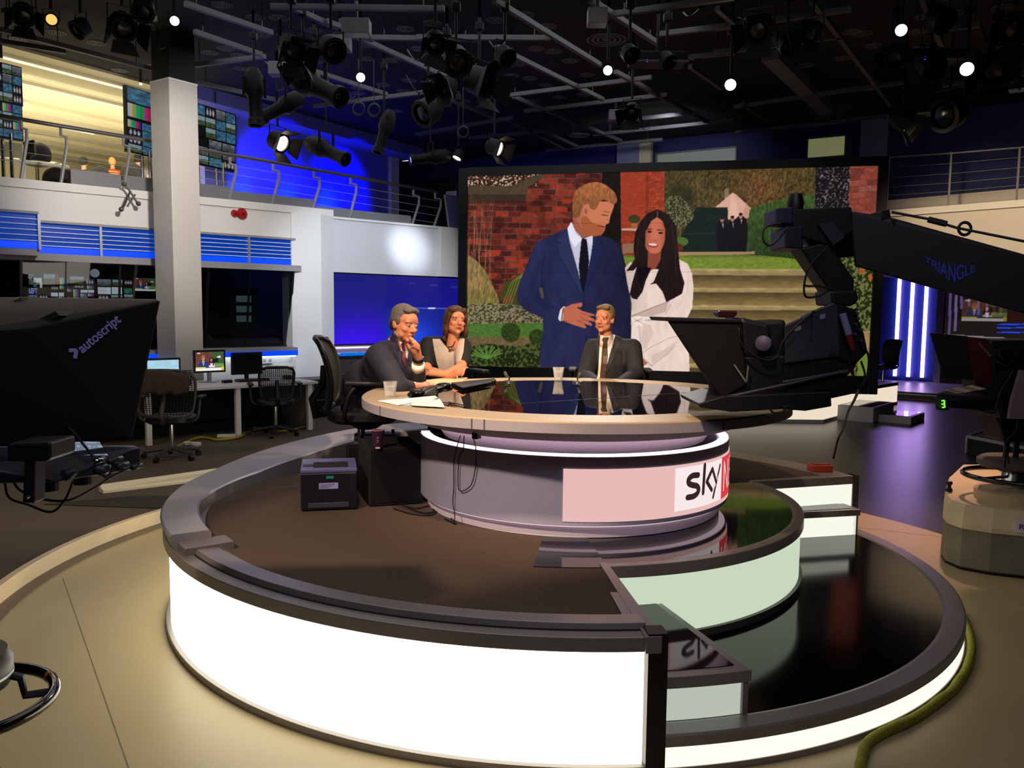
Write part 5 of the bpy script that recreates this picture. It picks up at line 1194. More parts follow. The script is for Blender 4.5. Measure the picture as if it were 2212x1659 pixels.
# ballast boxes on the grid, with blue pilot lights
for (u, v, w, lab) in ((1420, 130, 0.62, 'flat black fixture with blue pilot lights over the screen centre'), (2010, 125, 0.6, 'flat black fixture with blue pilot lights at the top right')):
    p = atz(u, v, 4.5); t = thing('led_fixture', lab, 'light fixture', p)
    MB().box(p, (w, 0.35, 0.10)).build('fixture_body', M_lamp, t, bevel=0.01)
    MB().box(p + Vector((0, -0.19, -0.06)), (w, 0.03, 0.015)).build('fixture_rail', M_beam, t)
    for dx in (-0.14, 0.05): MB().ell(p + Vector((dx, -0.17, -0.055)), 0.014).build('pilot_light', emat('pilot_blue', (0.02, 0.08, 1.0), 5), t)
    MB().cyl(p + Vector((0, 0, 0.05)), (p.x, p.y, 5.199), 0.015, 8).build('hanging_pole', M_lamp, t)
for i, (u, v, w, lab) in enumerate(((770, 60, .3, 'grey rectangular panel on the grid left of centre'), (605, 150, .26, 'grey dimmer panel on the grid behind the lamp cluster'), (1290, 38, .2, 'small pale box on the grid at the top centre'), (1330, 250, .22, 'pale box on the grid above the screen'), (735, 95, .24, 'pale box on the grid above the bright lamp'))):
    p = atz(u, v, 4.72); t = thing('grid_box', lab, 'box', p)
    MB().box(p, (w, 0.18, 0.16)).build('box_body', mat('grid_box_grey', '#6a6a6e', 0.6), t, bevel=0.008)
    MB().bar(p + Vector((0, 0, 0.08)), Vector((p.x, p.y, 5.199)), 0.03, 0.03).build('box_bracket', M_grey, t)
# cables slung between fixtures
CB = [((860, 130), (905, 200), (945, 150)), ((600, 140), (640, 190), (660, 130)), ((940, 60), (960, 120), (1000, 60)), ((1000, 100), (1010, 170), (1040, 110)), ((840, 230), (870, 260), (900, 235)), ((560, 120), (600, 150), (640, 120)), ((1040, 60), (1075, 105), (1110, 60)), ((1470, 20), (1490, 35), (1520, 10)), ((1480, 105), (1500, 130), (1530, 112)), ((1380, 265), (1395, 280), (1420, 258)), ((1985, 20), (2000, 110), (2040, 70)), ((2120, 60), (2150, 110), (2200, 70)), ((895, 280), (920, 300), (955, 285)), ((338, 60), (345, 105), (372, 90)), ((870, 90), (900, 130), (935, 95)), ((780, 250), (800, 275), (820, 250))]
for i, (a, b, c) in enumerate(CB):
    o = MB().tube(bez([atz(*a, 5.195), atz(*b, 4.75), atz(*c, 5.195)], 16), 0.008, 5).build('slung_cable', M_rub, None, smooth=True)
    tag(o, 'thin black cable slung in a shallow loop under the lighting grid', 'cable', 'cables slung under the grid')
# coiled cables
for i, (u, v) in enumerate(((775, 235), (808, 238), (1000, 285))):
    p = atz(u, v, 4.35); t = thing('cable_coil', 'coiled black cable hanging from the grid, %s' % ('left of the pair over the blue wall', 'right of the pair over the blue wall', 'beside the glowing barn-door lamp at screen left')[i], 'cable', p)
    mb = MB().ring(p, 0.085, 0.012, 24, 6, (0.3, 1, 0)); mb.build('coil', M_rub, t, smooth=True)
    MB().ring(p + Vector((0.01, -0.03, -0.01)), 0.075, 0.012, 24, 6, (0.1, 1, 0.2)).build('coil', M_rub, t, smooth=True)
    MB().cyl(p + Vector((0, 0, 0.085)), (p.x, p.y, 5.199), 0.006, 6).build('hanging_cord', M_rub, t)
# round ceiling light over the mezzanine corridor
p = BW(-6.6, -1.6, 4.9); p = atp(868, 345, p, G1)
t = thing('ceiling_downlight', 'round ceiling light with a blue ring near the dark doors', 'ceiling light', p)
MB().lathe([(0, 0.0), (0.17, 0.0), (0.17, 0.03), (0, 0.03)], p, 24).build('diffuser', emat('downlight_glow', (1.0, 0.95, 0.65), 5), t)
MB().lathe([(0.10, 0.03), (0.20, 0.035), (0.20, 0.07), (0.1, 0.07)], p, 24).build('blue_ring', emat('downlight_ring', (0.05, 0.35, 1.0), 1.6), t)
MB().lathe([(0.0, 0.07), (0.12, 0.07), (0.12, 0.12), (0.0, 0.12)], p, 24).build('housing', M_white, t)
# ================================================================== CAMERAS
M_hood = mat('prompter_hood_black', '#0b0b10', 0.75, spec=0.3, bump=0.1, bscale=80); M_body = mat('camera_body_black', '#0e0f13', 0.5); M_bodyg = mat('camera_body_grey', '#33343b', 0.45)
M_print = mat('hood_print_lilac', '#6a5f96', 0.7, emit=(0.05, 0.04, 0.10), es=0.6)
def cable(name, pts, r, label, m=None, group=None, parent=None, n=40):
    o = MB().tube(bez(pts, n), r, 6).build(name, m or M_rub, parent, smooth=True)
    return o if parent is not None else tag(o, label, 'cable', group)

# ---- near left camera with teleprompter
q = lambda u, v, y: aty(u, v, y)
ring_c = q(-87, 1520, 2.5)
lc = thing('studio_camera', 'big black studio camera with teleprompter hood at the left edge', 'camera', (ring_c.x, ring_c.y, 0))
near = [q(-120, 722, 2.12), q(60, 710, 2.22), q(346, 649, 2.55), q(318, 750, 2.52), q(292, 850, 2.48), q(285, 948, 2.44), q(-120, 972, 2.12)]
rear = [q(-120, 640, 2.75), q(338, 646, 2.80), q(275, 930, 2.75), q(-120, 950, 2.75)]
MB().hull(near + rear).build('prompter_hood', M_hood, lc, bevel=0.006)
# shoulder flap on top of the hood
MB().slab([(60, 700), (120, 672), (128, 682), (70, 710)], 2.30, 0.12).build('hood_flap', mat('hood_flap', '#15141a', 0.7), lc)
MB().slab([(28, 646), (42, 640), (44, 652), (28, 652)], 2.6, 0.05).build('hood_knob', M_black, lc, bevel=0.004)
pn0, pn1, pn2 = q(60, 710, 2.22), q(346, 649, 2.55), q(285, 948, 2.44)
pnn = (pn1 - pn0).cross(pn2 - pn0).normalized(); pnn = pnn if pnn.y < 0 else -pnn
def onhood(u, v): return atp(u, v, pn0 + pnn * 0.004, pnn)
o_, x_ = onhood(178, 764), onhood(262, 694); up_ = onhood(165, 745) - onhood(178, 764)
Mh = frame(o_, x_ - o_, up_)
lettering('hood_lettering', 'autoscript', (x_ - o_).length * 0.27, Mh, M_print, lc, width=(x_ - o_).length, bold=True)
ch = MB()
for a, b in (((149, 757), (165, 756)), ((165, 756), (162, 774))): ch.bar(onhood(*a), onhood(*b), 0.010, 0.003, pnn)
ch.build('hood_chevron_mark', M_print, lc)
# flat monitor below the hood
pm = MB().hull([q(-80, 1002, 2.10), q(303, 967, 2.42), q(303, 1012, 2.42), q(120, 1042, 2.2), q(-80, 1046, 2.10), q(-80, 965, 2.75), q(290, 962, 2.75), q(295, 985, 2.75)]).build('prompter_monitor', mat('prompter_monitor_case', '#191824', 0.4), lc, bevel=0.004)
sp = [q(108, 985, 2.29), q(243, 968, 2.42), q(215, 957, 2.62), q(104, 955, 2.60)]
cen = sum(sp, Vector()) / 4
def paint_script(c):
    c.C[:] = srgb('#8fa3bd'); m = ((c.V * 7).astype(int) % 2 == 0) & (vnoise(c.U * 20, np.floor(c.V * 7), 5, 1) > .35); c.C[m] = srgb('#c8d4e6')
picture_obj('script_picture', sp[3] + Vector((0, 0, .004)), sp[2] - sp[3], sp[0] - sp[3], 40, 20, paint_script, M_picdim, pm)
for i, (u, v, r) in enumerate(((228, 1010, .013), (236, 1012, .013), (255, 992, .009), (262, 990, .009), (275, 1003, .010), (225, 993, .010), (160, 1022, .016), (168, 1018, .012), (305, 1005, .008))):
    p = q(u, v, 2.34 + (u - 228) * 0.0007 - 0.03); MB().cyl(p, p + Vector((-0.01, -0.035, 0)), r, 12).build('connector', M_chrome if i > 4 and i < 6 else M_bodyg, pm, smooth=True)
for (u, v) in ((107, 1050), (178, 1036)): 
    p = q(u, v, 2.3); MB().cyl(p + Vector((0, 0, .02)), p - Vector((0, 0, .012)), 0.024, 14).build('clamp_knob', M_black, pm)
MB().slab([(52, 985), (76, 985), (74, 1088), (48, 1086)], 2.03, 0.05).build('support_bracket', M_body, lc, bevel=0.004)
MB().slab([(14, 958), (108, 955), (110, 990), (100, 998), (14, 998)], 2.02, 0.12).build('bracket_block', M_body, lc, bevel=0.006)
for u, v in ((61, 1073),): 
    p = q(u, v, 2.02); MB().cyl(p, p - Vector((0, 0.012, 0)), 0.005, 8).build('bracket_screw', M_chrome, lc)
for i, pts in enumerate(([(10, 1040, 2.2), (20, 1075, 2.2), (60, 1090, 2.2), (110, 1106, 2.2), (140, 1080, 2.2), (158, 1040, 2.2)], [(28, 1040, 2.2), (45, 1060, 2.2), (90, 1078, 2.2), (150, 1080, 2.2), (210, 1050, 2.25), (240, 1030, 2.3), (302, 1000, 2.35)], [(215, 990, 2.3), (210, 1010, 2.28), (228, 1030, 2.28), (240, 1018, 2.3), (245, 1000, 2.3)], [(115, 910, 2.35), (150, 925, 2.3), (180, 960, 2.3), (200, 985, 2.3)])):
    cable('camera_cable', [q(*p) for p in pts], 0.0035, None, M_rub, parent=lc)
# camera behind the hood (mostly out of frame), pedestal with steering ring
MB().slab([(-420, 640), (-130, 660), (-130, 960), (-420, 960)], 2.3, 0.3).build('camera_body', M_body, lc, bevel=0.02)
MB().cyl(Vector((ring_c.x, ring_c.y, 0.2)), Vector((ring_c.x, ring_c.y, 1.25)), 0.09, 20).build('pedestal_column', M_bodyg, lc, smooth='auto')
MB().ring(ring_c, 0.262, 0.019, 48, 10).build('steering_ring', mat('ring_black_gloss', '#0a0a0c', 0.12, spec=0.8), lc, smooth=True)
MB().ring(ring_c, 0.262, 0.0195, 3, 10, (0, 0, 1), R(0), R(5)).build('ring_band', mat('ring_band_amber', '#8a5a1c', 0.4), lc)
dd = (q(90, 1500, 2.5) - ring_c); a_ = math.atan2(dd.y, dd.x)
MB().lathe([(0, -0.06), (0.14, -0.06), (0.15, -0.03), (0.15, 0.02), (0.135, 0.05), (0, 0.05)], ring_c + Vector((0, 0, 0.11)), 32).build('steering_hub', M_black, lc, smooth='auto')
MB().lathe([(0.10, -0.002), (0.151, -0.002), (0.151, 0.006), (0.10, 0.006)], ring_c + Vector((0, 0, 0.085)), 32).build('hub_band', M_trim, lc)
for k in range(4):
    a = R(20 + 90 * k); d = Vector((math.cos(a), math.sin(a), 0))
    MB().tube([ring_c + d * 0.10 + Vector((0, 0, .09)), ring_c + d * 0.17 + Vector((0, 0, .06)), ring_c + d * 0.18, ring_c + d * 0.262], 0.014, 8).build('ring_spoke', M_black, lc)
MB().lathe([(0, 0.005), (0.15, 0.005), (0.15, 0.20), (0.12, 0.24), (0, 0.24)], (ring_c.x - 0.14, ring_c.y + 0.05, 0), 8).build('pedestal_base', mat('pedestal_grey', '#5d5a55', 0.6), lc)

# ---- crane camera in front of the screen on the right
cc = thing('crane_camera', 'black crane-mounted camera with teleprompter hanging before the screen', 'camera', aty(1780, 880, 4.0))
Y0 = 3.85
MB().slab([(1596, 770), (1700, 768), (1702, 852), (1570, 862)], Y0 + .03, 0.28).build('lens_housing', M_body, cc, bevel=0.01)
MB().slab([(1690, 782), (1856, 774), (1846, 798), (1796, 842), (1700, 850)], Y0 + .02, 0.28).build('camera_plate', M_body, cc, bevel=0.006)
MB().slab([(1600, 695), (1700, 690), (1700, 775), (1600, 775)], Y0 + .12, 0.2).build('lens_barrel', M_body, cc, bevel=0.02)
hd = MB().hull([q(1437, 686, Y0), q(1602, 691, Y0), q(1612, 830, Y0), q(1560, 862, Y0), q(1532, 822, Y0), q(1445, 694, Y0 + .42), q(1602, 694, Y0 + .45), q(1612, 830, Y0 + .45), q(1545, 850, Y0 + .42)]).build('prompter_hood', M_hood, cc, bevel=0.006)
MB().slab([(1437, 685), (1600, 690), (1602, 697), (1442, 694)], Y0 - 0.01, 0.46).build('hood_rim', M_body, hd, bevel=0.003)
MB().slab([(1508, 872), (1562, 856), (1700, 850), (1795, 846), (1797, 878), (1740, 888), (1690, 884), (1580, 890), (1512, 880)], Y0 - .03, 0.42).build('prompter_base', M_body, cc, bevel=0.005)
MB().slab([(1560, 835), (1700, 815), (1790, 800), (1800, 850), (1565, 862)], Y0 + 0.05, 0.3).build('rail_plate', M_body, cc, bevel=0.005)
MB().slab([(1598, 684), (1622, 690), (1665, 700), (1672, 760), (1640, 775), (1604, 770)], Y0 + .02, 0.3).build('lens_shroud', M_body, cc, bevel=0.02)
p = q(1650, 742, Y0 - 0.02); MB().lathe([(0, -.02), (.036, -.02), (.036, .02), (.022, .03), (0, .03)], p, 20, (-0.5, -1, .1)).build('viewfinder_cup', mat('cup_lilac', '#545066', 0.5), cc, smooth='auto')
bd = MB().hull([q(1694, 702, Y0), q(1802, 652, Y0), q(1815, 668, Y0), q(1815, 770, Y0), q(1695, 786, Y0), q(1700, 700, Y0 + .3), q(1806, 655, Y0 + .3), q(1815, 770, Y0 + .3), q(1697, 786, Y0 + .3)]).build('camera_body', M_bodyg, cc, bevel=0.008)
MB().slab([(1716, 708), (1730, 703), (1731, 712), (1717, 716)], Y0 - .004, 0.003).build('body_label', mat('label_pale', '#8c8ca0', 0.6), bd)
MB().slab([(1771, 680), (1783, 677), (1783, 687), (1771, 690)], Y0 - .004, 0.003).build('body_label', mat('label_pale', '#8c8ca0', 0.6), bd)
MB().slab([(1754, 670), (1756, 670), (1753, 740), (1751, 740)], Y0 - .004, 0.003).build('panel_line', M_matt, bd)
MB().slab([(1730, 684), (1776, 662), (1779, 665), (1733, 688)], Y0 - .006, 0.004).build('edge_highlight', M_trim, bd)
for u in (1797, 1807): 
    p = q(u, 765, Y0 - .002); MB().cyl(p, p - Vector((0, .01, 0)), .010, 14).build('round_port', M_grey, bd)
MB().hull([q(1806, 655, Y0), q(1846, 668, Y0), q(1866, 720, Y0), q(1874, 760, Y0), q(1850, 785, Y0), q(1812, 776, Y0), q(1806, 660, Y0 + .28), q(1846, 672, Y0 + .28), q(1872, 758, Y0 + .28), q(1815, 776, Y0 + .28)]).build('rear_adapter', M_body, cc, bevel=0.006)
MB().cyl(q(1820, 678, Y0 - .03), q(1834, 724, Y0 - .03), .016, 12).build('connector_sleeve', mat('sleeve_lilac', '#8f86b4', 0.5), cc, smooth='auto')
MB().cyl(q(1833, 722, Y0 - .03), q(1842, 756, Y0 - .03), .017, 12, .009).build('connector_boot', mat('boot_red', '#8a1420', 0.5), cc, smooth='auto')
for i, (u, v) in enumerate(((1848, 668), (1850, 678), (1852, 688), (1846, 700), (1855, 712), (1845, 722), (1858, 735))):
    p = q(u, v, Y0 - .01); MB().cyl(p, p - Vector((0, .02, 0)), .006, 10).build('socket', mat('socket_lilac', '#4a4660', 0.4), cc)
# pan/tilt head, drop arm and boom
MB().slab([(1729, 536), (1788, 522), (1846, 602), (1846, 640), (1800, 640)], Y0 + .03, 0.16).build('drop_arm', M_body, cc, bevel=0.01)
MB().slab([(1795, 628), (1852, 626), (1856, 650), (1840, 662), (1798, 660)], Y0, 0.22).build('tilt_motor', M_body, cc, bevel=0.012)
MB().slab([(1696, 490), (1735, 488), (1736, 538), (1696, 536)], Y0, 0.22).build('pan_motor', mat('motor_navy', '#13131f', 0.5), cc, bevel=0.008)
MB().slab([(1676, 450), (1714, 447), (1714, 484), (1676, 482)], Y0, 0.18).build('motor_cover', mat('motor_blue', '#191a3c', 0.5), cc, bevel=0.006)
p = q(1718, 440, Y0 + .08); MB().lathe([(0, -.04), (.035, -.04), (.04, .0), (.028, .045), (0, .05)], p, 18).build('head_knob', M_black, cc, smooth='auto')
MB().slab([(1712, 452), (1840, 446), (1846, 500), (1790, 530), (1712, 506)], Y0 + .02, 0.2).build('boom_head', M_body, cc, bevel=0.008)
MB().slab([(1768, 484), (1798, 478), (1826, 512), (1800, 530)], Y0 + .0, 0.03).build('head_bracket', mat('bracket_grey', '#2d2f33', 0.5), cc)
def bq(u, v, o=0.0): return q(u, v, 3.87 - 0.0005 * (u - 1840) + o)
bo = MB().hull([bq(1836, 456), bq(1925, 470), bq(2330, 582), bq(2330, 712), bq(1917, 592), bq(1846, 575)] + [bq(1836, 456, .28), bq(1925, 470, .28), bq(2330, 582, .28), bq(2330, 712, .28), bq(1917, 592, .28), bq(1846, 575, .28)]).build('crane_boom', M_body, cc, bevel=0.008)
MB().slab([(1905, 455), (1922, 452), (1925, 470), (1906, 476)], 3.83, 0.2).build('cable_anchor', M_body, cc, bevel=0.003)
MB().slab([(1925, 472), (1960, 480), (2000, 496), (2018, 512), (1990, 512), (1930, 490)], 3.82, 0.2).build('boom_cover', M_body, cc, bevel=0.006)
def emb(x, y, z):
    t = min(1, max(0, x)); u = 1997 + 109 * t; tp = 551 + 24 * t ** .45; bt = 562 + (613 - 562) * t / .55 if t < .55 else 613 - (613 - 586) * (t - .55) / .45
    return bq(u, bt + (tp - bt) * min(1, max(0, y)), -.006 - z)
ml = text_mesh('TRIANGLE', 1.0, 0.0005, True); co_ = np.empty(len(ml.vertices) * 3); ml.vertices.foreach_get('co', co_); co_ = co_.reshape(-1, 3); wx = co_[:, 0].max(); hy = co_[:, 1].max()
lettering('boom_lettering', 'TRIANGLE', 1.0, None, mat('emblem_blue', '#0f1650', 0.6, emit=(0.004, 0.008, 0.07), es=1), bo, bold=True, depth=0.0005, warp=lambda x, y, z: emb(x / wx, y / hy, z))
tz = [bq(1926, 458), bq(2005, 473), bq(2066, 492), bq(2330, 545)]
MB().tube(tz, .006, 8).build('tension_cable', M_bodyg, cc); MB().cyl(bq(2005, 474), bq(2045, 484), .014, 10).build('turnbuckle', M_grey, cc); MB().ring(bq(2084, 494), .028, .007, 16, 6, (0, 1, 0)).build('shackle', M_grey, cc)
for pts in ([(1690, 482), (1655, 490), (1648, 515), (1660, 530), (1680, 518), (1696, 496)], [(1790, 530), (1750, 575), (1738, 610), (1740, 640), (1765, 640), (1790, 628)], [(1735, 615), (1745, 618), (1770, 618), (1795, 625)], [(1596, 708), (1600, 740), (1625, 765), (1655, 778), (1680, 770), (1690, 740), (1720, 705), (1760, 672)], [(1860, 740), (1876, 770), (1872, 815), (1858, 835), (1846, 820), (1840, 790)], [(1835, 780), (1842, 810), (1858, 836), (1868, 810), (1860, 780)], [(1660, 880), (1672, 892), (1690, 890), (1700, 878)], [(1720, 884), (1705, 878), (1690, 880)]):
    cable('camera_cable', [q(u, v, Y0 - .03) for u, v in pts], .005, None, parent=cc)
for pts in ([(1560, 860), (1700, 830), (1830, 800)], [(1690, 826), (1840, 800)]): MB().tube([q(u, v, Y0 - .01) for u, v in pts], .008, 8).build('support_rod', M_bodyg, cc)
t = MB().slab([(1552, 670), (1592, 671), (1594, 678), (1586, 686), (1560, 686), (1550, 678)], Y0 + .1, 0.1).build('tally_light', mat('tally_dark_red', '#2a0c10', 0.3, spec=0.7), cc, bevel=0.006)
MB().bar(q(1586, 788, Y0 - .01), q(1612, 826, Y0 - .01), .008, .004, (0, 1, 0)).build('arm_strut', M_trim, cc); MB().bar(q(1612, 826, Y0 - .01), q(1616, 790, Y0 - .01), .006, .004, (0, 1, 0)).build('arm_strut', M_trim, cc)
cable('hanging_cable', [q(1857, 838, 3.95), q(1845, 865, 4.4), q(1832, 890, 4.8), q(1822, 925, 5.2), q(1810, 950, 5.4), q(1800, 990, 5.3)], .007, 'dark cable trailing down from the crane camera')

# ---- pedestal camera on the right
PC = Vector((3.66, 5.72, 0))
pcam = thing('pedestal_camera', 'cream-based pedestal camera with red-sided teleprompter at the right edge', 'camera', PC)
M_pc = mat('pedestal_cream', '#c6b48a', 0.55, var=0.06, vscale=6); M_pg = mat('pedestal_olive', '#6f6a56', 0.6, var=0.15, vscale=9)
M_pp = mat('pedestal_pink', '#b29a92', 0.55)
def octa(c, r, z, a0=0, sq=1.0): return [Vector((c.x + r * math.cos(R(a0 + k * 60)), c.y + r * sq * math.sin(R(a0 + k * 60)), z)) for k in range(6)]
base_o = [atz(2031, 1203, 0), atz(2040, 1218, 0), atz(2072, 1232, 0), atz(2136, 1244, 0), atz(2290, 1262, 0), atz(2380, 1180, 0), atz(2300, 1105, 0), atz(2070, 1110, 0), atz(2036, 1150, 0)]
bc = sum(base_o, Vector()) / len(base_o)
PC = Vector((bc.x, bc.y, 0)); pcam.location = PC
def scaled(pts, k, z): return [Vector((bc.x + (p.x - bc.x) * k, bc.y + (p.y - bc.y) * k, z)) for p in pts]
def loft(mb, rows):
    n = len(rows[0])
    for i in range(len(rows) - 1):
        mb.add(rows[i] + rows[i + 1], [(k, (k + 1) % n, n + (k + 1) % n, n + k) for k in range(n)])
    mb.add(rows[0], [tuple(range(n - 1, -1, -1))]); mb.add(rows[-1], [tuple(range(n))]); return mb
loft(MB(), [scaled(base_o, .97, .012), scaled(base_o, 1.0, .03), scaled(base_o, .985, .285)]).build('skirt', M_pg, pcam)
loft(MB(), [scaled(base_o, 1.0, .285), scaled(base_o, 1.0, .315), scaled(base_o, .955, .41), scaled(base_o, .93, .44)]).build('upper_cover', M_pc, pcam)
loft(MB(), [scaled(base_o, .985, .004), scaled(base_o, .985, .03)]).build('rubber_bumper', M_matt, pcam)
PU = Vector((3.46, 5.62, 0))
MB().lathe([(0, .43), (.24, .43), (.24, .50), (.21, .52), (0, .52)], PU, 32).build('turret', M_pc, pcam, smooth='auto')
MB().lathe([(0, .52), (.08, .52), (.08, .68), (0, .68)], PU, 24).build('column', M_chrome, pcam, smooth='auto')
MB().lathe([(0, .665), (.22, .665), (.235, .68), (.235, .71), (.21, .728), (0, .728)], PU, 40).build('turntable', mat('turntable_brown', '#5c4f48', 0.5), pcam, smooth='auto')
rc = PU + Vector((0, 0, .60)); MB().ring(rc, .315, .017, 48, 10).build('steering_ring', mat('ring_black_gloss', '#0a0a0c', 0.12, spec=0.8), pcam, smooth=True)
for k in range(3):
    a = R(200 + 120 * k); d = Vector((math.cos(a), math.sin(a), 0)); MB().bar(rc + d * .07, rc + d * .315, .03, .012).build('ring_spoke', M_black, pcam)
for (u, v, z) in ((2050, 1062, .44), (2125, 1068, .44)):
    p = atz(u, v, z); MB().lathe([(0, 0), (.022, 0), (.022, .02), (.012, .03), (.014, .05), (.022, .058), (.018, .075), (0, .08)], p, 14).build('brake_knob', M_black, pcam, smooth='auto')
# maker's plate
f0, f1 = scaled(base_o, .985, .34)[3], scaled(base_o, .985, .34)[4]; fdv = (f1 - f0).normalized(); fnv = Vector((fdv.y, -fdv.x, 0)); fnv = fnv if fnv.y < 0 else -fnv
o0 = f0 + fdv * 0.13 + fnv * 0.02 + Vector((0, 0, -.032))
MB().hexa([o0, o0 + fdv * .3, o0 + fdv * .3 + Vector((0, 0, .075)), o0 + Vector((0, 0, .075)), o0 - fnv * .02, o0 + fdv * .3 - fnv * .02, o0 + fdv * .3 + Vector((0, 0, .075)) - fnv * .02, o0 + Vector((0, 0, .075)) - fnv * .02]).build('maker_plate', mat('plate_white', '#c9c2cf', 0.5), pcam)
lettering('maker_lettering', 'RADAMEC', .05, frame(o0 + fdv * .015 + fnv * .002 + Vector((0, 0, .022)), fdv, (0, 0, 1)), mat('plate_ink', '#2c2a38', 0.6), pcam, width=.26)
# upright, head, camera and prompter
for dx in (-.07, .0, .08): MB().cyl(PU + Vector((dx, 0, .728)), PU + Vector((dx * .7, 0, 1.28)), .018, 10).build('upright', M_body, pcam)
YP = 5.42
MB().slab([(2136, 735), (2290, 735), (2290, 905), (2160, 905), (2150, 860)], YP, .4).build('camera_body', M_body, pcam, bevel=.02)
MB().slab([(2150, 900), (2290, 900), (2290, 960), (2170, 955)], YP + .1, .25).build('pan_head', M_body, pcam, bevel=.02)
MB().hull([q(2008, 719, YP), q(2090, 726, YP), q(2107, 820, YP), q(2039, 818, YP), q(2012, 722, YP + .35), q(2092, 728, YP + .3), q(2107, 820, YP + .3), q(2042, 818, YP + .3)]).build('prompter_hood', mat('hood_brown_black', '#171114', 0.6), pcam, bevel=.004)
rh = MB().hull([q(2088, 727, YP - .01), q(2128, 731, YP + .0), q(2152, 742, YP + .02), q(2150, 830, YP + .02), q(2106, 834, YP - .01), q(2090, 728, YP + .3), q(2150, 742, YP + .3), q(2150, 830, YP + .3), q(2107, 834, YP + .3)]).build('hood_side_panel', mat('hood_dark_red', '#4f1418', 0.6), pcam, bevel=.004)
o_, x_ = q(2112, 742, YP - .02), q(2138, 772, YP - .02)
lettering('hood_lettering', 'autoscript', (x_ - o_).length * .25, frame(o_, x_ - o_, q(2120, 736, YP - .02) - o_), mat('hood_print_red', '#8c5a5e', 0.6), pcam, width=(x_ - o_).length, bold=True)
pb = MB().hull([q(2022, 850, YP - .1), q(2052, 866, YP - .2), q(2150, 862, YP - .2), q(2150, 888, YP - .2), q(2054, 882, YP - .2), q(2024, 862, YP - .1), q(2060, 838, YP + .3), q(2150, 842, YP + .3)]).build('prompter_monitor', M_body, pcam, bevel=.004)
spq = [q(2040, 848, YP - .02), q(2070, 857, YP - .12), q(2130, 845, YP + .02), q(2100, 838, YP + .15)]
def paint_lines(c): c.C[:] = srgb('#20191a'); c.C[(c.V * 9 % 1) < .5] = srgb('#7a6a5c')
picture_obj('script_picture', spq[0] + Vector((0, 0, .02)), spq[1] - spq[0], spq[3] - spq[0], 24, 30, paint_lines, M_picdim, pb)
# green digit
gq = lambda u, v: q(u, v, YP - .22)
dg_ = MB()
for a, b in (((2034, 866), (2040, 865)), ((2034, 873), (2040, 873)), ((2035, 880), (2041, 880)), ((2040, 865), (2040, 873)), ((2040, 873), (2041, 880))): dg_.bar(gq(*a), gq(*b), .008, .004, (0, 1, 0))
dg_.build('green_digit', emat('led_green', (0.15, 1.0, 0.05), 1.6), pcam)
MB().slab([(2028, 860), (2048, 860), (2050, 886), (2030, 886)], YP - .2, .05).build('digit_display', M_black, pcam)
for pts in ([(2165, 870, 0), (2162, 920, -.1), (2172, 960, -.1), (2180, 1000, 0)], [(2200, 880, 0), (2195, 930, -.1), (2175, 955, -.1), (2170, 1010, 0)], [(2190, 800, -.1), (2160, 850, -.2), (2150, 890, -.2), (2110, 884, -.2)], [(2150, 780, -.02), (2175, 790, -.05), (2190, 785, -.02)]):
    cable('camera_cable', [q(u, v, YP + o) for u, v, o in pts], .006, None, parent=pcam)
MB().slab([(2160, 755), (2185, 760), (2190, 775), (2172, 782), (2160, 770)], YP - .04, .05).build('lens_guard', M_chrome, pcam, bevel=.004)
MB().slab([(2186, 868), (2205, 800), (2212, 800), (2212, 905), (2180, 905)], YP - .06, .03).build('side_board', mat('board_pink_grey', '#857374', 0.6), pcam)
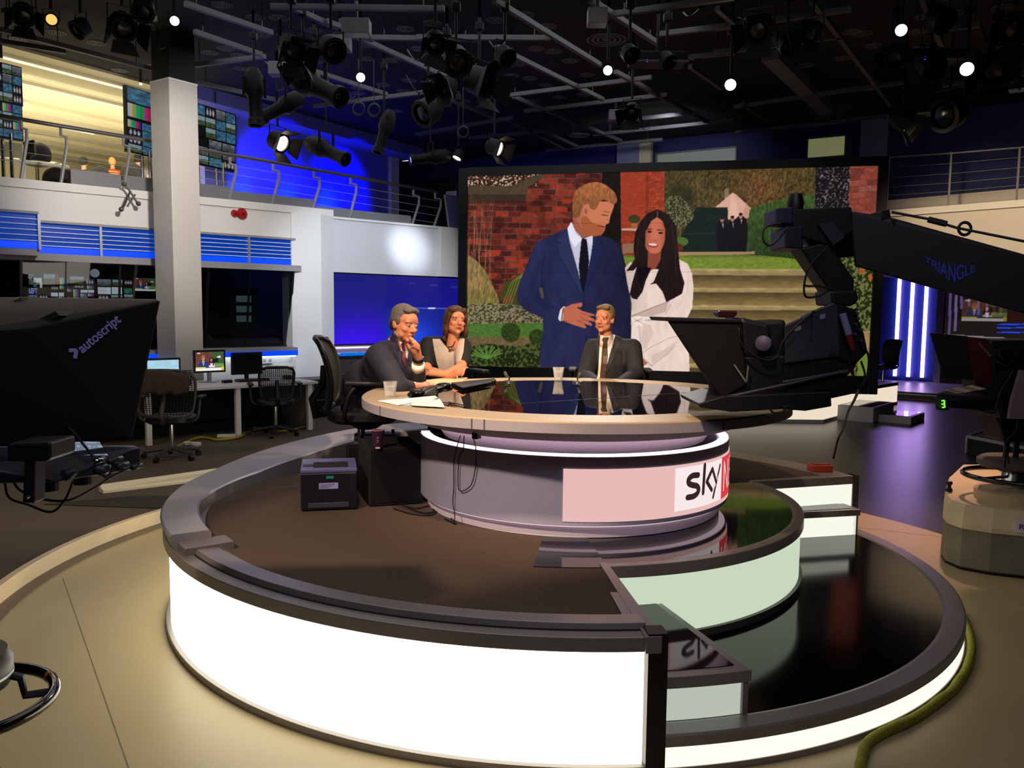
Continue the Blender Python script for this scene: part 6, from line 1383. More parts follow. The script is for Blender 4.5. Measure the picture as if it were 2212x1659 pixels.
# ================================================================== FURNITURE AND SMALL THINGS
CZ = 0.10            # carpet level on the left
M_dk = mat('white_laminate', '#c9c6c0', 0.5); M_mesh = mat('chair_mesh', '#17171a', 0.8); M_chair = mat('chair_black', '#0d0d0f', 0.5)
def office_chair(loc, face, label, h=1.0, mesh_holes=True, tall=0.60, width=0.46, m_frame=None, name='office_chair', group=None):
    """mesh-backed swivel chair; face = direction (degrees) the sitter looks"""
    loc = Vector(loc); t = thing(name, label, 'chair', loc, group); mf = m_frame or M_chair
    f = Vector((math.cos(R(face)), math.sin(R(face)), 0)); s = Vector((f.y, -f.x, 0)); U_ = Vector((0, 0, 1))
    def L(x, y, z): return loc + s * x * h + f * y * h + U_ * z * h
    # seat
    bl = MB(); n = 20; top = []; 
    prof = [(math.cos(2 * math.pi * k / n), math.sin(2 * math.pi * k / n)) for k in range(n)]
    def sup(c, e): return math.copysign(abs(c) ** e, c)
    rows = []
    for zz, sc in ((0.40, .86), (0.425, 1.0), (0.465, 1.0), (0.485, .9)):
        rows.append([L(0.25 * sc * sup(c, .6), 0.24 * sc * sup(d, .6) + 0.02, zz) for c, d in prof])
    loft(bl, rows); bl.build('seat', M_chair, t, smooth=True)
    # back
    def bk(x, z): # point on the back surface; z 0..1
        yy = -0.24 - 0.07 * z + 0.05 * (x / (width / 2)) ** 2 + 0.05 * math.sin(z * 3.0)
        ww = (0.86 + 0.14 * math.sin(min(1, z * 1.25) * math.pi / 2)) if z < 0.8 else 1.0
        return L(x * ww, yy, 0.50 + z * tall)
    w2 = width / 2
    rim = [bk(-w2 * .8, 0)] + [bk(-w2, k / 10) for k in range(1, 9)] + [bk(-w2 * .9, .93), bk(-w2 * .55, 1.0), bk(0, 1.01), bk(w2 * .55, 1.0), bk(w2 * .9, .93)] + [bk(w2, k / 10) for k in range(8, 0, -1)] + [bk(w2 * .8, 0), bk(0, -.03)]
    MB().tube(rim + [rim[0]], 0.017 * h, 8).build('back_frame', mf, t, smooth=True)
    ms = MB()
    if mesh_holes:
        for k in range(-8, 9): ms.tube([bk(k / 9 * w2, z / 8) for z in range(0, 9)], 0.0048 * h, 4)
        for k in range(0, 25): ms.tube([bk(x / 4 * w2 * .97, k / 24) for x in range(-4, 5)], 0.0042 * h, 4)
    else:
        P = [[bk(x / 6 * w2, k / 10) for x in range(-6, 7)] for k in range(11)]
        vs = [p for r_ in P for p in r_] + [p - f * 0.008 for r_ in P for p in r_]; N = 13 * 11; fs = []
        for j in range(10):
            for i in range(12):
                a = j * 13 + i; fs.append((a, a + 1, a + 14, a + 13)); fs.append((N + a + 13, N + a + 14, N + a + 1, N + a))
        ms.add(vs, fs)
    ms.build('back_mesh', M_mesh, t, smooth=not mesh_holes)
    MB().tube([L(0, -.30, .42), L(0, -.33, .55), bk(0, .35) - f * .03, bk(0, .6) - f * .02], [.03 * h, .028 * h, .03 * h, .02 * h], 8).build('back_spine', mf, t, smooth=True)
    for sx in (-1, 1):
        MB().tube(bez([L(.20 * sx, -.05, .41), L(.30 * sx, -.08, .46), L(.32 * sx, -.05, .60), L(.31 * sx, .0, .67)], 12), .016 * h, 8).build('arm_post', mf, t, smooth=True)
        MB().box(L(.31 * sx, .05, .685), (.07 * h, .25 * h, .03 * h), Matrix.Rotation(R(face - 90), 3, 'Z')).build('armrest', M_chair, t, bevel=.01)
    MB().cyl(L(0, 0, .10), L(0, 0, .41), .026 * h, 12).build('gas_lift', M_chrome, t, smooth='auto')
    for k in range(5):
        a = R(face + 72 * k + 20); d = Vector((math.cos(a), math.sin(a), 0)) * h
        lg_ = MB().tube([loc + U_ * .12 * h, loc + d * .30 + U_ * .075 * h], [.026 * h, .018 * h], 8).build('base_leg', mf, t, smooth='auto')
        cs = loc + d * .30 + U_ * .030 * h; sd = d.cross(U_).normalized()
        MB().cyl(cs - sd * .022 * h, cs + sd * .022 * h, .030 * h, 12).build('caster', M_black, lg_)
    return t

# ---- white work desk by the windows with three screens
dp_ = RW(-2.13, 1.87, 0); ztop = aty(515, 832, dp_.y).z
wd = thing('work_desk', 'long white work desk with square legs below the windows', 'desk', RW(-2.6, 1.5, CZ))
rbox(MB(), -4.6, -1.05, 0.95, 1.93, ztop - .035, ztop).build('desk_top', M_dk, wd, bevel=.004)
for a in (-4.3, -3.2, -2.13, -1.15):
    rbox(MB(), a - .03, a + .03, 1.84, 1.90, CZ, ztop - .035).build('leg', M_white, wd)
rbox(MB(), -1.12, -1.06, 1.0, 1.84, CZ, ztop - .035).build('end_panel', mat('panel_grey', '#7a7672', 0.6), wd)
rbox(MB(), -4.6, -1.05, 1.0, 1.03, CZ + .05, ztop - .035).build('modesty_panel', M_matt, wd)
rbox(MB(), -4.5, -1.2, 1.03, 1.3, CZ, CZ + .12).build('cable_tray', M_matt, wd)
def dmon(label, tl, tr, bl_v, b, paint, nx, ny, dark=False, stand=M_black, thick=.03):
    pts = []
    for u, v in (tl, tr):
        p = atp(u, v, L0 + BX * b, BX); pts.append(p)
    a, bb = pts; xv = AX * ((bb - a).dot(AX)); d = atp(tl[0], bl_v, L0 + BX * b, BX); yv = Vector((0, 0, d.z - a.z))
    t = thing('desk_monitor', label, 'monitor', a + xv / 2 + Vector((0, 0, ztop - a.z)))
    ex = xv.normalized() * .025; ey = Vector((0, 0, .025))
    qd = [a - ex + ey, a + xv + ex + ey, a + xv + ex + yv - ey, a - ex + yv - ey]
    cs = MB().hexa([p - BX * .004 for p in qd] + [p - BX * (thick + .004) for p in qd]).build('case', M_black, t, bevel=.004)
    if paint is not None: picture_obj('picture', a, xv, yv, nx, ny, paint, M_pic, cs)
    else: MB().hexa([p for p in (a, a + xv, a + xv + yv, a + yv)] + [p - BX * .003 for p in (a, a + xv, a + xv + yv, a + yv)]).build('blank_screen', mat('screen_off', '#0a0a0b', .3), cs)
    c = a + xv / 2 + yv - BX * .03
    MB().bar(c + Vector((0, 0, .05)), Vector((c.x, c.y, ztop)), .05, .03).build('stand', stand, t)
    MB().box(Vector((c.x, c.y, ztop + .006)), (.2, .16, .012)).build('stand_foot', stand, t, bevel=.003)
    return t
M_standw = mat('stand_grey', '#9c9aa4', .4)
dmon('desk monitor with plain pale blue screen behind the mesh chair', (318, 779), (386, 775), 828, 1.25, paint_sky, 30, 20, stand=M_standw)
dmon('small desk monitor showing the couple with a yellow caption', (422, 761), (483, 757), 802, 1.30, paint_mini, 90, 64, stand=M_standw)
dmon('switched-off black desk monitor right of the lit one', (504, 766), (563, 762), 806, 1.30, None, 0, 0)
def on_top(u, b, z): 
    p = atp(u, 800, L0 + BX * b, BX); return Vector((p.x, p.y, z))
for (u, b, w, d_, hh, nm, lab, m_) in ((545, 1.45, .42, .16, .03, 'keyboard', 'black keyboard on the white desk under the dark monitor', M_black), (490, 1.5, .12, .08, .035, 'desk_mouse', 'small black mouse on the white desk', M_black), (620, 1.45, .1, .1, .05, 'desk_pad', 'small dark box at the right end of the white desk', M_grey)):
    p = on_top(u, b, ztop); t = thing(nm, lab, nm.replace('_', ' ').replace('desk ', ''), p)
    MB().box(p + Vector((0, 0, hh / 2)), (w, d_, hh), Matrix.Rotation(math.atan2(AX.y, AX.x), 3, 'Z')).build('body', m_, t, bevel=.008)
    MB().box(p + Vector((0, 0, hh + .002)), (w * .9, d_ * .8, .004), Matrix.Rotation(math.atan2(AX.y, AX.x), 3, 'Z')).build('top_surface', M_grey, t)
# chairs at the desk
ch1 = atz(372, 990, CZ); c1t = office_chair((ch1.x, ch1.y, CZ), 96, 'mesh-back swivel chair with a brown jacket over it at the desk', .95, True, .50, .64, mat('chair_grey_frame', '#3b3936', .5))
ch2 = atz(596, 940, CZ); office_chair((ch2.x, ch2.y, CZ), 112, 'smaller black swivel chair at the right end of the white desk', .95, True, .42, .44)
# jacket draped over the first chair
fj = Vector((math.cos(R(96)), math.sin(R(96)), 0)); sj = Vector((fj.y, -fj.x, 0)); cj = Vector((ch1.x, ch1.y, CZ))
jb = MB(); 
for x in range(-5, 6):
    jb.cap(cj + sj * x * .05 - fj * .36 + Vector((0, 0, .93 - .008 * abs(x))), cj + sj * x * .052 - fj * .37 + Vector((0, 0, .74 + .015 * (x % 3))), .045, .04, 8)
    jb.cap(cj + sj * x * .05 - fj * .36 + Vector((0, 0, .93 - .008 * abs(x))), cj + sj * x * .05 - fj * .24 + Vector((0, 0, .80 + .02 * (x % 2))), .045, .035, 8)
o = blob('jacket', jb, mat('brown_jacket', '#33241f', .8, var=.2, vscale=12), None, .016, 4); tag(o, 'brown jacket draped over the back of the mesh chair', 'jacket')
# low drawer cabinets along the wall
for i, (a0, a1) in enumerate(((-0.95, 0.15), (0.17, 1.3))):
    t = thing('drawer_cabinet', ('low black drawer cabinet by the foot of the white pier', 'low black drawer cabinet behind the left presenter chair')[i], 'cabinet', RW((a0 + a1) / 2, .6, CZ))
    rbox(MB(), a0, a1, .35, .85, CZ if i == 0 else 0.0, .66).build('body', M_black, t, bevel=.004)
    for z0, z1 in ((.13, .38), (.40, .64)):
        dr_ = rbox(MB(), a0 + .02, a1 - .02, .85, .868, z0, z1).build('drawer', mat('drawer_front', '#161618', .35), t)
        rbox(MB(), a0 + .03, a1 - .03, .868, .885, z1 - .03, z1 - .012).build('handle', M_chrome, dr_)
# sockets, red alarm domes, bracket on the column, clutter on the floor
p = RW(-.62, .045, .86)
t = thing('wall_socket', 'white double wall socket under the blue sill light', 'socket', p)
a_, z_ = onb(576, 778, .05); rbox(MB(), a_ - .09, a_ + .09, .04, .07, z_ - .05, z_ + .05).build('plate', M_white, t, bevel=.004)
for k in (-.045, .045): rbox(MB(), a_ + k - .02, a_ + k + .02, .07, .074, z_ - .02, z_ + .02).build('outlet', mat('outlet_grey', '#9a9894', .5), t)
for i, (u, v, r) in enumerate(((508, 461, .055), (524, 462, .082))):
    a_, z_ = onb(u, v, .03); p = RW(a_, .005, z_)
    t = thing('fire_alarm', ('smaller plain red alarm dome on the white fascia', 'larger red alarm bell on the white fascia')[i], 'alarm', p)
    MB().lathe([(0, .05), (r * .7, .045), (r, .01), (r, 0), (0, 0)], p, 24, BX).build('dome', mat('alarm_red', '#a01218', .3), t, smooth='auto')
    MB().lathe([(0, .06), (r * .2, .06), (r * .2, .0), (0, 0)], p, 12, BX).build('centre_boss', mat('alarm_dark', '#3a0a10', .4), t)
p = RW(-2.3, .1, 0); kp = lambda u, v: atp(u, v, L0 + BX * .18, BX)
t = thing('bracket_arm', 'pair of folding metal bracket arms clamped to the mezzanine edge', 'bracket', kp(278, 405))
for pts in (((268, 398), (280, 412), (298, 440)), ((282, 412), (270, 440), (262, 455)), ((274, 425), (282, 436), (292, 420))): MB().tube([kp(*k) for k in pts], .014, 6).build('arm', mat('bracket_metal', '#5a5854', .4, metal=.6), t)
for k in ((299, 440), (262, 452), (268, 398)): MB().ell(kp(*k), .032).build('clamp', mat('bracket_metal', '#5a5854', .4, metal=.6), t)
yel = mat('yellow_cable', '#9c8a18', .5)
o = MB().tube(bez([atz(u, v, CZ + .02) for u, v in ((380, 966), (430, 945), (470, 950), (510, 946), (526, 940), (527, 936))], 30), .016, 8).build('yellow_cable', yel, None, smooth=True); tag(o, 'yellow cable on the carpet under the white desk', 'cable')
o = MB().tube(bez([atz(u, v, CZ + .015) for u, v in ((600, 933), (640, 926), (660, 920))], 10), .014, 8).build('yellow_cable', yel, None, smooth=True); tag(o, 'short yellow cable by the end panel of the white desk', 'cable')
for i, (u, v) in enumerate(((415, 962), (490, 945), (560, 930))):
    p = atz(u, v, CZ); t = thing('power_strip', ('white power strip near the casters of the mesh chair', 'white power strip beside a white desk leg', 'grey power strip under the smaller swivel chair')[i], 'power strip', p)
    MB().box(p + Vector((0, 0, .02)), (.22, .06, .04), Matrix.Rotation(R(-20 + 30 * i), 3, 'Z')).build('strip_body', M_white if i < 2 else M_grey, t, bevel=.006)
    for k in (-.06, 0, .06): MB().cyl(p + Matrix.Rotation(R(-20 + 30 * i), 3, 'Z') @ Vector((k, 0, .04)), p + Matrix.Rotation(R(-20 + 30 * i), 3, 'Z') @ Vector((k, 0, .045)), .02, 12).build('outlet', mat('outlet_grey', '#9a9894', .5), t)

# ---- control room monitors behind the glass
mw = thing('monitor_wall', 'wall of small lit monitors inside the dark control room', 'monitor wall', RW(-3.5, -2.0, .65))
def cmon(x0, y0, x1, y1, paint, nx=18, ny=12, b=-2.0):
    a = atp(x0, y0, L0 + BX * b, BX); c = atp(x1, y0, L0 + BX * b, BX); d = atp(x0, y1, L0 + BX * b, BX)
    xv = AX * (c - a).dot(AX); yv = Vector((0, 0, d.z - a.z)); ex = xv * .03; ey = Vector((0, 0, .012))
    qd = [a - ex + ey, a + xv + ex + ey, a + xv + ex + yv - ey, a - ex + yv - ey]
    cs = MB().hexa([p - BX * .003 for p in qd] + [p - BX * .04 for p in qd]).build('monitor_case', M_black, mw)
    picture_obj('picture', a, xv, yv, nx, ny, paint, M_pic, cs); return cs
CMON = [(61, 592, 70, 614, 'land'), (72, 600, 90, 610, 'white'), (94, 592, 119, 615, 'land'), (121, 592, 127, 615, 'red'), (72, 612, 79, 622, 'blue'), (86, 611, 91, 622, 'white'),
        (129, 600, 147, 615, 'bars'), (151, 597, 181, 613, 'land'), (184, 602, 203, 615, 'people'), (129, 617, 147, 624, 'bars'), (188, 617, 203, 624, 'bars'), (210, 603, 240, 617, 'grey'), (243, 604, 264, 617, 'land'), (268, 605, 286, 615, 'people'),
        (211, 620, 239, 635, 'white'), (241, 620, 263, 635, 'white'), (268, 622, 285, 634, 'green'), (158, 625, 170, 640, 'bars'), (174, 626, 189, 632, 'white'), (190, 626, 203, 632, 'white'), (174, 634, 189, 640, 'bars'), (190, 634, 203, 640, 'bars'), (127, 632, 142, 640, 'white'), (145, 624, 156, 630, 'bars'), (110, 632, 125, 640, 'white'),
        (61, 637, 80, 647, 'grey'), (84, 636, 104, 647, 'people'), (127, 641, 142, 647, 'bars'), (144, 641, 156, 647, 'people'), (158, 641, 172, 647, 'bars'), (174, 641, 189, 647, 'grey'), (211, 637, 236, 648, 'people'), (240, 637, 264, 648, 'land'), (268, 636, 287, 648, 'land'), (110, 618, 126, 626, 'people'), (160, 616, 182, 622, 'people')]
for i, (x0, y0, x1, y1, k) in enumerate(CMON): cmon(x0, y0, x1, y1, paint_one(k, 40 + i))
cs = cmon(61, 622, 80, 635, paint_one('bluetext', 3)); 
def paint_left(c): c.C[:] = srgb('#23239a'); c._put(c.V < .25, '#101018')
cs2 = cmon(61, 622, 80, 635, paint_left, b=-1.985)
a = atp(62.5, 633, L0 + BX * -1.97, BX); lettering('tile_lettering', 'LEFT', .1, frame(a, AX, (0, 0, 1)), emat('tile_text', '#e8e8f0', .9), mw, width=.105, bold=True)
def rmon(name, label, x0, y0, x1, y1, b, paint, nx, ny, mount=None):
    a = atp(x0, y0, L0 + BX * b, BX); c = atp(x1, y0, L0 + BX * b, BX); d = atp(x0, y1, L0 + BX * b, BX)
    xv = AX * (c - a).dot(AX); yv = Vector((0, 0, d.z - a.z)); ex = xv * .03; ey = Vector((0, 0, .015))
    t = thing(name, label, 'monitor', a + xv / 2 + yv)
    qd = [a - ex + ey, a + xv + ex + ey, a + xv + ex + yv - ey, a - ex + yv - ey]
    cs = MB().hexa([p - BX * .003 for p in qd] + [p - BX * .05 for p in qd]).build('case', M_black, t, bevel=.003)
    picture_obj('picture', a, xv, yv, nx, ny, paint, M_pic, cs)
    c = a + xv / 2 + yv
    MB().bar(c - BX * .03, Vector((c.x, c.y, .65)) - BX * .03, .05, .04).build('stand', M_black, t)
    return t
rmon('control_monitor', 'control room monitor showing the couple, right beside the column', 291, 600, 336, 628, -1.2, paint_mini, 60, 40)
p = atp(205, 590, L0 + BX * -1.3, BX); t = thing('globe_lamp', 'small pale globe lamp behind the control room glass', 'lamp', p)  # glowing ball added where the glass mirrors a lamp
MB().ell(p, .062).build('globe', mat('globe_pale', '#8a9298', .4, emit=(.32, .36, .38), es=1), t, smooth=True); MB().cyl(p + Vector((0, 0, .06)), Vector((p.x, p.y, 3.0)), .006, 6).build('cord', M_black, t)

# ---- mezzanine: railing
rl = thing('mezzanine_railing', 'grey steel railing with wires along the mezzanine edge', 'railing', RW(-1, -.15, 3.2))
M_rail = mat('rail_steel', '#5f5c58', .4, metal=.5); M_post = mat('rail_post', '#8f8d8c', .45, metal=.2)
RB = -.12
def rpt(u, v): return atp(u, v, L0 + BX * RB, BX)
for (u0, v0, u1, v1) in ((-40, 246, 945, 414),):
    MB().tube([rpt(-60, 240), rpt(130, 272), rpt(275, 296), rpt(560, 345), rpt(760, 381), rpt(945, 415)], .026, 10).build('handrail', M_rail, rl, smooth=True)
for (u, v0, v1) in ((45, 258, 392), (131, 275, 392), (266, 296, 405), (497, 338, 436), (590, 352, 444), (678, 368, 462), (757, 382, 468), (893, 408, 488), (940, 415, 492)):
    a = rpt(u, v0 + 2); b = rpt(u - (3 if u > 480 else 0), v1); z0 = 3.13 if u > 690 else 3.235
    k = rpt(u + 12, v0 + 14)
    MB().tube([a, Vector((a.x, a.y, a.z - .09)), Vector((k.x, k.y, a.z - .10)), Vector((k.x, k.y, a.z - .22)), Vector((b.x, b.y, z0))], .022, 6).build('post', M_post, rl)
for k in range(4):
    dv = 24 + 20 * k
    MB().tube([rpt(-60, 240 + dv * 1.15), rpt(275, 296 + dv), rpt(560, 345 + dv * .92), rpt(945, 415 + dv * .8)], .004, 5).build('wire', M_post, rl)
for (u0, u1) in ((154, 262), (268, 330), (425, 495), (500, 588), (592, 676), (682, 756), (760, 888)):
    a, b = rpt(u0, 400), rpt(u1, 400); a0 = (a - L0).dot(AX); a1 = (b - L0).dot(AX); zb = 3.235 if u1 < 700 else 3.135
    rbox(MB(), a0, a1, RB - .02, RB, zb, zb + (.20 if u1 < 500 else .15)).build('infill_panel', mat('infill_grey', '#6d6e72', .5), rl)
# lit blue return panel at the far end of the railing
t = thing('balcony_screen', 'blue-lit grey panel at the far end of the railing', 'panel', rpt(975, 490))
q4 = [rpt(962, 420), rpt(993, 424), rpt(993, 496), rpt(972, 494)]
MB().prism(q4, -BX * .03).build('panel', mat('panel_blue_grey', '#5c6096', .5), t); MB().bar(rpt(960, 420), rpt(970, 494), .03, .03).build('panel_post', M_post, t)
# ---- hanging stacks of monitors on the mezzanine
def hang_mon(label, rows, yl, yr, sd):
    t = thing('monitor_stack', label, 'monitor', aty((rows[0][0] + rows[0][2]) / 2, rows[-1][4], yl))
    for i, (x0, y0, x1, y1, yb0, yb1, nx, ny) in enumerate(rows):
        a, b, d = aty(x0, y0, yl), aty(x1, y1, yr), aty(x0, yb0, yl); d = Vector((a.x, a.y, d.z)); xv = b - a; xv.z = 0; yv = d - a
        n_ = xv.cross(yv).normalized(); n_ = n_ if n_.y < 0 else -n_; ex = xv * .02; ey = Vector((0, 0, .012))
        qd = [a - ex + ey, b.copy() + ex + ey, b + ex + yv - ey, a - ex + yv - ey]; qd[1].z = qd[0].z; qd[2].z = qd[3].z
        cs = MB().hexa([p - n_ * .004 for p in qd] + [p - n_ * .06 for p in qd]).build('monitor', M_black, t)
        picture_obj('picture', a, xv, yv, 26 * nx, 20 * ny, paint_tiles(nx, ny, sd + i * 3, ['grey', 'land', 'blue', 'people', 'grey', 'dark', 'bars', 'blue', 'land']), M_picdim, cs)
    top = aty((rows[0][0] + rows[0][2]) / 2, rows[0][1], (yl + yr) / 2); MB().cyl(top, Vector((top.x, top.y, 5.15)), .02, 8).build('ceiling_pole', M_chrome, t)
    bot = aty((rows[0][0] + rows[0][2]) / 2 + 10, rows[-1][4], (yl + yr) / 2 + .05)
    for dx in (-.05, .06): MB().cyl(Vector((bot.x + dx, bot.y, bot.z)), Vector((bot.x + dx, bot.y, 3.14)), .022, 8).build('floor_pole', M_chrome, t)
    return t
hang_mon('tall stack of multi-picture monitors at the far left of the mezzanine', [(-40, 126, 45, 138, 210, 210, 4, 4), (-40, 212, 46, 215, 288, 288, 4, 4)], 10.6, 11.0, 5)
hang_mon('stack of two monitors just left of the column on the mezzanine', [(273, 185, 335, 200, 252, 258, 1, 2), (275, 256, 335, 266, 326, 332, 2, 4)], 12.0, 12.5, 21)
hang_mon('stack of two monitors with colour bars right of the column', [(420, 222, 508, 240, 292, 300, 4, 3), (420, 292, 507, 302, 352, 364, 3, 3)], 13.3, 14.1, 33)
# green exit sign
t = thing('exit_sign', 'green hanging emergency exit sign with white running man and arrow', 'exit sign', aty(114, 146, 13.0))
a, b, c_, d = (aty(*k, 13.0) for k in ((98, 139), (131, 146), (131, 155), (98, 149)))
MB().prism([a, b, c_, d], (0, .04, 0)).build('sign_box', mat('exit_green', '#2c5a3c', .4, emit=(.015, .06, .03), es=1), t)
MB().prism([aty(*k, 12.99) for k in ((103, 143), (106, 143), (109, 149), (104, 149))], (0, .005, 0)).build('running_man', mat('exit_white', '#c8d8cc', .5, emit=(.3, .4, .3), es=.6), t)
MB().prism([aty(*k, 12.99) for k in ((120, 148), (125, 147), (125, 146), (129, 150), (125, 153), (125, 151), (120, 150))], (0, .005, 0)).build('arrow', mat('exit_white', '#c8d8cc', .5, emit=(.3, .4, .3), es=.6), t)
MB().cyl((a + b) / 2 + Vector((0, .02, 0)), Vector(((a.x + b.x) / 2, a.y + .02, 5.2)), .006, 6).build('hanger', M_post, t)
# office desks and chairs up there
t = thing('office_desk', 'white office desk at the left of the mezzanine', 'desk', aty(80, 380, 11.6))
MB().hull([aty(-60, 333, 10.9), aty(150, 358, 11.6), aty(120, 350, 13.0), aty(-60, 330, 12.5)] + [p - Vector((0, 0, .04)) for p in (aty(-60, 333, 10.9), aty(150, 358, 11.6), aty(120, 350, 13.0), aty(-60, 330, 12.5))]).build('desk_top', mat('office_desk_white', '#b8b49c', .5), t)
for u, v, y in ((48, 342, 11.3), (124, 352, 11.7)): p = aty(u, v, y); MB().bar(p, Vector((p.x, p.y, 3.14)), .05, .05).build('leg', M_white, t)
MB().slab([(0, 305), (48, 310), (48, 342), (0, 338)], 11.4, .03).build('desk_screen', mat('office_screen_panel', '#b3b096', .6), t)
t = thing('office_monitor', 'black monitor seen from behind on the mezzanine desk', 'monitor', aty(62, 345, 12.0))
MB().slab([(48, 306), (72, 301), (75, 335), (50, 338)], 12.0, .05).build('case', M_black, t, bevel=.01); p = aty(62, 336, 12.03); MB().bar(p, aty(62, 350, 12.03), .06, .04).build('stand', M_black, t)
for i, (u, v, y, s_) in enumerate(((85, 335, 12.4, .7), (120, 390, 11.3, .7), (150, 392, 12.2, .7), (216, 380, 15.2, .7), (285, 378, 15.4, .85))):
    p = aty(u, v, y); t = thing('office_chair', ('dark office chair by the black monitor on the mezzanine', 'dark chair seat low behind the railing, left one', 'dark chair seat low behind the railing, right one', 'dark chair between two seated people upstairs', 'black chair back of the person nearest the column upstairs')[i], 'chair', Vector((p.x, p.y, 3.14)))
    bb = MB().ell(p, (.26 * s_, .12 * s_, .26 * s_), None, 14, 10); bb.build('chair_back', mat('office_chair_black', '#121214', .7), t, smooth=True)
    MB().ell(p + Vector((.02, -.12 * s_, -.2 * s_)), (.26 * s_, .24 * s_, .07 * s_), None, 14, 8).build('chair_seat', mat('office_chair_black', '#121214', .7), t, smooth=True)
    MB().cyl(Vector((p.x, p.y - .1 * s_, p.z - .2 * s_)), Vector((p.x, p.y - .1 * s_, 3.14)), .025, 8).build('chair_post', M_chrome, t)
# ---- right balcony railing
rr = thing('balcony_railing', 'thin white steel railing with wires on the right balcony', 'railing', BF(1.5, .2, 3.36))
def fpt(u, v): return atp(u, v, BF(0, .15, 0), fn)
MB().tube([fpt(1921, 340), fpt(2055, 331), fpt(2200, 319), fpt(2290, 310)], .012, 8).build('handrail', mat('rail_white', '#8f8c8a', .4), rr)
for u, v0, v1 in ((1921, 340, 448), (2055, 328, 446), (2203, 318, 438)):
    a = fpt(u, v0); MB().bar(a, Vector((a.x, a.y, 3.36)), .022, .022).build('post', mat('rail_white', '#8f8c8a', .4), rr)
for k in (22, 44, 64, 82): MB().tube([fpt(1921, 340 + k), fpt(2055, 331 + k), fpt(2290, 310 + k)], .004, 5).build('wire', mat('rail_wire', '#6f6c6a', .5), rr)
# ---- alcove: video wall, chair, low riser
def paint_alcove(c):
    U, V = c.U, c.V; c.C[:] = srgb('#160f14'); c._put(U > .3, '#24100f'); c._put(V > .6, '#1c1714')
    for x, y0, y1, col in ((.03, 0, .9, '#5a4a80'), (.10, 0, .8, '#6a5890'), (.16, 0, .4, '#5a4a80'), (.25, 0, .35, '#6a5a8c'), (.36, 0, .5, '#7c6c9c'), (.46, .05, .55, '#7a6894'), (.54, .1, .5, '#7a2c24'), (.62, .1, .5, '#7a2c24')): c.poly([(x, y0), (x + .035, y0), (x + .045, y1), (x + .015, y1)], col, .85)
    x0, y0, x1, y1 = .2, .22, .72, .62; m = (U > x0) & (U < x1) & (V > y0) & (V < y1)
    sub = Canvas((U[m] - x0) / (x1 - x0), (V[m] - y0) / (y1 - y0)); paint_mini(sub); c.C[m] = c.C[m] * .45 + sub.C * .5
    c.poly([(.0, .86), (.72, .9), (.72, .93), (0, .9)], '#9c94a0', .7)
    for y in (.66, .72, .8): c.poly([(.62, y), (1, y - .02), (1, y + .005), (.62, y + .02)], '#2040e0')
s0, s1 = als(2041), als(2230); av = lambda s, z: AL(s, .06, z)
zt_, zb_ = atp(2041, 620, AL(0, .06, 0), an).z, atp(2041, 738, AL(0, .06, 0), an).z
t = thing('alcove_screen', 'dim video wall reflecting the couple at the right of the alcove', 'screen', av((s0 + s1) / 2, zb_))
cs = MB().hexa([av(s0, zb_), av(s1, zb_), av(s1, zb_) + an * -.05, av(s0, zb_) + an * -.05, av(s0, zt_), av(s1, zt_), av(s1, zt_) + an * -.05, av(s0, zt_) + an * -.05]).build('case', M_black, t)
picture_obj('picture', av(s0, zt_) + an * .004, av(s1, zt_) - av(s0, zt_), Vector((0, 0, zb_ - zt_)), 130, 80, paint_alcove, M_pic, cs)
p = atz(1906, 838, .155); office_chair((p.x, p.y, .155), 200, 'dark swivel chair half hidden behind the right edge of the screen', 1.0, False, .5, .46)
rs = thing('camera_riser', 'low black platform with silver edges beside the pedestal camera', 'platform', atz(2180, 960, 0))
rp = [atz(u, v, .22) for u, v in ((2090, 943), (2165, 918), (2330, 935), (2330, 990))]
MB().prism([p + Vector((0, 0, -.21)) for p in rp], (0, 0, .185)).build('riser_body', M_matt, rs); MB().prism([p + Vector((0, 0, -.025)) for p in rp], (0, 0, .025)).build('riser_top', mat('riser_top', '#121012', .5), rs)
eb = MB()
MB().bar(rp[3], rp[0], .02, .035).build('edge_strip', M_trim, rs); MB().bar(rp[0], rp[1], .02, .03).build('edge_strip', M_trim, rs); MB().bar(rp[0], rp[0] - Vector((0, 0, .2)), .03, .03).build('corner_post', M_trim, rs)
# ---- yellow hose on the cream floor
hp = bez([(lambda p: SCX + (p - SCX).normalized() * max((p - SCX).length, 2.345) + Vector((0, 0, .022)))(Vector((atz(u, v, .0).x, atz(u, v, .0).y, 0))) for u, v in ((1856, 1690), (1862, 1650), (1882, 1608), (1930, 1552), (2000, 1502), (2030, 1470), (2046, 1430), (2054, 1390), (2056, 1350), (2050, 1320))], 60)
random.seed(3); hs = []
for i, p in enumerate(hp): hs.append(.020 + .003 * random.random())
o = MB().tube([p + Vector((0, 0, .003 * math.sin(i * .9))) for i, p in enumerate(hp)], hs, 10).build('floor_hose', mat('hose_yellow', '#7c7a10', .9, bump=.8, bscale=160, var=.25, vscale=60), None, smooth=True); tag(o, 'fuzzy yellow-green cable cover snaking round the stage on the floor', 'cable')

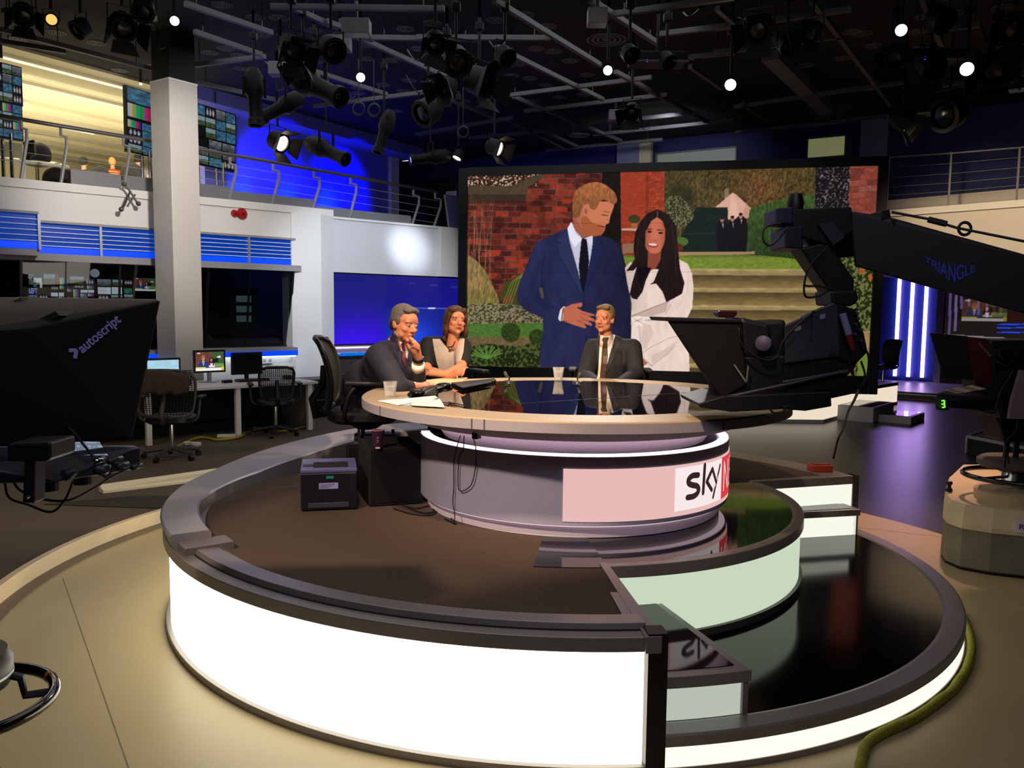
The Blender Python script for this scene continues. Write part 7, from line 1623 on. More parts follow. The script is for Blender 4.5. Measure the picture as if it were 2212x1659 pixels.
# ================================================================== ON THE DECK BESIDE THE DESK
M_prn = mat('printer_dark', '#14141c', .4)
a0, a1 = atz(650, 1106, DZ), atz(772, 1101, DZ); xv = (a1 - a0); xv.z = 0; W_ = xv.length; xd = xv.normalized(); yd = Vector((-xd.y, xd.x, 0)); D_ = .36; H_ = .245
pt = thing('printer', 'dark desktop printer with lilac top standing on the stage deck', 'printer', a0 + xv / 2)
def pbx(x0, x1, y0, y1, z0, z1): return MB().hexa([a0 + xd * x + yd * y + Vector((0, 0, z)) for z in (z0, z1) for x, y in ((x0, y0), (x1, y0), (x1, y1), (x0, y1))])
pbx(0, W_, 0, D_, 0.006, H_ - .02).build('case', M_prn, pt, bevel=.008)
pbx(.0, W_, .0, D_, H_ - .02, H_).build('top_cover', mat('printer_top', '#5b5a86', .4), pt, bevel=.004)
pbx(.07, W_ - .05, .06, D_ - .14, H_, H_ + .003).build('output_slot', M_matt, pt)
pbx(.01, .07, .1, .16, H_, H_ + .004).build('control_pad', M_black, pt)
pbx(W_ * .45, W_ * .58, -.003, .0, H_ - .055, H_ - .04).build('teal_badge', mat('badge_teal', '#2c7f80', .4), pt)
pbx(W_ * .32, W_ * .66, -.003, .0, H_ - .115, H_ - .08).build('paper_label', mat('label_lilac', '#9a98c8', .6), pt)
for k in range(3): pbx(W_ * .34, W_ * (.6 - .05 * k), -.0045, -.003, H_ - .09 - .009 * k, H_ - .088 - .009 * k).build('label_line', mat('label_ink', '#40405c', .6), pt)
pbx(W_ * .13, W_ * .85, -.006, .0, .02, .05).build('tray_handle', mat('tray_grey', '#3a3a46', .4), pt, bevel=.003)
a0t, a1t = atz(798, 1096, DZ), atz(914, 1088, DZ); xv = a1t - a0t; xv.z = 0; xd2 = xv.normalized(); yd2 = Vector((-xd2.y, xd2.x, 0)); HT = aty(850, 970, a0t.y).z - DZ
tw = thing('computer_tower', 'black computer cabinet beside the desk drum with a cup on it', 'cabinet', a0t + xv / 2)
def tbx(x0, x1, y0, y1, z0, z1): return MB().hexa([a0t + xd2 * x + yd2 * y + Vector((0, 0, z)) for z in (z0, z1) for x, y in ((x0, y0), (x1, y0), (x1, y1), (x0, y1))])
WT = xv.length
tbx(0, WT, 0, .42, 0.004, HT).build('case', M_matt, tw, bevel=.006); tbx(.01, WT * .98, -.004, 0, .02, HT - .02).build('front_panel', M_black, tw); tbx(WT * .55, WT * .75, .05, .1, HT, HT + .012).build('cable_grommet', M_black, tw, bevel=.003)
for i in range(2): tbx(-.05, WT * .6, .5 + .1 * i, .53 + .1 * i, 0, .28).build('support_plate', M_black, tw)
cpz = DZ + HT; cp_ = atz(816, 968, cpz)
cu = thing('paper_cup', 'dark purple paper coffee cup standing on the black cabinet', 'cup', cp_)
MB().lathe([(0, .002), (.026, .002), (.037, .108), (.034, .108), (.024, .008), (0, .008)], cp_, 28).build('cup_wall', mat('cup_purple', '#3a1c38', .5), cu, smooth='auto')
MB().ring(cp_ + Vector((0, 0, .108)), .0365, .003, 28, 8).build('cup_rim', mat('cup_rim', '#c79aa6', .5), cu, smooth=True)
fwd = (CAMP - cp_); fwd.z = 0; fwd.normalize(); sd_ = Vector((-fwd.y, fwd.x, 0))
for k, (w, z) in enumerate(((.012, .07), (.010, .062), (.013, .05), (.008, .04))):
    c = cp_ + fwd * (.0275 + .0105 * z / .108 + .0015) + Vector((0, 0, z)); MB().bar(c - sd_ * w / 2, c + sd_ * w / 2, .0012, .0035).build('cup_print', mat('cup_print', '#a893b0', .6), cu)
c = cp_ + fwd * .029 + Vector((0, 0, .006)); MB().bar(c - sd_ * .013, c + sd_ * .013, .002, .01).build('cup_sticker', mat('cup_sticker', '#d8c9c0', .6), cu)
# intercom console on a stand behind
ip = aty(815, 950, 5.75); ic = thing('intercom_unit', 'grey intercom box with knobs on a stand behind the cup', 'control box', (ip.x, ip.y, DZ))
MB().box(ip, (.30, .14, .10)).build('box_body', mat('intercom_grey', '#77737c', .5), ic, bevel=.004); MB().box(ip + Vector((0, -.075, .03)), (.29, .01, .02)).build('top_strip', M_white, ic)
for k in range(4): MB().cyl(ip + Vector((-.1 + .07 * k, 0, .05)), ip + Vector((-.1 + .07 * k, 0, .075)), .011, 10).build('knob', M_black, ic)
MB().box(ip + Vector((-.03, .0, -.10)), (.2, .1, .10)).build('lower_box', mat('intercom_pale', '#8f8b94', .5), ic, bevel=.004)
MB().bar(Vector((ip.x, ip.y, ip.z - .14)), Vector((ip.x, ip.y, DZ + .02)), .04, .04).build('stand_post', M_black, ic); MB().box(Vector((ip.x, ip.y, DZ + .012)), (.3, .3, .022)).build('stand_foot', M_black, ic, bevel=.004)
# leads lying on the deck
for i, pts in enumerate((((880, 1096), (915, 1108), (945, 1102), (930, 1092), (900, 1098), (870, 1092)), ((935, 1100), (965, 1112), (985, 1131), (960, 1120)), ((850, 1098), (890, 1110), (930, 1112), (950, 1100)))):
    o = MB().tube(bez([atz(u, v, DZ + .006) for u, v in pts], 30), .004, 6).build('floor_lead', M_rub, None, smooth=True); tag(o, ('tangled black lead on the deck at the foot of the drum', 'pale-ended lead running along the drum plinth', 'black lead looping on the deck in front of the cabinet')[i], 'cable')
# ================================================================== ON THE DESK
TZ = DT
def pale_glass(name, tr):
    m = bpy.data.materials.new(name); m.use_nodes = True; nt = m.node_tree; b_ = nt.nodes['Principled BSDF']
    b_.inputs['Base Color'].default_value = (.9, .88, .85, 1); b_.inputs['Roughness'].default_value = .05; b_.inputs['Specular IOR Level'].default_value = .9
    t = nt.nodes.new('ShaderNodeBsdfTransparent'); mx = nt.nodes.new('ShaderNodeMixShader'); lw_ = nt.nodes.new('ShaderNodeLayerWeight'); lw_.inputs[0].default_value = .25
    ad_ = nt.nodes.new('ShaderNodeMath'); ad_.operation = 'ADD'; ad_.inputs[1].default_value = tr; ad_.use_clamp = True
    nt.links.new(lw_.outputs['Facing'], ad_.inputs[0]); nt.links.new(ad_.outputs[0], mx.inputs[0]); nt.links.new(t.outputs[0], mx.inputs[1]); nt.links.new(b_.outputs[0], mx.inputs[2]); nt.links.new(mx.outputs[0], nt.nodes['Material Output'].inputs[0]); return m
M_tglass = pale_glass('drinking_glass', .10)
M_water = pale_glass('water', .16)
def tumbler(u, v, h, r0, r1, label):
    p = atz(u, v, TZ); t = thing('drinking_glass', label, 'glass', p)
    MB().lathe([(0, .001), (r0, .001), (r1, h), (r1 - .0025, h), (r0 - .003, .012), (0, .012)], p, 32).build('tumbler', M_tglass, t, smooth='auto')
    MB().lathe([(0, .0125), (r0 - .0035, .0125), (r0 + (r1 - r0) * .66 - .0035, h * .7), (0, h * .7)], p, 32).build('water', M_water, t, smooth='auto')
    return t
tumbler(843, 858, .092, .030, .041, 'water glass on the desk rim in front of the left presenter')
tumbler(1206, 822, .098, .028, .043, 'water glass on the far side of the desk near the guest')
def paper(pts, z, label, m_, th=.002, name='paper_sheet', grp=None):
    o = MB().prism([atz(u, v, TZ + z) for u, v in pts], (0, 0, th)).build(name, m_, None); return tag(o, label, 'paper', grp)
M_pw = mat('paper_blue_white', '#e4ecec', .7); M_pb = mat('paper_pale_blue', '#9fc9d2', .7)
paper(((818, 868), (880, 860), (950, 870), (958, 878), (880, 876)), .0005, 'pale blue sheet at the bottom of the paper pile', M_pb)
paper(((815, 866), (865, 862), (900, 868), (860, 876)), .003, 'white sheet at the left of the paper pile', M_pw)
paper(((872, 862), (940, 855), (946, 860), (915, 871), (862, 869)), .006, 'white sheet on top of the paper pile', M_pw)
paper(((885, 872), (950, 862), (958, 874), (960, 880), (890, 876)), .0095, 'white sheet with folded edge at the right of the pile', mat('paper_white2', '#cfe0e2', .7))
paper(((905, 824), (960, 818), (1010, 817), (1000, 824), (930, 831)), .001, 'cream script sheets under the forearms of the woman presenter', mat('paper_cream', '#d6c39a', .7), .006)
# flat black keyboard tray, mouse, phone and lead
def desk_box(name, pts, z, th, m_, label, cat):
    t = thing(name, label, cat, sum((atz(u, v, TZ) for u, v in pts), Vector()) / len(pts)); MB().prism([atz(u, v, TZ + z) for u, v in pts], (0, 0, th)).build('body', m_, t, bevel=.003); return t
t = desk_box('laptop_slab', ((975, 832), (1068, 822), (1072, 826), (1000, 842)), .001, .018, M_black, 'flat black keyboard slab on the desk before the woman presenter', 'keyboard')
MB().prism([atz(u, v, TZ + .0195) for u, v in ((985, 832), (1060, 824), (1062, 826), (1000, 838))], (0, 0, .002)).build('keys', M_grey, t)
t = desk_box('tablet', ((880, 845), (935, 836), (975, 832), (930, 848)), .001, .012, M_black, 'black tablet on the desk before the man presenter', 'tablet'); MB().prism([atz(u, v, TZ + .0135) for u, v in ((890, 844), (935, 837), (965, 834), (928, 846))], (0, 0, .001)).build('tablet_glass', M_glossblack, t)
for i, (u, v, s_) in enumerate(((960, 836, .055), (905, 853, .05))):
    p = atz(u, v, TZ); t = thing('computer_mouse', ('black mouse on the desk between the two presenters', 'black mouse on the desk beside the paper pile')[i], 'mouse', p)
    m_ = MB().ell(p + Vector((0, 0, .012)), (s_, s_ * .62, .018), None, 16, 10); m_.build('mouse_body', mat('mouse_black', '#0b0b0c', .15), t, smooth=True); MB().ell(p + Vector((.01, -.005, .026)), (.006, .004, .006)).build('wheel', M_grey, t)
t = thing('desk_phone', 'small angled black desk phone with chrome edge beside the papers', 'phone', atz(930, 852, TZ))
p = atz(932, 853, TZ); MB().hull([p + Vector(k) for k in ((-.05, -.03, 0), (.04, -.03, 0), (.04, .03, 0), (-.05, .03, 0), (-.05, .03, .03), (.03, .03, .055), (.03, -.02, .05), (-.04, -.02, .028))]).build('phone_body', M_black, t, bevel=.004); MB().bar(p + Vector((-.05, -.02, .032)), p + Vector((.03, .0, .058)), .006, .004).build('chrome_edge', M_chrome, t)
o = MB().tube(bez([atz(u, v, TZ + .005) for u, v in ((935, 866), (960, 870), (985, 872), (1005, 877))], 16), .003, 6).build('desk_lead', M_rub, None, smooth=True); tag(o, 'thin black lead lying on the desk beside the papers', 'cable')
def desk_mic(u, v, tip, label):
    p = atz(u, v, TZ); t = thing('desk_microphone', label, 'microphone', p)
    MB().lathe([(0, .001), (.04, .001), (.038, .008), (.012, .014), (0, .014)], p, 24).build('base', mat('mic_base', '#3a3a3c', .3), t, smooth='auto')
    e = aty(tip[0], tip[1], p.y); d = e - p; MB().tube(bez([p + Vector((0, 0, .012)), p + Vector((d.x * -.15, 0, d.z * .5)), p + d * .62], 10), .005, 8).build('gooseneck', M_black, t, smooth=True)
    MB().cap(p + d * .62, e, .013, .011).build('foam_tip', mat('mic_foam', '#4c4c48', .9), t, smooth=True); return t
desk_mic(1099, 825, (1091, 805), 'small desk microphone left of the far water glass')
desk_mic(1248, 826, (1253, 806), 'small desk microphone directly before the guest')
# presenter chair visible behind the man
pc_ = Vector((-1.04, 5.68, DZ)); office_chair(pc_, 5, 'tall black mesh chair the left presenter sits on', 1.0, False, .47, .50)
# ================================================================== PEOPLE
from mathutils.bvhtree import BVHTree
def bvh_of(objs):
    vs = []; fs = []
    for o in objs:
        M = world_of(o); b = len(vs); vs += [M @ v.co for v in o.data.vertices]; fs += [[i + b for i in p.vertices] for p in o.data.polygons]
    return BVHTree.FromPolygons(vs, fs)
def drape(name, px, bvh, m, parent, off=.003, step=1.0, curve=0, maxd=12, drop=.12):
    """thin patch of cloth or colour laid on a body surface: outline in photograph pixels, thrown onto the surface"""
    if curve:
        P = [Vector((x, y, 0)) for x, y in px]; n = len(P); out = []
        for i in range(n):
            a, b, c, d = P[i - 1], P[i], P[(i + 1) % n], P[(i + 2) % n]
            for j in range(curve):
                t = j / curve; out.append(0.5 * ((2 * b) + (c - a) * t + (2 * a - 5 * b + 4 * c - d) * t * t + (3 * b - a - 3 * c + d) * t ** 3))
        px = [(p.x, p.y) for p in out]
    pts = np.array(px, float); x0, y0 = pts.min(0); x1, y1 = pts.max(0)
    nx = max(3, int((x1 - x0) / step) + 2); ny = max(3, int((y1 - y0) / step) + 2)
    U, V = np.meshgrid(np.linspace(x0, x1, nx), np.linspace(y0, y1, ny))
    ins = Canvas(U, V).mask(pts)
    # pull outside grid points that touch an inside cell onto the outline so the edge stays smooth
    def near_edge(x, y):
        best = None
        for i in range(len(pts)):
            a = pts[i]; b = pts[(i + 1) % len(pts)]; d = b - a; L = d @ d + 1e-12
            t = min(1, max(0, ((x - a[0]) * d[0] + (y - a[1]) * d[1]) / L)); q_ = a + d * t; e = (q_[0] - x) ** 2 + (q_[1] - y) ** 2
            if best is None or e < best[0]: best = (e, q_)
        return best[1]
    use = ins.copy()
    dil = ins.copy(); dil[1:] |= ins[:-1]; dil[:-1] |= ins[1:]; d2 = dil.copy(); d2[:, 1:] |= dil[:, :-1]; d2[:, :-1] |= dil[:, 1:]
    idx = -np.ones((ny, nx), int); vs = []
    hits = {}
    for j in range(ny):
        for i in range(nx):
            if not d2[j, i]: continue
            u, v = U[j, i], V[j, i]
            if not ins[j, i]: u, v = near_edge(u, v)
            d = ray(u, v).normalized(); h = bvh.ray_cast(CAMP, d, maxd)
            if h[0] is None: continue
            hits[(j, i)] = (h[0] - d * off, h[3])
    if not hits: return None
    med = sorted(h[1] for h in hits.values())[len(hits) // 2]
    for k, (p, dist) in hits.items():
        if dist > med + drop: continue
        idx[k] = len(vs); vs.append(p)
    fs = []
    for j in range(ny - 1):
        for i in range(nx - 1):
            q_ = [idx[j, i], idx[j, i + 1], idx[j + 1, i + 1], idx[j + 1, i]]
            if min(q_) >= 0 and (ins[j, i] or ins[j, i + 1] or ins[j + 1, i + 1] or ins[j + 1, i]): fs.append(q_)
    if not fs: return None
    o = MB().add(vs, fs).build(name, m, parent, smooth=True); return o
def head_prims(mb, c, F, Uv, s=1.0, jaw=1.0, ear=True, female=False):
    """skull, face, jaw, nose, brows, cheeks, lips, ears; c = centre of the head at eye level"""
    F = Vector(F).normalized(); Uv = Vector(Uv); S = F.cross(Uv).normalized(); Uv = S.cross(F).normalized()
    M3 = Matrix(((S.x, F.x, Uv.x), (S.y, F.y, Uv.y), (S.z, F.z, Uv.z)))
    c = Vector(c)
    def L(x, y, z): return c + M3 @ Vector((x * s, y * s, z * s))
    def E(x, y, z, rx, ry, rz, tilt=None):
        m = M3 if tilt is None else M3 @ tilt
        mb.ell(L(x, y, z), (rx * s, ry * s, rz * s), m, 20, 14)
    E(0, -.012, .035, .074, .094, .083); E(0, .018, -.025, .064 * jaw, .070, .088); E(0, .022, -.075, .050 * jaw, .055, .040); E(0, .066, -.098, .024 * jaw, .020, .019)
    E(0, .060, .035, .052, .030, .036)
    mb.cap(L(0, .086, .004), L(0, .106, -.030), .0085 * s, .0125 * s, 12); E(.011, .096, -.036, .009, .011, .008); E(-.011, .096, -.036, .009, .011, .008)
    for k in (-1, 1):
        E(.031 * k, .072, .020, .025, .015, .009); E(.037 * k, .058, -.028, .024, .024, .022); E(.046 * k, .022, -.062, .020 * jaw, .04, .032)
        E(.031 * k, .074, .002, .016, .012, .011)
        if ear: E(.076 * k, -.012, -.010, .009, .020, .031, Matrix.Rotation(R(12), 3, 'X'))
    E(0, .083, -.060, .023, .012, .007); E(0, .080, -.069, .020, .012, .008)
    mb.cap(L(0, -.022, -.06), L(0, -.045, -.20), .056 * s * (.86 if female else 1), .060 * s * (.86 if female else 1), 16)
    return L, M3
def finger(mb, pts, r): 
    for i in range(len(pts) - 1): mb.cap(pts[i], pts[i + 1], r * (1 - .12 * i), r * (1 - .12 * (i + 1)), 8)
def eyes_for(L, parent, s, iris='#3a2a20'):
    mw_ = mat('eye_white', '#b5a79d', .3); mi = mat('iris_%s' % iris[1:], iris, .2)
    for k in (-1, 1):
        e = MB().ell(L(.031 * k, .0775, .001), (.0115 * s, .0115 * s, .0085 * s), None, 14, 10).build('eye', mw_, parent, smooth=True)
        MB().ell(L(.032 * k, .0865, .0005), .0052 * s, None, 10, 8).build('iris', mi, e, smooth=True)
SKIN = lambda n, c: mat(n, c, .48, spec=.35, var=.06, vscale=30)
M_navyjk = mat('suit_navy', '#171a2b', .75, bump=.15, bscale=260, var=.1, vscale=40); M_charc = mat('suit_charcoal', '#222328', .75, bump=.15, bscale=260, var=.1, vscale=40); M_charl = mat('suit_charcoal_lapel', '#2a2b31', .75)
M_navyl = mat('suit_navy_lapel', '#1d2135', .7)
M_shirt = mat('white_shirt', '#e6dcd2', .7); M_trs = mat('dark_trousers', '#0d0d12', .8)
Q = aty

# ------------------------------------------------ left presenter: man, chin on hand
pm_ = thing('person', 'grey-haired man in navy suit resting his chin on his hand', 'person', (-.95, 5.6, DZ), 'people at the news desk')
skA = SKIN('skin_ruddy', '#c27e62')
hA = Q(874, 699, 5.50); FA = Vector((.72, -.66, -.16)); UA = Vector((.16, -.05, 1))
b = MB(); LA, MA = head_prims(b, hA, FA, UA, 1.02, 1.04)
nsh, fsh = Q(818, 772, 5.38), Q(884, 772, 5.80); pel = Q(792, 872, 5.66); chest = Q(838, 790, 5.58); nb = Q(858, 745, 5.56)
b.cap(nb, chest, .075, .13); b.cap(chest, pel, .14, .14); b.cap(nsh, fsh, .06, .06)
nel = Q(862, 836, 5.20); fel = Q(901, 826, 5.60); fwr = Q(904, 776, 5.46); nwr = Q(905, 836, 5.38)
b.cap(nsh, nel, .055, .042); b.cap(nel, nwr, .040, .030); b.cap(fsh, fel, .055, .042); b.cap(fel, fwr, .042, .030)
# raised hand: palm, curled fingers against the lips, thumb under the chin
pal = Q(897, 752, 5.41); b.cap(fwr, pal, .029, .034); b.ell(pal, (.034, .026, .044), None, 14, 10)
kn = [Q(897, 738, 5.375), Q(901, 742, 5.37), Q(903, 748, 5.372), Q(904, 754, 5.38)]
tips = [(Q(888, 730, 5.372), Q(884, 724, 5.388)), (Q(890, 735, 5.362), Q(884, 731, 5.375)), (Q(892, 741, 5.362), Q(886, 740, 5.38)), (Q(894, 748, 5.367), Q(888, 750, 5.385))]
for k_, (t1, t2) in zip(kn, tips): finger(b, [pal, k_, t1, t2], .0105)
finger(b, [Q(894, 762, 5.40), Q(885, 752, 5.40), Q(881, 743, 5.42)], .011)
# resting hand on the desk
b.ell(Q(915, 832, 5.44), (.045, .035, .02), None, 14, 10)
for i in range(4): finger(b, [Q(915, 832, 5.44), Q(925 + i, 831 - i, 5.48 + .02 * i), Q(933 + i, 833 - i, 5.50 + .02 * i)], .0095)
finger(b, [Q(912, 830, 5.42), Q(920, 826, 5.43), Q(926, 827, 5.45)], .0105)
bodyA = blob('body', b, skA, pm_, .0065, 3)
eyes_for(LA, bodyA, 1.02, '#4a4a48')
hb = MB()
for (x, y, z, rx, ry, rz) in ((0, -.024, .048, .079, .096, .082), (0, -.07, -.01, .066, .045, .06), (.068, -.02, .02, .014, .05, .04), (-.068, -.02, .02, .014, .05, .04), (0, .03, .098, .052, .05, .022), (.03, .045, .090, .03, .03, .02), (-.03, .045, .090, .03, .03, .02)): hb.ell(LA(x, y, z), (rx * 1.02, ry * 1.02, rz * 1.02), MA, 18, 12)
blob('hair', hb, mat('hair_grey', '#5d5854', .75, var=.3, vscale=120, bump=.5, bscale=200), pm_, .006, 2)
# jacket
jb = MB(); jb.cap(nsh + Vector((.02, .03, .0)), fsh, .085, .085); jb.ell(chest, (.16, .17, .17), None, 20, 14); jb.ell(Q(826, 812, 5.55), (.16, .20, .19), None, 20, 14)
jb.cap(chest, pel, .175, .185); jb.ell(Q(796, 836, 5.62), (.17, .20, .20), None, 20, 14); jb.ell(Q(846, 756, 5.57), (.085, .15, .075), None, 16, 12)
jb.ell(Q(822, 790, 5.42), (.12, .11, .13), None, 16, 12)
jb.cap(nsh, Q(838, 800, 5.24), .092, .080); jb.cap(Q(838, 800, 5.24), nel, .080, .068); jb.cap(nel, Q(885, 838, 5.32), .066, .050)
jb.cap(fsh, fel, .090, .066); jb.cap(fel, Q(902, 800, 5.52), .064, .054)
jkA = blob('jacket', jb, M_navyjk, pm_, .011, 3)
MB().cap(Q(884, 838, 5.318), Q(893, 837, 5.345), .042, .038).build('shirt_cuff', M_shirt, pm_, smooth=True)
MB().tube([Q(902, 800, 5.515), Q(903.5, 784, 5.478)], [.046, .043], 16).build('shirt_cuff', M_shirt, pm_, smooth=True)
wa = MB().tube([Q(903.6, 779, 5.467), Q(904, 772, 5.455)], [.0385, .037], 16).build('watch', M_black, pm_, smooth=True)
bv = bvh_of([jkA, bodyA])
drape('shirt', [(847, 706), (856, 724), (866, 748), (866, 757), (872, 762), (880, 776), (882, 760), (874, 745), (869, 738), (858, 722), (850, 706)], bvh_of([jkA, bodyA]), M_shirt, pm_, .008, 1.0)
drape('tie', [(866, 742), (873, 740), (876, 758), (877, 772), (874, 792), (869, 778), (870, 760)], bv, mat('tie_crimson', '#5c1430', .5, var=.3, vscale=90), pm_, .014, 1.0)
drape('lapel', [(846, 712), (854, 726), (864, 752), (868, 780), (872, 800), (862, 790), (850, 760), (842, 730)], bv, M_navyl, pm_, .006, 1.0)
bh = bvh_of([bodyA]); M_brow = mat('brow_grey', '#5a4a42', .8); M_lip = mat('lip_brown', '#94503f', .5); M_lip2 = mat('lip_rose', '#a04a48', .5)
tr = MB(); kneeA = pel + Vector((.50, -.12, .02)); kneeB = pel + Vector((.48, .18, .02)); zf = DZ + .07
tr.cap(pel + Vector((0, -.09, -.03)), kneeA, .10, .075); tr.cap(pel + Vector((0, .09, -.03)), kneeB, .10, .075); tr.cap(kneeA, Vector((kneeA.x - .02, kneeA.y, zf)), .07, .05); tr.cap(kneeB, Vector((kneeB.x - .02, kneeB.y, zf)), .07, .05)
blob('trousers', tr, M_trs, pm_, .014, 3)
for k_ in (kneeA, kneeB): MB().ell(Vector((k_.x + .04, k_.y, DZ + .04)), (.13, .05, .045), None, 16, 10).build('shoe', M_black, pm_, smooth=True)

# ------------------------------------------------ woman presenter
pw_ = thing('person', 'woman with a brown bob in a black dress with pale grey front', 'person', (-.52, 6.45, DZ), 'people at the news desk')
skB = SKIN('skin_fair', '#cb8666')
hB = Q(984, 693, 6.34); FB = Vector((.40, -.90, .10)); UB = Vector((.06, .05, 1))
b = MB(); LB, MBm = head_prims(b, hB, FB, UB, .93, .93, True, True)
lsh, rsh = Q(926, 745, 6.46), Q(1000, 746, 6.40); ch = Q(965, 775, 6.45); pl_ = Q(958, 850, 6.55)
b.cap(Q(968, 738, 6.42), ch, .055, .11); b.cap(ch, pl_, .12, .13); b.cap(lsh, rsh, .045, .045)
lel, rel = Q(921, 800, 6.28), Q(998, 792, 6.22)
lwr, rwr = Q(975, 812, 6.12), Q(962, 808, 6.14)
b.cap(lsh, lel, .046, .040); b.cap(rsh, rel, .046, .038); b.cap(lel, lwr, .039, .027); b.cap(rel, rwr, .037, .027)
# near hand (image right), loosely closed on the other forearm
hp_ = Q(992, 803, 6.08); b.cap(lwr, hp_, .027, .03); b.ell(hp_, (.042, .028, .03), None, 14, 10)
for i in range(4): finger(b, [Q(998, 800 + 2.6 * i, 6.06), Q(1004 - i, 799 + 3.2 * i, 6.055), Q(1000 - i, 806 + 2.2 * i, 6.04)], .0088)
finger(b, [Q(994, 799, 6.06), Q(1003, 795, 6.06), Q(1011, 794, 6.07)], .0095)
hq_ = Q(930, 806, 6.10); b.cap(rwr, hq_, .026, .028); b.ell(hq_, (.035, .026, .026), None, 12, 10)
for i in range(4): finger(b, [hq_, Q(922, 800 + 3 * i, 6.08), Q(917, 805 + 3 * i, 6.09)], .0085)
finger(b, [hq_, Q(926, 797, 6.07), Q(920, 795, 6.08)], .009)
bodyB = blob('body', b, skB, pw_, .0065, 3); eyes_for(LB, bodyB, .93, '#4a3426')
hb = MB()
for (x, y, z, rx, ry, rz) in ((0, -.022, .050, .088, .098, .080), (0, -.060, -.02, .086, .055, .10), (.080, -.008, -.01, .020, .055, .085), (-.080, -.008, -.01, .020, .055, .085), (.086, .005, -.085, .024, .045, .05), (-.086, .005, -.085, .024, .045, .05), (0, -.062, -.09, .08, .05, .05), (.045, .048, .082, .035, .03, .024), (-.045, .048, .080, .035, .03, .026), (.076, .035, .03, .014, .03, .05), (-.076, .035, .03, .014, .03, .05)): hb.ell(LB(x, y, z), (rx * .95, ry * .95, rz * .95), MBm, 18, 12)
blob('hair', hb, mat('hair_brown', '#452718', .6, var=.35, vscale=60, bump=.5, bscale=120), pw_, .0065, 3)
db = MB(); db.cap(lsh, rsh, .068, .068); db.ell(ch, (.155, .115, .15), None, 20, 14); db.ell(Q(962, 800, 6.46), (.145, .115, .15), None, 20, 14); db.cap(ch, pl_, .13, .15)
db.cap(lsh, Q(922, 786, 6.34), .070, .062); db.cap(rsh, Q(999, 784, 6.27), .068, .058); db.ell(Q(966, 772, 6.39), (.12, .065, .10), None, 18, 12)
drs = blob('dress', db, mat('dress_black', '#101012', .75), pw_, .010, 3)
bv = bvh_of([drs])
drape('dress_front_panel', [(934, 732), (950, 732), (962, 746), (972, 751), (982, 745), (990, 731), (1004, 731), (1001, 760), (994, 784), (985, 801), (950, 802), (944, 785), (938, 755)], bv, mat('dress_pale_grey', '#b9aca2', .75), pw_, .004, 1.0)
bsk = bvh_of([bodyB, drs])
nk = [Q(u, v, 6.28) for u, v in ((958, 735), (963, 744), (970, 750), (978, 748), (983, 738))]
bb = bvh_of([drs, bodyB]); pts = []
for u, v in ((955, 732), (958, 740), (964, 747), (972, 750), (979, 746), (983, 737)):
    d = ray(u, v).normalized(); h = bb.ray_cast(CAMP, d, 12); pts.append((h[0] if h[0] is not None else Q(u, v, 6.3)) - d * .006)
nl = MB().tube(bez(pts, 20), .0035, 6).build('necklace', M_black, pw_, smooth=True); MB().ell(pts[3] - Vector((0, 0, .012)), (.012, .006, .01)).build('pendant', mat('pendant_silver', '#8c8a90', .25, metal=.8), nl)
MB().ring(Q(985, 811, 6.10), .030, .006, 20, 6, (1, .35, .15)).build('bracelet', mat('bracelet_silver', '#d8d4cc', .2, metal=.9), pw_, smooth=True)
tr = MB(); kx = pl_ + Vector((.38, -.30, -.04)); ky = pl_ + Vector((.25, -.40, -.04)); tr.cap(pl_ + Vector((.08, .03, -.02)), kx, .10, .07); tr.cap(pl_ + Vector((-.06, -.05, -.02)), ky, .10, .07); tr.cap(kx, Vector((kx.x, kx.y, DZ + .07)), .055, .04); tr.cap(ky, Vector((ky.x, ky.y, DZ + .07)), .055, .04)
blob('trousers', tr, M_trs, pw_, .014, 3)
for k_ in (kx, ky): MB().ell(Vector((k_.x + .03, k_.y - .03, DZ + .035)), (.07, .09, .035), None, 14, 10).build('shoe', M_black, pw_, smooth=True)

# ------------------------------------------------ guest
pg_ = thing('person', 'fair-haired man in charcoal suit and patterned tie across the desk', 'person', (.82, 6.8, DZ), 'people at the news desk')
skC = SKIN('skin_warm', '#cf8a68')
hC = Q(1306, 689, 6.74); FC = Vector((-.50, -.86, .02)); UC = Vector((.04, .02, 1))
b = MB(); LC, MC = head_prims(b, hC, FC, UC, .95, 1.0)
ls, rs_ = Q(1281, 752, 6.86), Q(1366, 752, 6.80); ch = Q(1318, 785, 6.84); pl_ = Q(1318, 860, 6.92)
b.cap(Q(1311, 738, 6.80), ch, .07, .12); b.cap(ch, pl_, .13, .13); b.cap(ls, rs_, .05, .05)
le, re_ = Q(1264, 812, 6.62), Q(1374, 808, 6.60); lw_, rw_ = Q(1290, 830, 6.30), Q(1340, 830, 6.30)
b.cap(ls, le, .05, .042); b.cap(rs_, re_, .05, .042); b.cap(le, lw_, .04, .028); b.cap(re_, rw_, .04, .028)
for hp0, sg in ((lw_, 1), (rw_, -1)):
    c = hp0 + Vector((.05 * sg, -.05, .0)); b.cap(hp0, c, .028, .03); b.ell(c, (.04, .03, .02), None, 12, 10)
    for i in range(4): finger(b, [c, c + Vector((.045 * sg, -.02 + .018 * i, .004)), c + Vector((.07 * sg, -.015 + .018 * i, -.008))], .009)
    finger(b, [c, c + Vector((.02 * sg, -.04, .01)), c + Vector((.045 * sg, -.05, .005))], .0095)
bodyC = blob('body', b, skC, pg_, .0065, 3); eyes_for(LC, bodyC, .95, '#3a4048')
hb = MB()
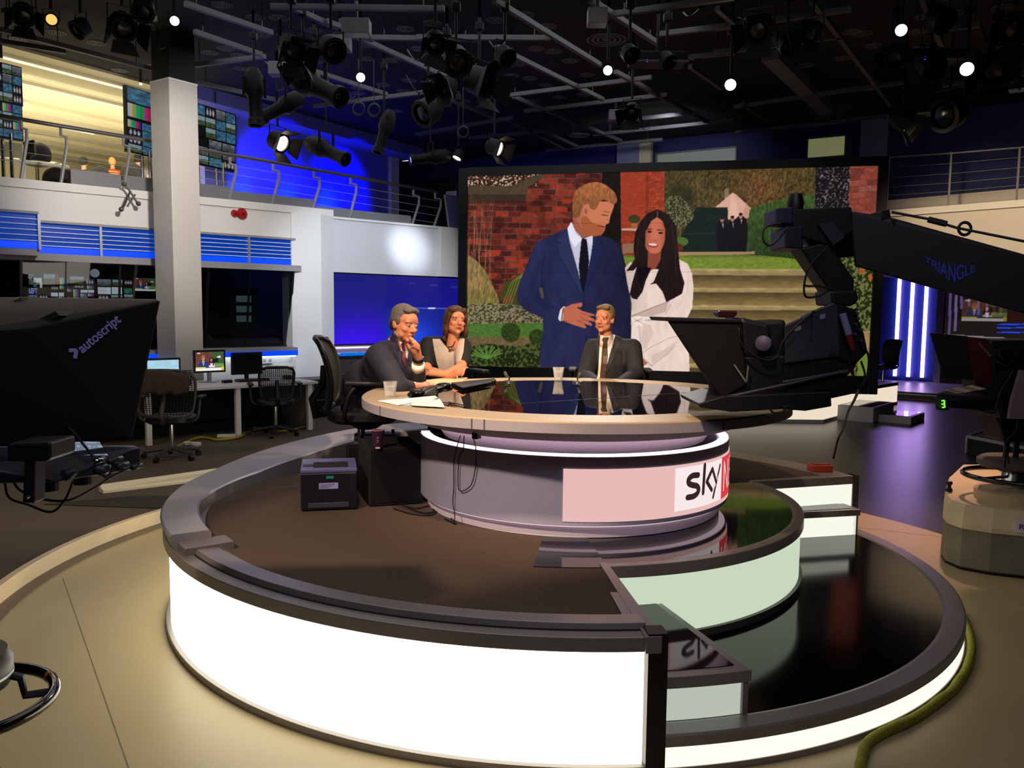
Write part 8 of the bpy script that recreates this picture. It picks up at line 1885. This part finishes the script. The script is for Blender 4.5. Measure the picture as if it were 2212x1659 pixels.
for (x, y, z, rx, ry, rz) in ((0, -.024, .050, .078, .095, .080), (0, -.07, .0, .066, .045, .055), (.068, -.02, .03, .014, .05, .038), (-.068, -.02, .03, .014, .05, .038), (0, .035, .098, .056, .05, .022), (.02, .062, .096, .035, .022, .016), (-.03, .058, .095, .035, .022, .016)): hb.ell(LC(x, y, z), (rx * .97, ry * .97, rz * .97), MC, 18, 12)
blob('hair', hb, mat('hair_sandy', '#7c6a46', .7, var=.3, vscale=100, bump=.5, bscale=200), pg_, .006, 2)
jb = MB(); jb.cap(ls, rs_, .080, .080); jb.ell(ch, (.19, .14, .19), None, 20, 14); jb.ell(Q(1318, 815, 6.84), (.18, .14, .18), None, 20, 14); jb.cap(ch, pl_, .17, .17); jb.ell(Q(1318, 740, 6.84), (.12, .09, .07), None, 16, 12)
jb.cap(ls, le, .080, .068); jb.cap(rs_, re_, .080, .068); jb.cap(le, lw_, .066, .05); jb.cap(re_, rw_, .066, .05)
jkC = blob('jacket', jb, M_charc, pg_, .011, 3)
bv = bvh_of([jkC, bodyC]); G = lambda *p: [(1180 + a / 7.9, 630 + c / 7.9) for a, c in p]
drape('shirt', G((925, 730), (1010, 770), (1090, 745), (1170, 640), (1195, 690), (1130, 900), (1050, 1200), (1000, 1400), (985, 1500), (862, 1500), (890, 1300), (905, 1000), (915, 820)), bv, M_shirt, pg_, .005, 1.0)
drape('tie', G((940, 780), (1070, 780), (1042, 850), (1050, 1100), (1022, 1380), (1000, 1500), (910, 1500), (930, 1300), (950, 1000), (970, 860)), bv, mat('tie_bronze', '#4a342a', .5, var=.45, vscale=55), pg_, .010, 1.0)
drape('lapel', G((1200, 690), (1290, 760), (1240, 840), (1270, 880), (1150, 1150), (1010, 1420), (1060, 1180), (1150, 880)), bv, M_charl, pg_, .007, 1.0)
drape('lapel', G((915, 740), (850, 800), (830, 900), (860, 1100), (880, 1330), (900, 1000)), bv, M_charl, pg_, .007, 1.0)
drape('shirt_collar', G((925, 735), (985, 770), (940, 830), (915, 790)), bv, mat('collar_white', '#f0e6dc', .7), pg_, .012, 0.8); drape('shirt_collar', G((1080, 775), (1180, 650), (1200, 690), (1110, 820)), bv, mat('collar_white', '#f0e6dc', .7), pg_, .012, 0.8)
tr = MB(); kx = pl_ + Vector((.10, -.42, -.03)); ky = pl_ + Vector((-.14, -.42, -.03)); tr.cap(pl_ + Vector((.08, 0, -.03)), kx, .10, .075); tr.cap(pl_ + Vector((-.08, 0, -.03)), ky, .10, .075); tr.cap(kx, Vector((kx.x, kx.y, DZ + .07)), .07, .05); tr.cap(ky, Vector((ky.x, ky.y, DZ + .07)), .07, .05)
blob('trousers', tr, M_trs, pg_, .014, 3)
for k_ in (kx, ky): MB().ell(Vector((k_.x, k_.y - .04, DZ + .04)), (.05, .13, .045), None, 14, 10).build('shoe', M_black, pg_, smooth=True)

# ------------------------------------------------ brows and lips laid on the three faces
def face_marks(L, body, parent, s, brow, lip, lipw=.022):
    bvh = bvh_of([body])
    def pxl(p):
        q_ = p - CAMP; d = q_.dot(_fw); return (CXP + FPX * q_.dot(_rt) / d, CYP - FPX * q_.dot(_up) / d)
    for k in (-1, 1):
        drape('eyebrow', [pxl(L(.014 * k, .092, .0165)), pxl(L(.030 * k, .088, .0235)), pxl(L(.050 * k, .072, .0195)), pxl(L(.050 * k, .072, .0155)), pxl(L(.030 * k, .088, .0175)), pxl(L(.014 * k, .092, .012))], bvh, brow, parent, .0015, .5)
    drape('lips', [pxl(L(-lipw, .082, -.062)), pxl(L(-.008, .095, -.0565)), pxl(L(.008, .095, -.0565)), pxl(L(lipw, .082, -.062)), pxl(L(.012, .092, -.0715)), pxl(L(-.012, .092, -.0715))], bvh, lip, parent, .0015, .5)
    drape('mouth_line', [pxl(L(-lipw, .084, -.0622)), pxl(L(0, .095, -.0625)), pxl(L(lipw, .084, -.0622)), pxl(L(0, .095, -.0655))], bvh, mat('mouth_dark', '#50221e', .6), parent, .0022, .5)
    for k in (-1, 1):
        drape('upper_eyelid', [pxl(L(.018 * k, .088, .007)), pxl(L(.031 * k, .090, .0115)), pxl(L(.045 * k, .083, .006)), pxl(L(.031 * k, .090, .0075))], bvh, mat('lash_dark', '#3a2620', .7), parent, .004, .5)
face_marks(LA, bodyA, pm_, 1.02, M_brow, M_lip); face_marks(LB, bodyB, pw_, .93, mat('brow_brown', '#4a2c1e', .8), M_lip2, .020); face_marks(LC, bodyC, pg_, .95, mat('brow_sandy', '#8a6446', .8), mat('lip_pale', '#b06a54', .5))

# chairs under the woman and the guest
for (x, y, f_, lab) in ((-.56, 6.52, -60, 'black chair under the woman presenter behind the desk'), (.82, 6.95, -95, 'black chair under the guest behind the desk')):
    office_chair((x, y, DZ), f_, lab, 1.0, False, .30, .44)

# ------------------------------------------------ people upstairs in the office
def upstairs(u, v, y, s, hairc, topc, label, face=(0, 1, 0), stripes=None):
    p = Q(u, v, y); t = thing('person', label, 'person', Vector((p.x, p.y, 3.14)), 'people in the mezzanine office')
    b = MB(); b.ell(p, (.075 * s, .09 * s, .115 * s), None, 16, 12); b.cap(p - Vector((0, 0, .08 * s)), p - Vector((0, 0, .2 * s)), .05 * s, .06 * s); b.ell(p - Vector((0, 0, .42 * s)), (.17 * s, .11 * s, .26 * s), None, 16, 12)
    zz = p.z - .62 * s
    b.cap(p - Vector((-.2 * s, 0, .28 * s)), p - Vector((-.24 * s, -.12 * s, .52 * s)), .05 * s, .04 * s); b.cap(p - Vector((.2 * s, 0, .28 * s)), p - Vector((.24 * s, -.12 * s, .52 * s)), .05 * s, .04 * s); b.cap(p - Vector((.2 * s, 0, .27 * s)), p - Vector((-.2 * s, 0, .27 * s)), .06 * s, .06 * s)
    for k in (-1, 1): b.cap(Vector((p.x + .09 * s * k, p.y, max(zz, 3.25))), Vector((p.x + .1 * s * k, p.y + .3 * s, max(zz, 3.25))), .07 * s, .06 * s); b.cap(Vector((p.x + .1 * s * k, p.y + .3 * s, max(zz, 3.25))), Vector((p.x + .1 * s * k, p.y + .3 * s, 3.18)), .05 * s, .04 * s)
    blob('body', b, SKIN('skin_office', '#b98a70'), t, .014, 2)
    MB().ell(p + Vector((0, -.012, .02)), (.088 * s, .10 * s, .115 * s), None, 18, 12).build('hair', mat('hair_%s' % hairc[1:], hairc, .7, var=.2, vscale=60), t, smooth=True)
    c = MB(); c.ell(p - Vector((0, 0, .42 * s)), (.20 * s, .14 * s, .27 * s), None, 18, 12); c.cap(p - Vector((.2 * s, 0, .28 * s)), p - Vector((-.2 * s, 0, .28 * s)), .08 * s, .08 * s)
    cl_ = blob('top', c, mat('top_%s' % topc[1:], topc, .8), t, .014, 2)
    if stripes:
        for k in range(6): MB().ring(p - Vector((0, 0, (.26 + .06 * k) * s)), (.175 + .012 * math.sin(k)) * s, .014 * s, 24, 6).build('stripe', mat('stripe_' + stripes[1:], stripes, .8), cl_, smooth=True)
    return t
upstairs(181, 351, 16.0, .8, '#1d1a1a', '#1f1d20', 'person with dark hair seen from behind in the mezzanine office')
upstairs(243, 351, 16.2, .72, '#b98a4c', '#a03a20', 'fair-haired person in an orange striped top in the mezzanine office', stripes='#e0a060')
upstairs(298, 345, 16.4, .8, '#15100e', '#6a6468', 'dark-haired person in grey beside the column in the mezzanine office')
